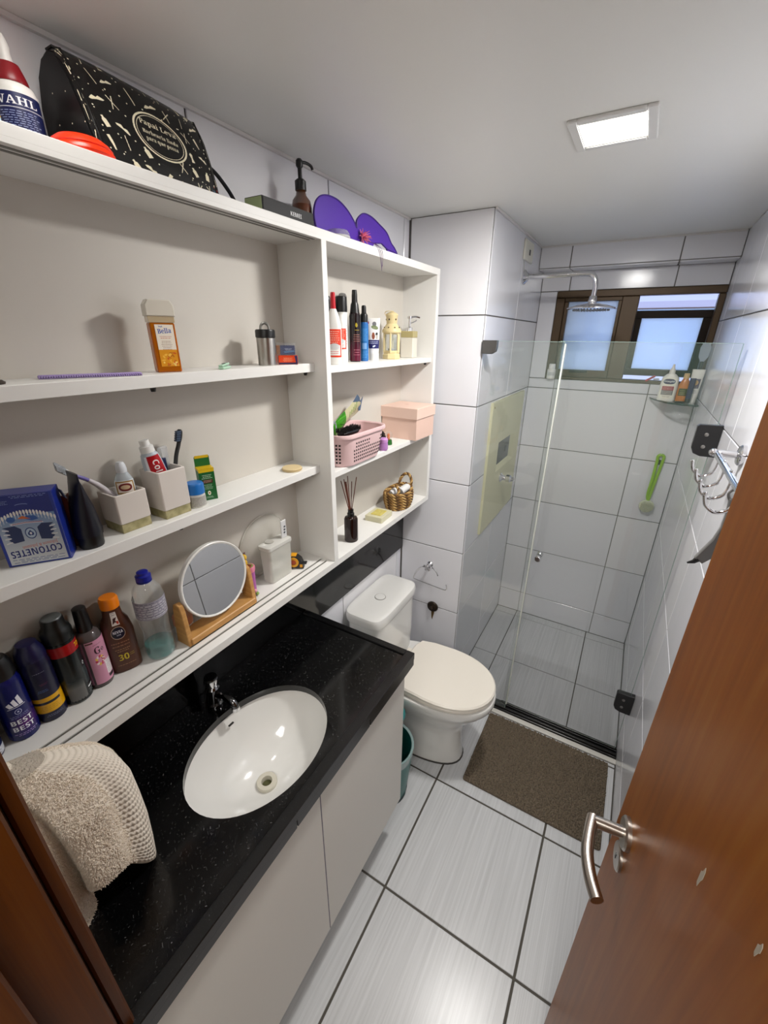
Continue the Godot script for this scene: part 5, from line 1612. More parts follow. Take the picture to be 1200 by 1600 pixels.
	var pth := along([Vector3(0.045, 1.462, 1.272), Vector3(0.046, 1.500, 1.303), Vector3(0.049, 1.528, 1.326), Vector3(0.050, 1.544, 1.344), Vector3(0.050, 1.552, 1.356), Vector3(0.050, 1.560, 1.366), Vector3(0.050, 1.573, 1.380)], 5)
	part(t1, "handle", Geo.new().tube(pth.slice(0, 14), [0.0042, 0.0042, 0.0044, 0.0046, 0.0048, 0.005, 0.0052, 0.0052, 0.0052, 0.005, 0.0048, 0.0045, 0.0042, 0.004], 10), mt(Color(0.80, 0.78, 0.80), 0.4))
	part(t1, "grip", Geo.new().tube(pth.slice(11, 25), 0.0036, 10), mt(Color(0.42, 0.38, 0.66), 0.4))
	part(t1, "head", Geo.new().tube(pth.slice(24), [0.004, 0.005, 0.0055, 0.0058, 0.0056, 0.0052, 0.003], 10), mt(Color(0.86, 0.86, 0.85), 0.4))
	var bri := Geo.new()
	for k in 6:
		for s in [-1, 0, 1]:
			var q: Vector3 = pth[24].lerp(pth[30], 0.15 + k * 0.14)
			bri.box(q + Vector3(0.006, 0.005, 0.004 + 0.0 * s) + Vector3(-0.0028, 0.0024, 0) * s, Vector3(0.0022, 0.0095, 0.0028))
	part(t1, "bristles", bri, mt(Color(0.70, 0.72, 0.74), 0.7), 0.0).set_meta("kind", "stuff")
	# mouthwash in the low cup
	var mw := Lab.new(128, 160, Color(0.82, 0.86, 0.88))
	mw.rect(10, 6, 108, 84, Color(0.62, 0.48, 0.22)).rect(22, 14, 84, 66, Color(0.93, 0.90, 0.86)).ell(64, 46, 34, 26, Color(0.45, 0.12, 0.12)).ell(64, 46, 22, 14, Color(0.85, 0.75, 0.6)).rect(10, 96, 108, 60, Color(0.16, 0.30, 0.62)).poly([[40, 100], [90, 96], [70, 140]], Color(0.75, 0.15, 0.2)).small(18, 112, 92, 3, 12, Color(0.9, 0.92, 0.95))
	bottle("gel_bottle", "small clear gel bottle with colourful label standing inside the lower tumbler", "bottle", Vector3(0.056, 1.466, 1.280), to_eye(0.056, 1.280), [
		["body", [[0, 0.013, 0.009], [0.004, 0.0165, 0.011], [0.058, 0.0165, 0.011], [0.068, 0.012, 0.009], [0.076, 0.0075]], 2.4, clear(Color(0.85, 0.90, 0.93), 0.55, 0.1)],
		["cap", [[0.074, 0.009], [0.080, 0.0095], [0.088, 0.0085], [0.094, 0.006]], 2.0, mt(Color(0.86, 0.88, 0.90), 0.3)]], [[0, 0.012, 0.060, -70, 70, mtex(mw.tex())]])
	# toothpaste in the tall cup, cap up
	var cl := Lab.new(256, 128, Color(0.70, 0.06, 0.12))
	cl.text("Colgate", 140, 62, 44, Color(0.96, 0.95, 0.95), true, false, 0, 220).rect(0, 108, 256, 20, Color(0.88, 0.90, 0.93))
	cl.im.rotate_90(CLOCKWISE)
	var tp := thing("toothpaste", "red toothpaste tube with white cap standing cap up in the taller tumbler", "toothpaste", Vector3(0.068, 1.480, 1.212), to_eye(0.068, 1.212, 4))
	tp.rotation.z = 0.16
	var tpp := [[0, 0.023, 0.002], [0.010, 0.0225, 0.005], [0.07, 0.0185, 0.014], [0.084, 0.016, 0.015], [0.090, 0.011, 0.011]]
	part(tp, "tube", Geo.new().turn(tpp, 28, 2.2), mt(Color(0.72, 0.76, 0.80), 0.35))
	part(tp, "label", wrap_geo(tpp, 0.006, 0.083, -40, 62, 2.2), mtex(cl.tex(), 0.3))
	part(tp, "cap", Geo.new().turn([[0.089, 0.0135], [0.101, 0.0128], [0.103, 0.0095], [0.113, 0.009], [0.1135, 0.006]], 22), mt(Color(0.90, 0.90, 0.89), 0.3))
	var t2 := thing("toothbrush", "black toothbrush standing upright in the taller tumbler", "toothbrush", Vector3(0, 0, 0), 0.0, "toothbrushes in the tumblers")
	pth = along([Vector3(0.070, 1.462, 1.196), Vector3(0.062, 1.510, 1.177), Vector3(0.056, 1.545, 1.163), Vector3(0.052, 1.570, 1.149), Vector3(0.050, 1.597, 1.140)], 6)
	part(t2, "handle", Geo.new().tube(pth.slice(0, 19), 0.0042, 10), M.black)
	part(t2, "head", Geo.new().tube(pth.slice(18), [0.004, 0.005, 0.0058, 0.006, 0.006, 0.0055, 0.003], 10), M.black)
	bri = Geo.new()
	for k in 5:
		bri.box(pth[18].lerp(pth[24], 0.2 + k * 0.16) + Vector3(0.004, 0.001, 0.0065), Vector3(0.009, 0.0035, 0.009))
	part(t2, "bristles", bri, mt(Color(0.20, 0.27, 0.36), 0.6), 0.0)
	var cv := thing("brush_cover", "clear plastic toothbrush cover showing behind the toothpaste in the taller tumbler", "brush cover", Vector3(0.048, 1.459, 1.186))
	part(cv, "shell", B(Vector3(0, 0.058, 0), Vector3(0.012, 0.105, 0.019), 0.003), clear(Color(0.82, 0.83, 0.84), 0.35, 0.1), 0.0)
	part(cv, "insert", B(Vector3(0.004, 0.048, 0.004), Vector3(0.004, 0.08, 0.010), 0.001), mt(Color(0.16, 0.22, 0.40), 0.4), 0.0)
	# jar and green carton
	var gt := noise_tex(0.12, 3, 128, false, 1.0, 5, ramp(Color(0.50, 0.49, 0.47), Color(0.80, 0.79, 0.76)))
	bottle("cream_jar", "small jar with a bright blue lid and speckled base beside the green carton", "jar", Vector3(0.082, Y2, 1.151), to_eye(0.082, 1.151), [
		["body", [[0, 0.0175], [0.002, 0.019], [0.026, 0.019], [0.030, 0.018]], 2.0, mt(Color(0.84, 0.84, 0.81), 0.35)],
		["lid", [[0.030, 0.0195], [0.050, 0.0195], [0.054, 0.017], [0.055, 0.006]], 2.0, mt(Color(0.10, 0.42, 0.72), 0.35)]], [[0, 0.003, 0.025, -85, 85, mtex(gt, 0.3)]])
	var gc := Lab.new(128, 256, Color(0.07, 0.36, 0.16))
	gc.rect(0, 0, 128, 22, Color(0.86, 0.72, 0.10)).small(16, 44, 96, 3, 13, Color(0.85, 0.90, 0.80)).rect(22, 84, 84, 30, Color(0.30, 0.12, 0.10)).small(28, 90, 72, 2, 11, Color(0.9, 0.8, 0.7), 4).small(26, 126, 76, 4, 11, Color(0.8, 0.88, 0.8), 5).ell(64, 196, 13, 18, Color(0.90, 0.90, 0.82)).ell(64, 196, 6, 8, Color(0.55, 0.35, 0.12)).small(30, 226, 68, 2, 9, Color(0.8, 0.88, 0.8), 7)
	var gb := thing("green_carton", "small green medicine carton with open yellow-edged top on the lower shelf", "box", Vector3(0.066, Y2, 1.108), to_eye(0.066, 1.108, 12))
	part(gb, "carton", B(Vector3(0, 0.0365, 0), Vector3(0.034, 0.073, 0.026), 0.0006), mt(Color(0.10, 0.42, 0.20), 0.4), 0.0)
	part(gb, "printed_front", B(Vector3(0.0, 0.0365, 0.0132), Vector3(0.0335, 0.0725, 0.0005)), mtex(gc.tex()), 0.0)
	part(gb, "yellow_edge", B(Vector3(0, 0.0728, 0), Vector3(0.0343, 0.005, 0.0263)), mt(Color(0.84, 0.70, 0.10), 0.4), 0.0)
	var fp := part(gb, "flap", B(Vector3(0, 0.011, 0), Vector3(0.033, 0.023, 0.001)), mt(Color(0.10, 0.40, 0.18), 0.4), 0.0)
	fp.position = Vector3(0, 0.075, -0.012)
	part(fp, "flap_edge", B(Vector3(0, 0.022, 0), Vector3(0.030, 0.006, 0.0014)), mt(Color(0.84, 0.70, 0.10), 0.4), 0.0)
	var pad := thing("sponge_disc", "round cream sponge pad lying at the right end of the lower left shelf", "sponge", Vector3(0.080, Y2, 0.838))
	part(pad, "pad", Geo.new().turn([[0, 0.026], [0.002, 0.028], [0.007, 0.028], [0.009, 0.026]], 32), mt(Color(0.80, 0.72, 0.55), 0.8))
	part(pad, "seam", Geo.new().turn([[0.004, 0.0283], [0.005, 0.0286], [0.006, 0.0283]], 32, 2.0, Vector3.ZERO, false, false), mt(Color(0.70, 0.60, 0.42), 0.8))

func ramp(a: Color, b: Color) -> Gradient:
	var g := Gradient.new()
	g.set_color(0, a)
	g.set_color(1, b)
	return g

func more_things() -> void:
	var rg := RandomNumberGenerator.new()
	rg.seed = 44
	var wht := mt(Color(0.90, 0.895, 0.875), 0.35)
	var Y0 := 1.116
	# ----- floor of the left bay -----
	var b0 := Lab.new(128, 200, Color(0.07, 0.10, 0.24))
	b0.rect(0, 150, 128, 50, Color(0.80, 0.81, 0.84)).small(14, 30, 100, 6, 16, Color(0.55, 0.65, 0.85)).rect(0, 100, 128, 3, Color(0.6, 0.65, 0.8)).small(20, 162, 90, 2, 14, Color(0.4, 0.42, 0.5), 3)
	bottle("roll_on_bottle", "small dark blue bottle with a white foot, cut off by the left photo edge", "bottle", Vector3(0.048, Y0, 1.603), to_eye(0.048, 1.603), [
		["body", [[0, 0.022], [0.003, 0.024], [0.075, 0.024], [0.085, 0.020]], 2.0, mt(Color(0.07, 0.10, 0.24), 0.3)], ["cap", [[0.085, 0.022], [0.115, 0.020], [0.12, 0.012]], 2.0, M.black]], [[0, 0.001, 0.078, -85, 85, mtex(b0.tex(), 0.3)]])
	var ad := Lab.new(256, 400, Color(0.05, 0.07, 0.38))
	for y in 400:
		for x in range(0, 256, 2):
			var f := clampf(1.0 - Vector2((x - 150) / 110.0, (y - 285) / 90.0).length(), 0.0, 1.0)
			ad.rect(x, y, 2, 1, Color(0.045, 0.075, 0.34).lerp(Color(0.36, 0.10, 0.42), f))
	for k in 3:
		ad.poly([[88 + k * 27, 128 - k * 17], [106 + k * 27, 116 - k * 17], [122 + k * 25, 152], [100 + k * 25, 152]], Color(0.92, 0.92, 0.96))
	ad.rect(88, 158, 92, 3, Color(0.92, 0.92, 0.96)).ell(132, 192, 18, 18, Color(0.7, 0.72, 0.85)).ell(132, 192, 14, 14, Color(0.06, 0.08, 0.36)).ell(132, 192, 6, 6, Color(0.7, 0.72, 0.85)).small(84, 216, 100, 3, 8, Color(0.6, 0.64, 0.85), 4)
	ad.text("BEST", 132, 264, 32, Color(0.92, 0.92, 0.95), true, false, 0, 112).text("BEST", 132, 312, 32, Color(0.92, 0.92, 0.95), true, false, 0, 112).small(70, 350, 130, 2, 12, Color(0.7, 0.6, 0.85), 6)
	bottle("spray_can", "blue and violet deodorant can with black cap lettered twice in white capitals", "spray can", Vector3(0.042, Y0, 1.546), to_eye(0.042, 1.546, 2), [
		["body", [[0, 0.0235], [0.004, 0.0255], [0.120, 0.0255], [0.130, 0.0225]], 2.0, mt(Color(0.05, 0.07, 0.36), 0.25)],
		["cap", [[0.130, 0.0225], [0.135, 0.0235], [0.158, 0.022], [0.168, 0.017], [0.171, 0.008]], 2.0, M.black]], [[0, 0.002, 0.121, -88, 88, mtex(ad.tex(), 0.25)]], "deodorant cans on the bottom board").scale = Vector3(0.9, 1.0, 0.9)
	var nv := Lab.new(256, 400, Color(0.065, 0.07, 0.19))
	nv.small(90, 40, 80, 1, 8, Color(0.75, 0.75, 0.8)).small(110, 120, 50, 2, 8, Color(0.6, 0.25, 0.35), 2).small(90, 165, 60, 2, 10, Color(0.3, 0.45, 0.7), 7)
	nv.rect(0, 222, 256, 112, Color(0.88, 0.66, 0.03)).rect(0, 252, 196, 18, Color(0.05, 0.06, 0.12)).small(30, 286, 150, 3, 12, Color(0.75, 0.55, 0.04), 3).small(90, 352, 100, 2, 10, Color(0.5, 0.52, 0.65), 8)
	bottle("spray_can", "navy blue deodorant can with a broad yellow band near its foot", "spray can", Vector3(0.040, Y0, 1.500), to_eye(0.040, 1.500), [
		["body", [[0, 0.0235], [0.004, 0.0255], [0.124, 0.0255], [0.134, 0.0235]], 2.0, mt(Color(0.065, 0.07, 0.19), 0.28)],
		["cap", [[0.134, 0.0245], [0.140, 0.025], [0.152, 0.0235], [0.160, 0.018], [0.167, 0.0165], [0.168, 0.010]], 2.0, mt(Color(0.08, 0.08, 0.24), 0.3)]], [[0, 0.002, 0.124, -88, 88, mtex(nv.tex(), 0.28)]], "deodorant cans on the bottom board").scale = Vector3(0.9, 1.0, 0.9)
	var dg := Lab.new(320, 400, Color(0.045, 0.085, 0.09))
	dg.rect(0, 12, 320, 66, Color(0.62, 0.07, 0.09)).text("10", 34, 46, 24, Color(0.90, 0.72, 0.12)).ell(30, 60, 22, 18, Color(0.85, 0.62, 0.10)).text("72H", 270, 44, 26, Color(0.90, 0.75, 0.12), true, false, 0, 66)
	dg.rect(84, 300, 128, 100, Color(0.38, 0.38, 0.37))
	for k in 60:
		dg.rect(84, 240 + k, 128, 1, Color(0.045, 0.085, 0.09).lerp(Color(0.38, 0.38, 0.37), k / 60.0))
	dg.ell(262, 176, 12, 12, Color(0.75, 0.78, 0.78)).ell(262, 176, 6, 6, Color(0.06, 0.1, 0.1)).small(226, 200, 84, 14, 8, Color(0.45, 0.55, 0.56), 3).rect(232, 330, 60, 10, Color(0.85, 0.87, 0.87)).small(232, 352, 50, 3, 10, Color(0.7, 0.75, 0.75), 9).small(30, 130, 30, 2, 50, Color(0.6, 0.65, 0.65), 5)
	bottle("spray_can", "dark green and grey deodorant can with red band and grey-topped black cap", "spray can", Vector3(0.038, Y0, 1.454), to_eye(0.038, 1.454, 6), [
		["body", [[0, 0.025], [0.004, 0.027], [0.136, 0.027], [0.144, 0.026]], 2.0, mt(Color(0.045, 0.085, 0.09), 0.25)],
		["cap", [[0.144, 0.0265], [0.160, 0.0275], [0.168, 0.025], [0.174, 0.0205], [0.188, 0.0195], [0.190, 0.018]], 2.0, mt(Color(0.05, 0.065, 0.065), 0.3)],
		["cap_top", [[0.190, 0.0178], [0.1915, 0.0165]], 2.0, mt(Color(0.36, 0.38, 0.38), 0.4)]], [[0, 0.002, 0.142, -90, 90, mtex(dg.tex(), 0.25)]], "deodorant cans on the bottom board").scale = Vector3(0.9, 1.0, 0.9)
	var pk := Lab.new(256, 300, Color(0.80, 0.56, 0.66))
	pk.rect(0, 0, 70, 300, Color(0.62, 0.42, 0.52)).rect(64, 0, 16, 300, Color(0.28, 0.25, 0.26)).small(6, 40, 50, 14, 14, Color(0.40, 0.28, 0.34), 2).rect(84, 6, 50, 10, Color(0.30, 0.16, 0.16))
	pk.text("G", 150, 70, 46, Color(0.18, 0.08, 0.12), true, true).text("o", 188, 76, 30, Color(0.18, 0.08, 0.12), true, true).small(130, 30, 60, 1, 8, Color(0.3, 0.15, 0.2), 6)
	for k in 11:
		pk.ell(150 + 26 * cos(k * 0.6), 140 + 26 * sin(k * 0.6), 10, 8, [Color(0.90, 0.75, 0.3), Color(0.92, 0.85, 0.85), Color(0.75, 0.25, 0.35)][k % 3], k * 40)
	pk.text("S", 170, 140, 34, Color(0.6, 0.1, 0.25), true, true).rect(176, 160, 60, 96, Color(0.90, 0.88, 0.88)).small(182, 168, 48, 8, 11, Color(0.5, 0.4, 0.45), 5).rect(180, 262, 60, 20, Color(0.12, 0.08, 0.1))
	bottle("body_splash", "clear body splash bottle with pink label and tall black cap", "bottle", Vector3(0.036, Y0, 1.409), to_eye(0.036, 1.409, 4), [
		["body", [[0, 0.0225], [0.004, 0.0245], [0.116, 0.0245], [0.126, 0.021], [0.132, 0.013]], 2.0, mt(Color(0.33, 0.30, 0.30), 0.08)],
		["cap", [[0.130, 0.0135], [0.136, 0.0145], [0.182, 0.0125], [0.184, 0.010]], 2.0, M.black]], [[0, 0.010, 0.114, -80, 84, mtex(pk.tex(), 0.3)]]).scale = Vector3(0.92, 1.0, 0.92)
	var sn := Lab.new(256, 340, Color(0.30, 0.155, 0.085))
	sn.rect(104, 0, 56, 74, Color(0.88, 0.85, 0.82)).small(108, 4, 48, 2, 10, Color(0.35, 0.3, 0.3), 2).poly([[112, 66], [120, 34], [150, 30], [134, 48], [152, 66], [130, 56]], Color(0.25, 0.12, 0.12)).rect(140, 52, 16, 16, Color(0.7, 0.2, 0.15))
	sn.ell(130, 118, 46, 36, Color(0.70, 0.62, 0.55)).ell(130, 118, 42, 32, Color(0.05, 0.06, 0.16)).text("NIVEA", 130, 112, 15, Color(0.92, 0.92, 0.95), true, false, 0, 62).text("SUN", 130, 130, 8, Color(0.85, 0.85, 0.9)).small(64, 172, 130, 2, 18, Color(0.55, 0.38, 0.27), 4).small(80, 212, 100, 2, 12, Color(0.60, 0.45, 0.30), 6)
	sn.text("30", 124, 262, 36, Color(0.76, 0.68, 0.12), true, false, 0, 62).small(164, 250, 40, 2, 10, Color(0.7, 0.62, 0.2), 8).small(70, 306, 130, 1, 10, Color(0.6, 0.45, 0.3), 9)
	bottle("sunscreen", "brown sunscreen bottle with orange cap and a large yellow number", "bottle", Vector3(0.040, Y0, 1.358), to_eye(0.040, 1.358), [
		["body", [[0, 0.030, 0.017], [0.004, 0.032, 0.019], [0.095, 0.032, 0.019], [0.122, 0.027, 0.018], [0.136, 0.019, 0.0165], [0.156, 0.0175, 0.0165]], 2.3, mt(Color(0.30, 0.155, 0.085), 0.33)],
		["cap", [[0.156, 0.0185], [0.159, 0.019], [0.176, 0.0185], [0.180, 0.016]], 2.0, mt(Color(0.92, 0.50, 0.03), 0.35)]], [[0, 0.006, 0.150, -62, 62, mtex(sn.tex(), 0.3)]]).scale = Vector3(0.93, 1.0, 0.93)
	# water bottle
	var pt := thing("water_bottle", "clear plastic water bottle with blue cap holding a little teal liquid", "bottle", Vector3(0.064, Y0, 1.293), to_eye(0.064, 1.293))
	var prof := [[0, 0.024], [0.004, 0.029], [0.018, 0.0305], [0.05, 0.029], [0.07, 0.027], [0.09, 0.0285], [0.108, 0.0305], [0.156, 0.0305], [0.172, 0.027], [0.184, 0.019], [0.192, 0.0125], [0.198, 0.0125]]
	var rr := []
	for q in prof:
		var r := PackedVector3Array()
		for j in 48:
			var f := TAU * j / 48
			var w: float = 1.0 + (0.035 * sin(5.0 * f + q[0] * 90.0) if q[0] > 0.02 and q[0] < 0.10 else 0.0)
			r.append(Vector3(q[1] * w * sin(f), q[0], q[1] * w * cos(f)))
		rr.append(r)
	part(pt, "body", Geo.new().loft(rr, true, false), clear(Color(0.80, 0.84, 0.85), 0.13, 0.05))
	part(pt, "liquid", Geo.new().turn([[0.002, 0.023], [0.005, 0.0275], [0.018, 0.029], [0.034, 0.0288]], 30), clear(Color(0.16, 0.56, 0.54), 0.45, 0.08))
	var wb := Lab.new(256, 96, Color(0.62, 0.61, 0.66))
	wb.rect(0, 0, 40, 96, Color(0.12, 0.10, 0.14)).small(60, 8, 190, 8, 10, Color(0.40, 0.39, 0.46), 3).small(60, 18, 190, 6, 13, Color(0.80, 0.80, 0.82), 5)
	part(pt, "label", wrap_geo(prof, 0.110, 0.153, -120, 90, 2.0, 0.0006), mtex(wb.tex(), 0.3))
	part(pt, "neck_ring", Geo.new().turn([[0.189, 0.0150], [0.192, 0.0150]], 24), mt(Color(0.10, 0.14, 0.50), 0.35))
	part(pt, "cap", Geo.new().turn([[0.193, 0.0150], [0.204, 0.0150], [0.207, 0.011], [0.212, 0.011], [0.214, 0.008]], 24), mt(Color(0.08, 0.12, 0.55), 0.3))
	# little jar behind the mirror
	bottle("powder_jar", "small white jar with a peach lid half hidden behind the round mirror", "jar", Vector3(0.040, Y0, 1.216), 0.0, [
		["body", [[0, 0.019], [0.003, 0.0215], [0.024, 0.0215]], 2.0, wht], ["lid", [[0.024, 0.0225], [0.044, 0.0225], [0.048, 0.018]], 2.0, mt(Color(0.85, 0.60, 0.48), 0.4)]])
	# mirror
	var mi := thing("table_mirror", "round tabletop mirror with a white rim on a bamboo stand", "mirror", Vector3(0.083, Y0, 1.146))
	var bam := mtex(noise_tex(0.02, 3, 128, false, 1.0, 4, ramp(Color(0.68, 0.49, 0.26), Color(0.80, 0.61, 0.36))), 0.45, {"uv1_triplanar": true, "uv1_scale": Vector3(4, 22, 4)})
	part(mi, "base", B(Vector3(0, 0.010, 0), Vector3(0.052, 0.018, 0.196), 0.002), bam, 0.0)
	for s in [-1.0, 1.0]:
		var up := part(mi, "upright", Geo.new().prism(PackedVector2Array([Vector2(-0.022, 0.0), Vector2(0.022, 0.0), Vector2(0.015, 0.09), Vector2(0.010, 0.106), Vector2(0.0, 0.111), Vector2(-0.010, 0.106), Vector2(-0.015, 0.09)]), -0.006, 0.006, 0.0015), bam, 30.0)
		up.position = Vector3(0, 0.0, s * 0.0985)
		part(up, "pivot", Geo.new().tube([Vector3(0, 0.096, -s * 0.004), Vector3(0, 0.096, -s * 0.014)], 0.004, 10), M.alu)
	var hd := Node3D.new()
	hd.name = "mirror_head"
	mi.add_child(hd, true)
	hd.position = Vector3(0.006, 0.124, 0)
	hd.rotation.z = -PI / 2 + 0.10
	part(hd, "rim", Geo.new().turn([[-0.007, 0.090], [-0.005, 0.0925], [0.005, 0.0925], [0.0065, 0.0905], [0.005, 0.087], [0.002, 0.087]], 64, 2.0, Vector3.ZERO, true, false), wht)
	part(hd, "mirror_glass", Geo.new().turn([[0.003, 0.0875], [0.0042, 0.087]], 64), mt(Color(0.86, 0.87, 0.88), 0.015, 1.0), 20.0)
	# ornament
	var fg := thing("clay_ornament", "pink cylindrical clay ornament with a little yellow bear and flowers on top", "ornament", Vector3(0.066, Y0, 1.024))
	part(fg, "pot", Geo.new().turn([[0, 0.0145], [0.078, 0.0155]], 24), mt(Color(0.68, 0.36, 0.64), 0.5))
	part(fg, "pot_rim", Geo.new().turn([[0.076, 0.0165], [0.080, 0.0175], [0.089, 0.0175], [0.091, 0.0165]], 24), mt(Color(0.88, 0.52, 0.62), 0.5))
	part(fg, "soil", Geo.new().turn([[0.090, 0.0150], [0.093, 0.012], [0.094, 0.004]], 18), mt(Color(0.50, 0.52, 0.28), 0.8))
	var br := Geo.new()
	br.ball(Vector3(-0.004, 0.103, 0.008), Vector3(0.009, 0.011, 0.009), 14)
	br.ball(Vector3(-0.003, 0.121, 0.008), Vector3(0.0085, 0.008, 0.008), 14)
	br.ball(Vector3(0.004, 0.120, 0.009), Vector3(0.004, 0.003, 0.0035), 10)
	var bear := part(fg, "bear", br, mt(Color(0.85, 0.68, 0.14), 0.5))
	for s in [-1, 1]:
		part(bear, "ear", Geo.new().ball(Vector3(-0.006, 0.129, 0.008 + s * 0.006), Vector3(0.003, 0.0035, 0.003), 8), mt(Color(0.42, 0.28, 0.30), 0.5))
	part(fg, "log", Geo.new().tube([Vector3(-0.014, 0.095, 0.012), Vector3(0.012, 0.094, 0.002)], 0.006, 10), mt(Color(0.46, 0.19, 0.07), 0.6))
	for k in 7:
		var q := [Vector3(-0.004, 0.116, 0.026), Vector3(0.000, 0.108, 0.026), Vector3(-0.006, 0.124, 0.024), Vector3(0.016, 0.018, 0.0), Vector3(0.015, 0.008, 0.008), Vector3(0.016, 0.024, 0.007), Vector3(0.017, 0.007, -0.005)][k] as Vector3
		part(fg, "flower", Geo.new().ball(q, Vector3(0.0055, 0.005, 0.0055), 8), mt([Color(0.42, 0.52, 0.22), Color(0.88, 0.62, 0.50), Color(0.40, 0.50, 0.22), Color(0.90, 0.62, 0.70), Color(0.48, 0.60, 0.30), Color(0.92, 0.66, 0.72), Color(0.55, 0.68, 0.36)][k], 0.6))
	# translucent tub and its round cover
	var dm := thing("clear_cover", "round frosted clear plastic cover leaning on the back panel behind the tub", "cover", Vector3(0.0135, Y0 + 0.094, 0.912))
	var dg2 := Geo.new().turn([[0.0, 0.091], [0.002, 0.093], [0.008, 0.088], [0.016, 0.072], [0.022, 0.048], [0.025, 0.022], [0.026, 0.004]], 44, 2.0, Vector3.ZERO, false, false)
	var dp := part(dm, "dome", dg2, clear(Color(0.86, 0.85, 0.81), 0.34, 0.22))
	dp.rotation.z = -PI / 2
	var dl := part(dm, "lip", Geo.new().turn([[0.0, 0.0925], [0.0015, 0.0945], [0.003, 0.0925]], 44, 2.0, Vector3.ZERO, false, false), mt(Color(0.74, 0.73, 0.69), 0.3))
	dl.rotation.z = -PI / 2
	var tbx := thing("plastic_tub", "translucent white rectangular plastic tub with a snap lid in front of the round cover", "tub", Vector3(0.063, Y0, 0.915))
	var frost := clear(Color(0.86, 0.855, 0.82), 0.60, 0.2)
	var tr := []
	for q in [[0.034, 0.080, 0.0], [0.038, 0.086, 0.005], [0.042, 0.092, 0.108], [0.042, 0.092, 0.112]]:
		var r := PackedVector3Array()
		for v in rounded(q[0], q[1], 0.009, 4):
			r.append(Vector3(v.x, q[2], -v.y))
		tr.append(r)
	part(tbx, "body", Geo.new().loft(tr), frost, 30.0)
	tr = []
	for q in [[0.046, 0.096, 0.108], [0.047, 0.097, 0.112], [0.046, 0.096, 0.118], [0.030, 0.08, 0.121]]:
		var r := PackedVector3Array()
		for v in rounded(q[0], q[1], 0.009, 4):
			r.append(Vector3(v.x, q[2], -v.y))
		tr.append(r)
	part(tbx, "lid", Geo.new().loft(tr), mt(Color(0.80, 0.795, 0.77), 0.25), 30.0)
	part(tbx, "lid_ring", Geo.new().turn([[0.120, 0.013], [0.124, 0.013], [0.125, 0.010]], 20, 2.0, Vector3(-0.006, 0, 0.016)), mt(Color(0.70, 0.69, 0.66), 0.3))
	part(tbx, "spout_tab", B(Vector3(0.008, 0.148, -0.030), Vector3(0.004, 0.055, 0.022), 0.0015), mt(Color(0.82, 0.82, 0.82), 0.35), 0.0)
	for k in 3:
		part(tbx, "print_mark", B(Vector3(0.0104, 0.155 - k * 0.009, -0.033 + 0.001 * k), Vector3(0.0006, 0.005, 0.006)), mt(Color(0.22, 0.24, 0.28), 0.5), 0.0)
	for q in [Vector3(0.012, 0.05, -0.02), Vector3(0.010, 0.028, 0.02), Vector3(0.013, 0.07, 0.0)]:
		part(tbx, "content", Geo.new().ball(q, Vector3(0.006, 0.014, 0.010), 8), mt(Color(0.48, 0.52, 0.52), 0.6))
	# tape measure
	var ta := thing("tape_measure", "black and yellow tape measure in the right corner of the left bay", "tape measure", Vector3(0.070, Y0, 0.845), 0.5)
	var ty := mt(Color(0.88, 0.62, 0.08), 0.4)
	part(ta, "case", Geo.new().prism(PackedVector2Array([Vector2(-0.024, 0.0), Vector2(0.026, 0.0), Vector2(0.026, 0.010), Vector2(0.018, 0.032), Vector2(0.006, 0.042), Vector2(-0.008, 0.044), Vector2(-0.020, 0.036), Vector2(-0.025, 0.022)]), -0.014, 0.014, 0.004), M.black, 35.0)
	var ring := part(ta, "yellow_ring", Geo.new().turn([[0, 0.016], [0.003, 0.016], [0.003, 0.009], [0, 0.009]], 26, 2.0, Vector3.ZERO, false, false), ty)
	ring.rotation.x = PI / 2
	ring.position = Vector3(-0.003, 0.024, 0.0135)
	part(ta, "hub", Geo.new().turn([[0.012, 0.008], [0.0155, 0.008]], 18).moved(Transform3D(Basis(Vector3.RIGHT, PI / 2), Vector3(-0.003, 0.024, 0))), mt(Color(0.70, 0.28, 0.12), 0.4))
	part(ta, "top_grip", B(Vector3(-0.004, 0.0435, 0), Vector3(0.018, 0.003, 0.022), 0.001), ty, 0.0)
	part(ta, "belt_label", B(Vector3(0.020, 0.012, 0.0142), Vector3(0.008, 0.010, 0.001)), ty, 0.0)
	part(ta, "tape_hook", B(Vector3(0.030, 0.016, 0), Vector3(0.010, 0.004, 0.016), 0.001), M.dark, 0.0)

	# ----- right bay, upper shelf -----
	var Y1 := 1.708
	var red := mt(Color(0.72, 0.05, 0.12), 0.35)
	var o1 := Lab.new(160, 200, Color(0.88, 0.24, 0.13))
	o1.rect(0, 0, 160, 12, Color(0.92, 0.9, 0.88)).small(24, 26, 110, 6, 14, Color(0.97, 0.82, 0.76), 2).rect(20, 118, 120, 70, Color(0.90, 0.88, 0.86)).ell(80, 128, 50, 22, Color(0.80, 0.80, 0.80)).small(40, 160, 80, 2, 12, Color(0.8, 0.3, 0.3), 4)
	bottle("shampoo_bottle", "white bottle with red cap and orange-red label at the left of the upper right shelf", "bottle", Vector3(0.108, Y1, 0.655), to_eye(0.108, 0.655), [
		["body", [[0, 0.019, 0.014], [0.003, 0.021, 0.016], [0.100, 0.021, 0.016], [0.125, 0.016, 0.013], [0.145, 0.008, 0.008]], 2.4, wht],
		["cap", [[0.144, 0.0075], [0.184, 0.0065], [0.186, 0.005]], 2.0, red]], [[0, 0.020, 0.098, -60, 60, mtex(o1.tex())]])
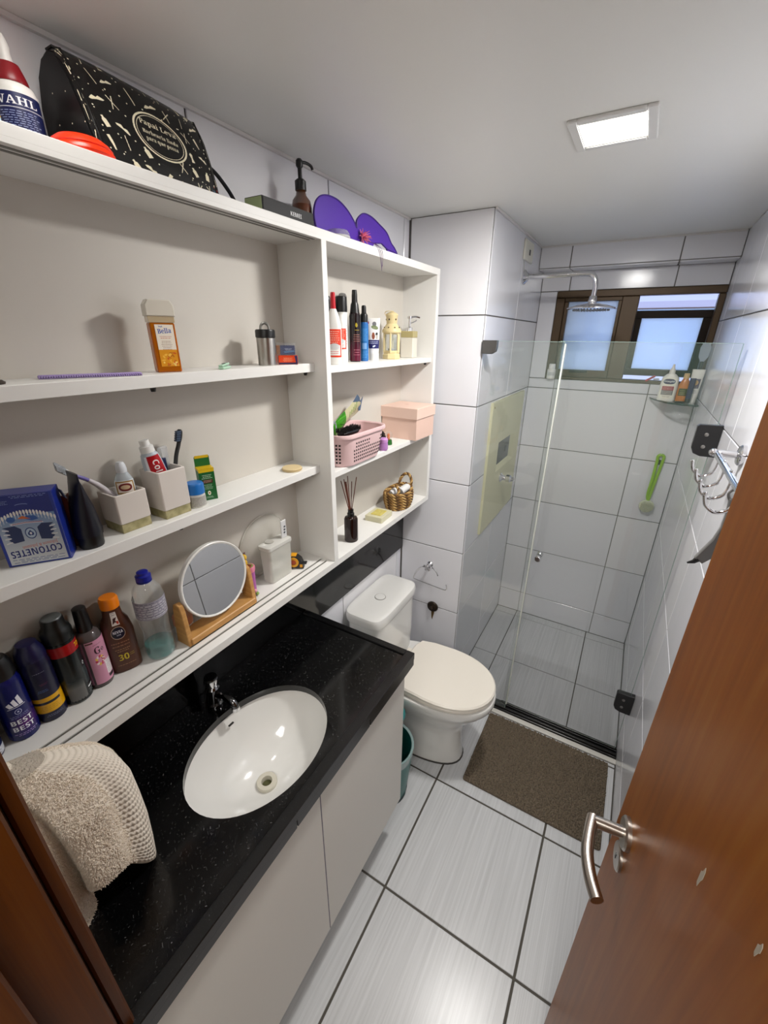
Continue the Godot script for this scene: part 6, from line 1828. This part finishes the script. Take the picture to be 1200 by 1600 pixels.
	bottle("serum_bottle", "narrow white bottle with orange-red label tucked right of the red-capped bottle", "bottle", Vector3(0.084, Y1, 0.588), to_eye(0.084, 0.588), [
		["body", [[0, 0.014], [0.003, 0.0155], [0.112, 0.0155], [0.122, 0.012]], 2.0, wht], ["cap", [[0.121, 0.0125], [0.134, 0.012]], 2.0, wht]], [[0, 0.040, 0.100, -70, 70, mtex(o1.tex())]])
	var o3 := Lab.new(128, 200, Color(0.91, 0.905, 0.89))
	o3.small(80, 40, 40, 8, 12, Color(0.45, 0.45, 0.5), 3).rect(84, 150, 20, 4, Color(0.8, 0.4, 0.3))
	bottle("lotion_bottle", "taller white bottle with a wide black cap behind the white and orange bottles", "bottle", Vector3(0.060, Y1, 0.550), to_eye(0.060, 0.550), [
		["body", [[0, 0.017], [0.003, 0.018], [0.120, 0.018], [0.142, 0.019]], 2.0, wht], ["cap", [[0.142, 0.018], [0.146, 0.0185], [0.182, 0.0175], [0.185, 0.015]], 2.0, M.black]], [[0, 0.010, 0.13, -70, 70, mtex(o3.tex())]])
	var hb := thing("round_brush", "black round hairbrush standing head up behind the white bottles", "hairbrush", Vector3(0.036, Y1, 0.590))
	part(hb, "handle", Geo.new().turn([[0, 0.007], [0.01, 0.009], [0.09, 0.008], [0.115, 0.010]], 14), M.black)
	var bh := part(hb, "barrel", Geo.new().turn([[0.112, 0.012], [0.118, 0.015], [0.176, 0.015], [0.184, 0.009]], 18), M.black)
	var bs := Geo.new()
	for k in 11:
		for j in 14:
			var f := TAU * (j + 0.5 * (k % 2)) / 14
			var p := Vector3(cos(f) * 0.014, 0.121 + k * 0.005, sin(f) * 0.014)
			bs.tube([p, p + Vector3(cos(f), 0, sin(f)) * 0.008], [0.0008, 0.0004], 4)
	part(bh, "bristles", bs, M.black).set_meta("kind", "stuff")
	bottle("capped_brush", "slim bottle with a smoky clear cap between the black-capped and burgundy bottles", "bottle", Vector3(0.030, Y1, 0.500), to_eye(0.030, 0.500), [
		["body", [[0, 0.012], [0.13, 0.012]], 2.0, mt(Color(0.80, 0.80, 0.80), 0.35)], ["cap", [[0.13, 0.0135], [0.190, 0.0135], [0.197, 0.010], [0.199, 0.004]], 2.0, clear(Color(0.30, 0.30, 0.32), 0.55, 0.1)]])
	var bg := Lab.new(128, 256, Color(0.10, 0.035, 0.06))
	for y in 256:
		bg.rect(0, y, 128, 1, Color(0.075, 0.03, 0.045).lerp(Color(0.34, 0.05, 0.16), smoothstep(0.25, 0.9, y / 256.0)))
	bg.ell(76, 52, 10, 12, Color(0.62, 0.55, 0.16)).rect(62, 78, 40, 3, Color(0.62, 0.55, 0.2)).small(50, 104, 60, 4, 12, Color(0.62, 0.45, 0.4), 3).small(50, 190, 60, 3, 14, Color(0.65, 0.4, 0.45), 5)
	bottle("hair_spray", "tall burgundy and black spray bottle on the upper right shelf", "bottle", Vector3(0.078, Y1, 0.504), to_eye(0.078, 0.504), [
		["body", [[0, 0.0155], [0.003, 0.017], [0.135, 0.017], [0.142, 0.0155]], 2.0, mt(Color(0.09, 0.035, 0.055), 0.2)],
		["cap", [[0.142, 0.0150], [0.165, 0.012], [0.172, 0.009], [0.172, 0.0085]], 2.0, M.black], ["sprayer", [[0.172, 0.009], [0.192, 0.0085], [0.205, 0.0072]], 2.0, M.black]], [[0, 0.003, 0.134, -80, 80, mtex(bg.tex(), 0.2)]])
	var bb := Lab.new(96, 256, Color(0.16, 0.42, 0.68))
	bb.small(20, 30, 60, 9, 10, Color(0.35, 0.65, 0.88), 3).rect(30, 132, 40, 44, Color(0.45, 0.62, 0.82)).small(20, 190, 60, 5, 11, Color(0.4, 0.68, 0.9), 5)
	bottle("blue_spray", "slim blue spray bottle with black sprayer beside the burgundy bottle", "bottle", Vector3(0.078, Y1, 0.452), to_eye(0.078, 0.452), [
		["body", [[0, 0.0125], [0.003, 0.0138], [0.112, 0.0138], [0.118, 0.012]], 2.0, mt(Color(0.14, 0.40, 0.68), 0.25)],
		["collar", [[0.117, 0.0125], [0.138, 0.0125], [0.144, 0.008]], 2.0, M.black], ["sprayer", [[0.143, 0.0078], [0.163, 0.0072], [0.166, 0.005]], 2.0, M.black]], [[0, 0.004, 0.110, -80, 80, mtex(bb.tex(), 0.25)]])
	var pt2 := Lab.new(160, 256, Color(0.90, 0.895, 0.89))
	pt2.ell(20, 26, 10, 10, Color(0.70, 0.25, 0.45)).ell(86, 36, 18, 18, Color(0.45, 0.45, 0.46)).ell(92, 62, 36, 14, Color(0.45, 0.52, 0.34), 10).small(70, 58, 50, 2, 8, Color(0.85, 0.8, 0.7), 2)
	pt2.ell(76, 128, 15, 24, Color(0.52, 0.25, 0.14)).ell(76, 110, 11, 11, Color(0.56, 0.28, 0.16)).ell(112, 112, 14, 13, Color(0.16, 0.15, 0.16)).ell(116, 134, 15, 18, Color(0.70, 0.68, 0.64))
	pt2.rect(0, 156, 160, 66, Color(0.07, 0.09, 0.36)).small(20, 168, 120, 2, 12, Color(0.85, 0.87, 0.95), 4).ell(84, 204, 16, 7, Color(0.85, 0.88, 0.95), -20).small(50, 232, 70, 1, 8, Color(0.6, 0.6, 0.65), 6)
	bottle("pet_cream_tube", "white tube printed with a dog and a cat above a navy band", "tube", Vector3(0.078, Y1, 0.392), to_eye(0.078, 0.392), [
		["body", [[0.022, 0.0165, 0.015], [0.05, 0.018, 0.013], [0.125, 0.0215, 0.004], [0.132, 0.0215, 0.0015]], 2.2, wht],
		["cap", [[0, 0.0162], [0.003, 0.017], [0.022, 0.0172]], 2.0, wht]], [[0, 0.024, 0.128, -72, 72, mtex(pt2.tex(), 0.3)]])
	# lantern
	var la := thing("lantern", "small cream painted metal lantern with glass panes on the upper right shelf", "lantern", Vector3(0.080, Y1, 0.272), to_eye(0.080, 0.272, 22))
	var cream := mt(Color(0.84, 0.77, 0.58), 0.4)
	la.scale = Vector3(1.08, 1.05, 1.08)
	part(la, "base", Geo.new().turn([[0, 0.029], [0.003, 0.031], [0.014, 0.031], [0.017, 0.028], [0.022, 0.028]], 8, 2.0), cream, 20.0)
	part(la, "candle", Geo.new().turn([[0.022, 0.012], [0.034, 0.012]], 16), mt(Color(0.55, 0.55, 0.52), 0.5))
	for k in 6:
		var f := TAU * (k + 0.5) / 6
		part(la, "post", B(Vector3(sin(f) * 0.0265, 0.052, cos(f) * 0.0265), Vector3(0.0055, 0.064, 0.0055), 0.001), cream, 0.0).rotation.y = 0.0
		var f2 := TAU * k / 6
		var pn := part(la, "pane", B(Vector3(0, 0, 0), Vector3(0.022, 0.056, 0.001)), clear(Color(0.75, 0.80, 0.78), 0.15, 0.05), 0.0)
		pn.position = Vector3(sin(f2) * 0.0225, 0.053, cos(f2) * 0.0225)
		pn.rotation.y = f2
		for h in [0.0245, 0.082]:
			var sl := part(la, "rail", B(Vector3.ZERO, Vector3(0.025, 0.006, 0.004), 0.001), cream, 0.0)
			sl.position = Vector3(sin(f2) * 0.0228, h, cos(f2) * 0.0228)
			sl.rotation.y = f2
	part(la, "roof", Geo.new().turn([[0.084, 0.031], [0.090, 0.032], [0.096, 0.029], [0.105, 0.022], [0.112, 0.017]], 26), cream)
	for k in 8:
		var f := TAU * k / 8
		part(la, "vent_hole", Geo.new().ball(Vector3(sin(f) * 0.0262, 0.1, cos(f) * 0.0262), Vector3(0.0026, 0.0022, 0.0026), 8), mt(Color(0.28, 0.2, 0.1), 0.6))
	var ch := part(la, "chimney", Geo.new().turn([[0.112, 0.017], [0.132, 0.019], [0.138, 0.021], [0.141, 0.020], [0.146, 0.013], [0.149, 0.004]], 26), cream)
	for k in 5:
		var f := TAU * k / 5 + 0.4
		part(ch, "vent_hole", Geo.new().ball(Vector3(sin(f) * 0.0178, 0.125, cos(f) * 0.0178), Vector3(0.0028, 0.0034, 0.0028), 8), mt(Color(0.28, 0.2, 0.1), 0.6))
	part(la, "handle", Geo.new().tube(along([Vector3(-0.022, 0.137, 0), Vector3(-0.026, 0.146, 0.004), Vector3(-0.018, 0.150, 0.012), Vector3(0.0, 0.149, 0.016)], 5), 0.0012, 6), cream)
	# soap dispenser
	var sd := thing("soap_dispenser", "square white ceramic soap dispenser with stone top and chrome pump on the upper right shelf", "soap dispenser", Vector3(0.078, Y1, 0.130), 0.12)
	part(sd, "body", B(Vector3(0, 0.036, 0), Vector3(0.050, 0.072, 0.050), 0.002), mt(Color(0.85, 0.83, 0.78), 0.4), 0.0)
	part(sd, "stone_top", B(Vector3(0, 0.084, 0), Vector3(0.051, 0.023, 0.051), 0.0015), mt(Color(0.68, 0.63, 0.44), 0.5), 0.0)
	var pm := part(sd, "pump", Geo.new().turn([[0.095, 0.013], [0.108, 0.012], [0.111, 0.005], [0.138, 0.0045], [0.139, 0.009], [0.147, 0.009]], 20), M.chrome)
	part(pm, "spout", Geo.new().tube(along([Vector3(0, 0.143, 0), Vector3(0.02, 0.146, -0.012), Vector3(0.034, 0.143, -0.02)], 4), 0.0035, 8), M.chrome)
	part(pm, "nozzle", Geo.new().tube(along([Vector3(0, 0.122, 0), Vector3(0.014, 0.127, -0.008), Vector3(0.024, 0.134, -0.014)], 4), 0.002, 8), M.chrome)

	# ----- right bay, middle shelf -----
	var Y2 := 1.406
	var bk := thing("pink_basket", "pink perforated plastic basket jutting over the middle right shelf", "basket", Vector3(0.097, Y2, 0.572))
	var pinkm := mt(Color(0.86, 0.73, 0.73), 0.4)
	var rings := []
	for q in [[0.112, 0.215, 0.0], [0.118, 0.222, 0.004], [0.140, 0.250, 0.088], [0.142, 0.252, 0.092], [0.152, 0.262, 0.092], [0.154, 0.264, 0.097], [0.152, 0.262, 0.103], [0.146, 0.256, 0.104], [0.138, 0.248, 0.100], [0.136, 0.246, 0.088], [0.114, 0.218, 0.006]]:
		var r := PackedVector3Array()
		for v in rounded(q[0], q[1], 0.045, 8):
			r.append(Vector3(v.x, q[2], -v.y))
		rings.append(r)
	part(bk, "shell", Geo.new().loft(rings), pinkm, 35.0)
	var holes := Geo.new()
	var lo: PackedVector3Array = rings[1]
	var up: PackedVector3Array = rings[2]
	# perforations in columns round the wall, a plain arch left free in the middle of each side
	var per := 0.0
	var lens := [0.0]
	for j in lo.size():
		per += lo[j].distance_to(lo[(j + 1) % lo.size()])
		lens.append(per)
	var cols := 58
	for c in cols:
		if c % 29 in [3, 4, 5, 6]:
			continue
		var s := per * c / cols
		var j := 0
		while lens[j + 1] < s:
			j += 1
		var f: float = (s - lens[j]) / (lens[j + 1] - lens[j])
		var a := lo[j].lerp(lo[(j + 1) % lo.size()], f)
		var b := up[j].lerp(up[(j + 1) % lo.size()], f)
		var tg := (lo[(j + 1) % lo.size()] - lo[j]).normalized()
		for k in 6:
			if k > 3 and (c % 12) in [3, 4, 5, 6, 7]:
				continue
			var p := a.lerp(b, 0.14 + k * 0.135)
			var u := (b - a).normalized()
			var n := tg.cross(u).normalized() * -1.0
			if n.dot(Vector3(p.x, 0, p.z)) < 0:
				n = -n
			var e := 0.0030
			p += n * 0.0007
			holes.quad_out(p - tg * e - u * e, p + tg * e - u * e, p + tg * e + u * e, p - tg * e + u * e, p - n)
	part(bk, "perforations", holes, mt(Color(0.10, 0.07, 0.07), 0.9), 0.0).set_meta("kind", "stuff")
	# things in the basket
	var gl := Lab.new(256, 128, Color(0.22, 0.52, 0.10))
	for k in 14:
		gl.line(rg.randf_range(0, 200), rg.randf_range(0, 128), rg.randf_range(0, 200), rg.randf_range(0, 128), 4, [Color(0.35, 0.66, 0.18), Color(0.12, 0.36, 0.07)][k % 2])
	gl.poly([[150, 0], [256, 0], [256, 128], [120, 128]], Color(0.72, 0.70, 0.55)).poly([[215, 0], [256, 0], [256, 60], [235, 40]], Color(0.28, 0.34, 0.42))
	for k in 5:
		gl.line(150 + k * 14, 100, 175 + k * 14, 30, 5, Color(0.35, 0.50, 0.16))
	var gs := thing("leaf_sachet", "green leaf-printed plastic sachet sticking up out of the pink basket", "sachet", Vector3(0.055, Y2 + 0.1, 0.575))
	var ra := []
	for k in 9:
		var f := k / 8.0
		var p := Vector3(lerpf(0.015, 0.0, f), lerpf(-0.028, 0.066, f), lerpf(0.095, -0.115, f))
		var wv := 0.036 * (1.0 - 0.2 * sin(f * 3.0))
		var row := PackedVector3Array()
		for i in 5:
			var g := i / 4.0 - 0.5
			row.append(p + Vector3(0.012 * (1.0 - 4.0 * g * g) - g * 0.02, -g * wv * 1.7 + 0.004 * sin(f * 9.0 + g * 5.0), -g * wv))
		ra.append(row)
	var cols2 := []
	for i in 5:
		var cc := PackedVector3Array()
		for k in 9:
			cc.append(ra[k][i])
		cols2.append(cc)
	var sg := Geo.new().grid(cols2)
	var cb2 := []
	for i in 5:
		var cc := PackedVector3Array()
		for k in 9:
			cc.append(ra[k][i] + Vector3(-0.010 if i > 0 and i < 4 else 0.0, 0, 0))
		cb2.append(cc)
	sg.grid(cb2, true)
	part(gs, "pouch", sg, mtex(gl.tex(), 0.2, {"cull_mode": BaseMaterial3D.CULL_DISABLED}), 60.0)
	part(gs, "torn_corner", Geo.new().prism(PackedVector2Array([Vector2(0, 0), Vector2(0.012, 0.0), Vector2(0.020, 0.022), Vector2(0.030, 0.045), Vector2(0.014, 0.032), Vector2(0.002, 0.026)]), -0.0006, 0.0006).moved(Transform3D(Basis(Vector3(0, 0, -1), Vector3(0, 1, 0), Vector3(1, 0, 0)), Vector3(0.008, 0.040, -0.105))), mt(Color(0.30, 0.36, 0.46), 0.25), 0.0)
	var hb2 := thing("hairbrush", "black bristle hairbrush lying in the pink basket under the green sachet", "hairbrush", Vector3(0.108, Y2 + 0.088, 0.595))
	part(hb2, "back", Geo.new().turn([[0, 0.016, 0.050], [0.008, 0.019, 0.054], [0.012, 0.017, 0.050]], 22, 2.6), M.black)
	bs = Geo.new()
	for k in 260:
		var p := Vector3(rg.randf_range(-0.017, 0.017), 0.010, rg.randf_range(-0.050, 0.050))
		bs.tube([p, p + Vector3(rg.randf_range(-0.002, 0.002), rg.randf_range(0.010, 0.016), rg.randf_range(-0.002, 0.002))], [0.0012, 0.0006], 4)
	part(hb2, "bristles", bs, M.black).set_meta("kind", "stuff")
	var cr := thing("clear_ring", "clear plastic looped wrapper rising from the left end of the pink basket", "wrapper", Vector3(0.09, Y2 + 0.1, 0.655))
	for k in 3:
		part(cr, "loop", Geo.new().tube(along([Vector3(0, 0, 0.01), Vector3(0.004, 0.022 + 0.004 * k, 0.012 - 0.006 * k), Vector3(0, 0.034, -0.006 * k), Vector3(-0.002, 0.02, -0.02), Vector3(0, 0, -0.018)], 5), 0.0022, 8), clear(Color(0.75, 0.78, 0.80), 0.35, 0.08))
	bottle("lilac_pot", "small lilac plastic pot at the right end of the pink basket", "pot", Vector3(0.135, Y2, 0.418), 0.0, [
		["body", [[0, 0.013], [0.004, 0.0155], [0.020, 0.016], [0.030, 0.0145]], 2.0, mt(Color(0.68, 0.48, 0.72), 0.35)], ["lid", [[0.030, 0.0158], [0.040, 0.0158], [0.044, 0.012]], 2.0, mt(Color(0.76, 0.55, 0.78), 0.3)]])
	var pc := thing("pine_cone", "small dark brown scaly cone between the basket and the pink box", "cone", Vector3(0.104, Y2, 0.388))
	for k in 9:
		var gg := Geo.new()
		for j in 6:
			var f := TAU * j / 6 + k * 0.5
			var rr2 := 0.014 * sin(PI * (k + 1.2) / 11.0) + 0.002
			gg.ball(Vector3(cos(f) * rr2, 0.006 + k * 0.0062, sin(f) * rr2), Vector3(0.006, 0.0035, 0.006), 6)
		part(pc, "scale_whorl", gg, mt(Color(0.13, 0.065, 0.045), 0.6))
	var gb := thing("snow_globe", "tiny snow globe with orange figure on a green base before the pink box", "snow globe", Vector3(0.108, Y2, 0.335))
	part(gb, "base", Geo.new().turn([[0, 0.014], [0.003, 0.0145], [0.018, 0.0125]], 20), mt(Color(0.10, 0.36, 0.08), 0.5))
	part(gb, "figure", Geo.new().turn([[0.018, 0.004], [0.026, 0.006], [0.031, 0.004], [0.034, 0.0055], [0.040, 0.004], [0.042, 0.001]], 12), mt(Color(0.86, 0.42, 0.10), 0.5))
	part(gb, "globe", Geo.new().ball(Vector3(0, 0.034, 0), Vector3(0.0165, 0.0165, 0.0165), 24), clear(Color(0.85, 0.80, 0.76), 0.10, 0.03))
	# pink lidded box
	var pb := thing("gift_box", "pale pink cardboard box with lift-off lid at the right of the middle shelf", "box", Vector3(0.096, Y2, 0.152), -0.03)
	var pm2 := mt(Color(0.87, 0.74, 0.68), 0.55)
	part(pb, "base", B(Vector3(0, 0.042, 0), Vector3(0.158, 0.084, 0.152), 0.001), pm2, 0.0)
	var li := part(pb, "lid", B(Vector3(0, 0.103, 0), Vector3(0.166, 0.042, 0.160), 0.0015), mt(Color(0.89, 0.77, 0.71), 0.55), 0.0)
	var sg2 := Lab.new(64, 32, Color(0.89, 0.77, 0.71))
	sg2.small(6, 8, 52, 2, 9, Color(0.62, 0.38, 0.32), 3)
	part(li, "stamp", B(Vector3(-0.01, 0.1243, -0.005), Vector3(0.018, 0.0005, 0.012)), mtex(sg2.tex(), 0.55), 0.0).rotation.y = 0.0

	# ----- right bay, floor -----
	var rd := bottle("reed_diffuser", "amber glass reed diffuser bottle with brown sticks on the bottom right board", "diffuser", Vector3(0.112, Y0, 0.600), to_eye(0.112, 0.600), [
		["bottle", [[0, 0.0225], [0.003, 0.024], [0.083, 0.024], [0.089, 0.021], [0.092, 0.012], [0.096, 0.0105]], 2.0, mt(Color(0.11, 0.042, 0.03), 0.1)],
		["collar", [[0.095, 0.0125], [0.104, 0.0125], [0.106, 0.010], [0.118, 0.010]], 2.0, M.blackgloss]])
	for k in 7:
		var f := k * 0.9
		var tp2 := Vector3([-0.030, -0.020, -0.013, -0.008, 0.006, 0.022, -0.016][k], 0.225 + 0.010 * sin(f * 3.0), 0.012 * cos(f))
		part(rd, "reed", Geo.new().tube([Vector3(tp2.x * 0.1, 0.105, tp2.z * 0.2), tp2], 0.0016, 6), mt(Color(0.36, 0.16, 0.075), 0.6))
	var sb := thing("soap_box", "small flat cream box with an embossed yellow bar beside the reed diffuser", "soap box", Vector3(0.095, Y0, 0.383), 0.06)
	part(sb, "tray", B(Vector3(0, 0.0115, 0), Vector3(0.074, 0.023, 0.092), 0.0015), mt(Color(0.80, 0.78, 0.66), 0.5), 0.0)
	var em := part(sb, "soap", B(Vector3(0, 0.0235, 0), Vector3(0.044, 0.004, 0.058), 0.0015), mt(Color(0.78, 0.72, 0.38), 0.5), 0.0)
	for k in 7:
		part(em, "relief", Geo.new().ball(Vector3(rg.randf_range(-0.015, 0.015), 0.0252, rg.randf_range(-0.02, 0.02)), Vector3(0.006, 0.0018, 0.004), 8), mt(Color(0.80, 0.75, 0.45), 0.5))
	# woven basket: stacked coils of plaited rope
	var wk := thing("wicker_basket", "small oval woven seagrass basket with two loop handles on the bottom right board", "basket", Vector3(0.098, Y0, 0.225), 0.10)
	var straws := [mt(Color(0.58, 0.43, 0.22), 0.7), mt(Color(0.36, 0.24, 0.10), 0.7), mt(Color(0.76, 0.62, 0.38), 0.7)]
	var rope := func(host: Node3D, called: String, path: Array, r: float, closed: bool) -> void:
		for s in 3:
			var g := Geo.new()
			var pp := []
			var rads := []
			var tot := path.size()
			for i in tot:
				var d: Vector3 = (path[(i + 1) % tot] - path[(i + tot - 1) % tot]).normalized() if closed else (path[mini(i + 1, tot - 1)] - path[maxi(i - 1, 0)]).normalized()
				var sd2 := d.cross(Vector3(0.13, 1.0, 0.07)).normalized()
				var u2 := d.cross(sd2)
				var ph := i * TAU * 9.0 / 66.0 + TAU * s / 3.0
				pp.append(path[i] + (sd2 * cos(ph) + u2 * sin(ph)) * r * 0.62)
				rads.append(r * 0.52)
			if closed:
				pp.append(pp[0]); rads.append(rads[0])
			g.tube(pp, rads, 6)
			part(host, called, g, straws[s])
	part(wk, "bottom", Geo.new().turn([[0.001, 0.044, 0.062], [0.006, 0.046, 0.064]], 30), straws[1])
	for k in 6:
		var f := k / 5.0
		var a := 0.046 + 0.008 * sin(f * 2.6)
		var b := 0.066 + 0.016 * f
		var pth := []
		for i in 66:
			var t := TAU * i / 66
			pth.append(Vector3(a * sin(t), 0.007 + k * 0.0118 + 0.007 * f * cos(t) * cos(t), b * cos(t)))
		rope.call(wk, "coil", pth, 0.0072, true)
	for s in [-1.0, 1.0]:
		var pth2 := along([Vector3(-0.026, 0.068, s * 0.070), Vector3(-0.024, 0.095, s * 0.080), Vector3(-0.008, 0.116, s * 0.086), Vector3(0.012, 0.116, s * 0.086), Vector3(0.026, 0.095, s * 0.080), Vector3(0.028, 0.068, s * 0.070)], 7)
		if s > 0:
			for i in pth2.size():
				pth2[i] = pth2[i] * Vector3(0.9, 1.0, 1.0) + Vector3(0, -0.35 * maxf(pth2[i].y - 0.068, 0.0), -0.9 * maxf(pth2[i].y - 0.068, 0.0))
		rope.call(wk, "loop_handle", pth2, 0.0062, false)
	var rl := thing("cotton_roll", "white rolled cotton cloths lying inside the woven basket", "cloth", Vector3(0.098, Y0 + 0.062, 0.225), 0.0)
	for q in [[-0.012, 0.010, 0.02, 0.4], [0.014, 0.012, -0.02, -0.3]]:
		part(rl, "roll", Geo.new().tube(along([Vector3(q[0], q[1] - 0.006, q[2] + 0.030), Vector3(q[0] + 0.004, q[1], q[2]), Vector3(q[0], q[1] - 0.004, q[2] - 0.030)], 5), 0.016, 14), mt(Color(0.86, 0.855, 0.85), 0.85))
	rebase()

# things built in room coordinates get their origin at their own base
func rebase() -> void:
	for o in get_children():
		if o.get_class() != "Node3D" or o.position != Vector3.ZERO or not o.has_meta("label"):
			continue
		var box := AABB()
		var first := true
		for c in o.find_children("*", "MeshInstance3D", true, false):
			var x: Transform3D = c.transform
			var p: Node = c.get_parent()
			while p != o:
				x = p.transform * x
				p = p.get_parent()
			var a: AABB = x * c.mesh.get_aabb()
			box = a if first else box.merge(a)
			first = false
		if first:
			continue
		var at := Vector3(box.get_center().x, box.position.y, box.get_center().z)
		for c in o.get_children():
			c.position -= o.transform.basis.inverse() * at
		o.position = at
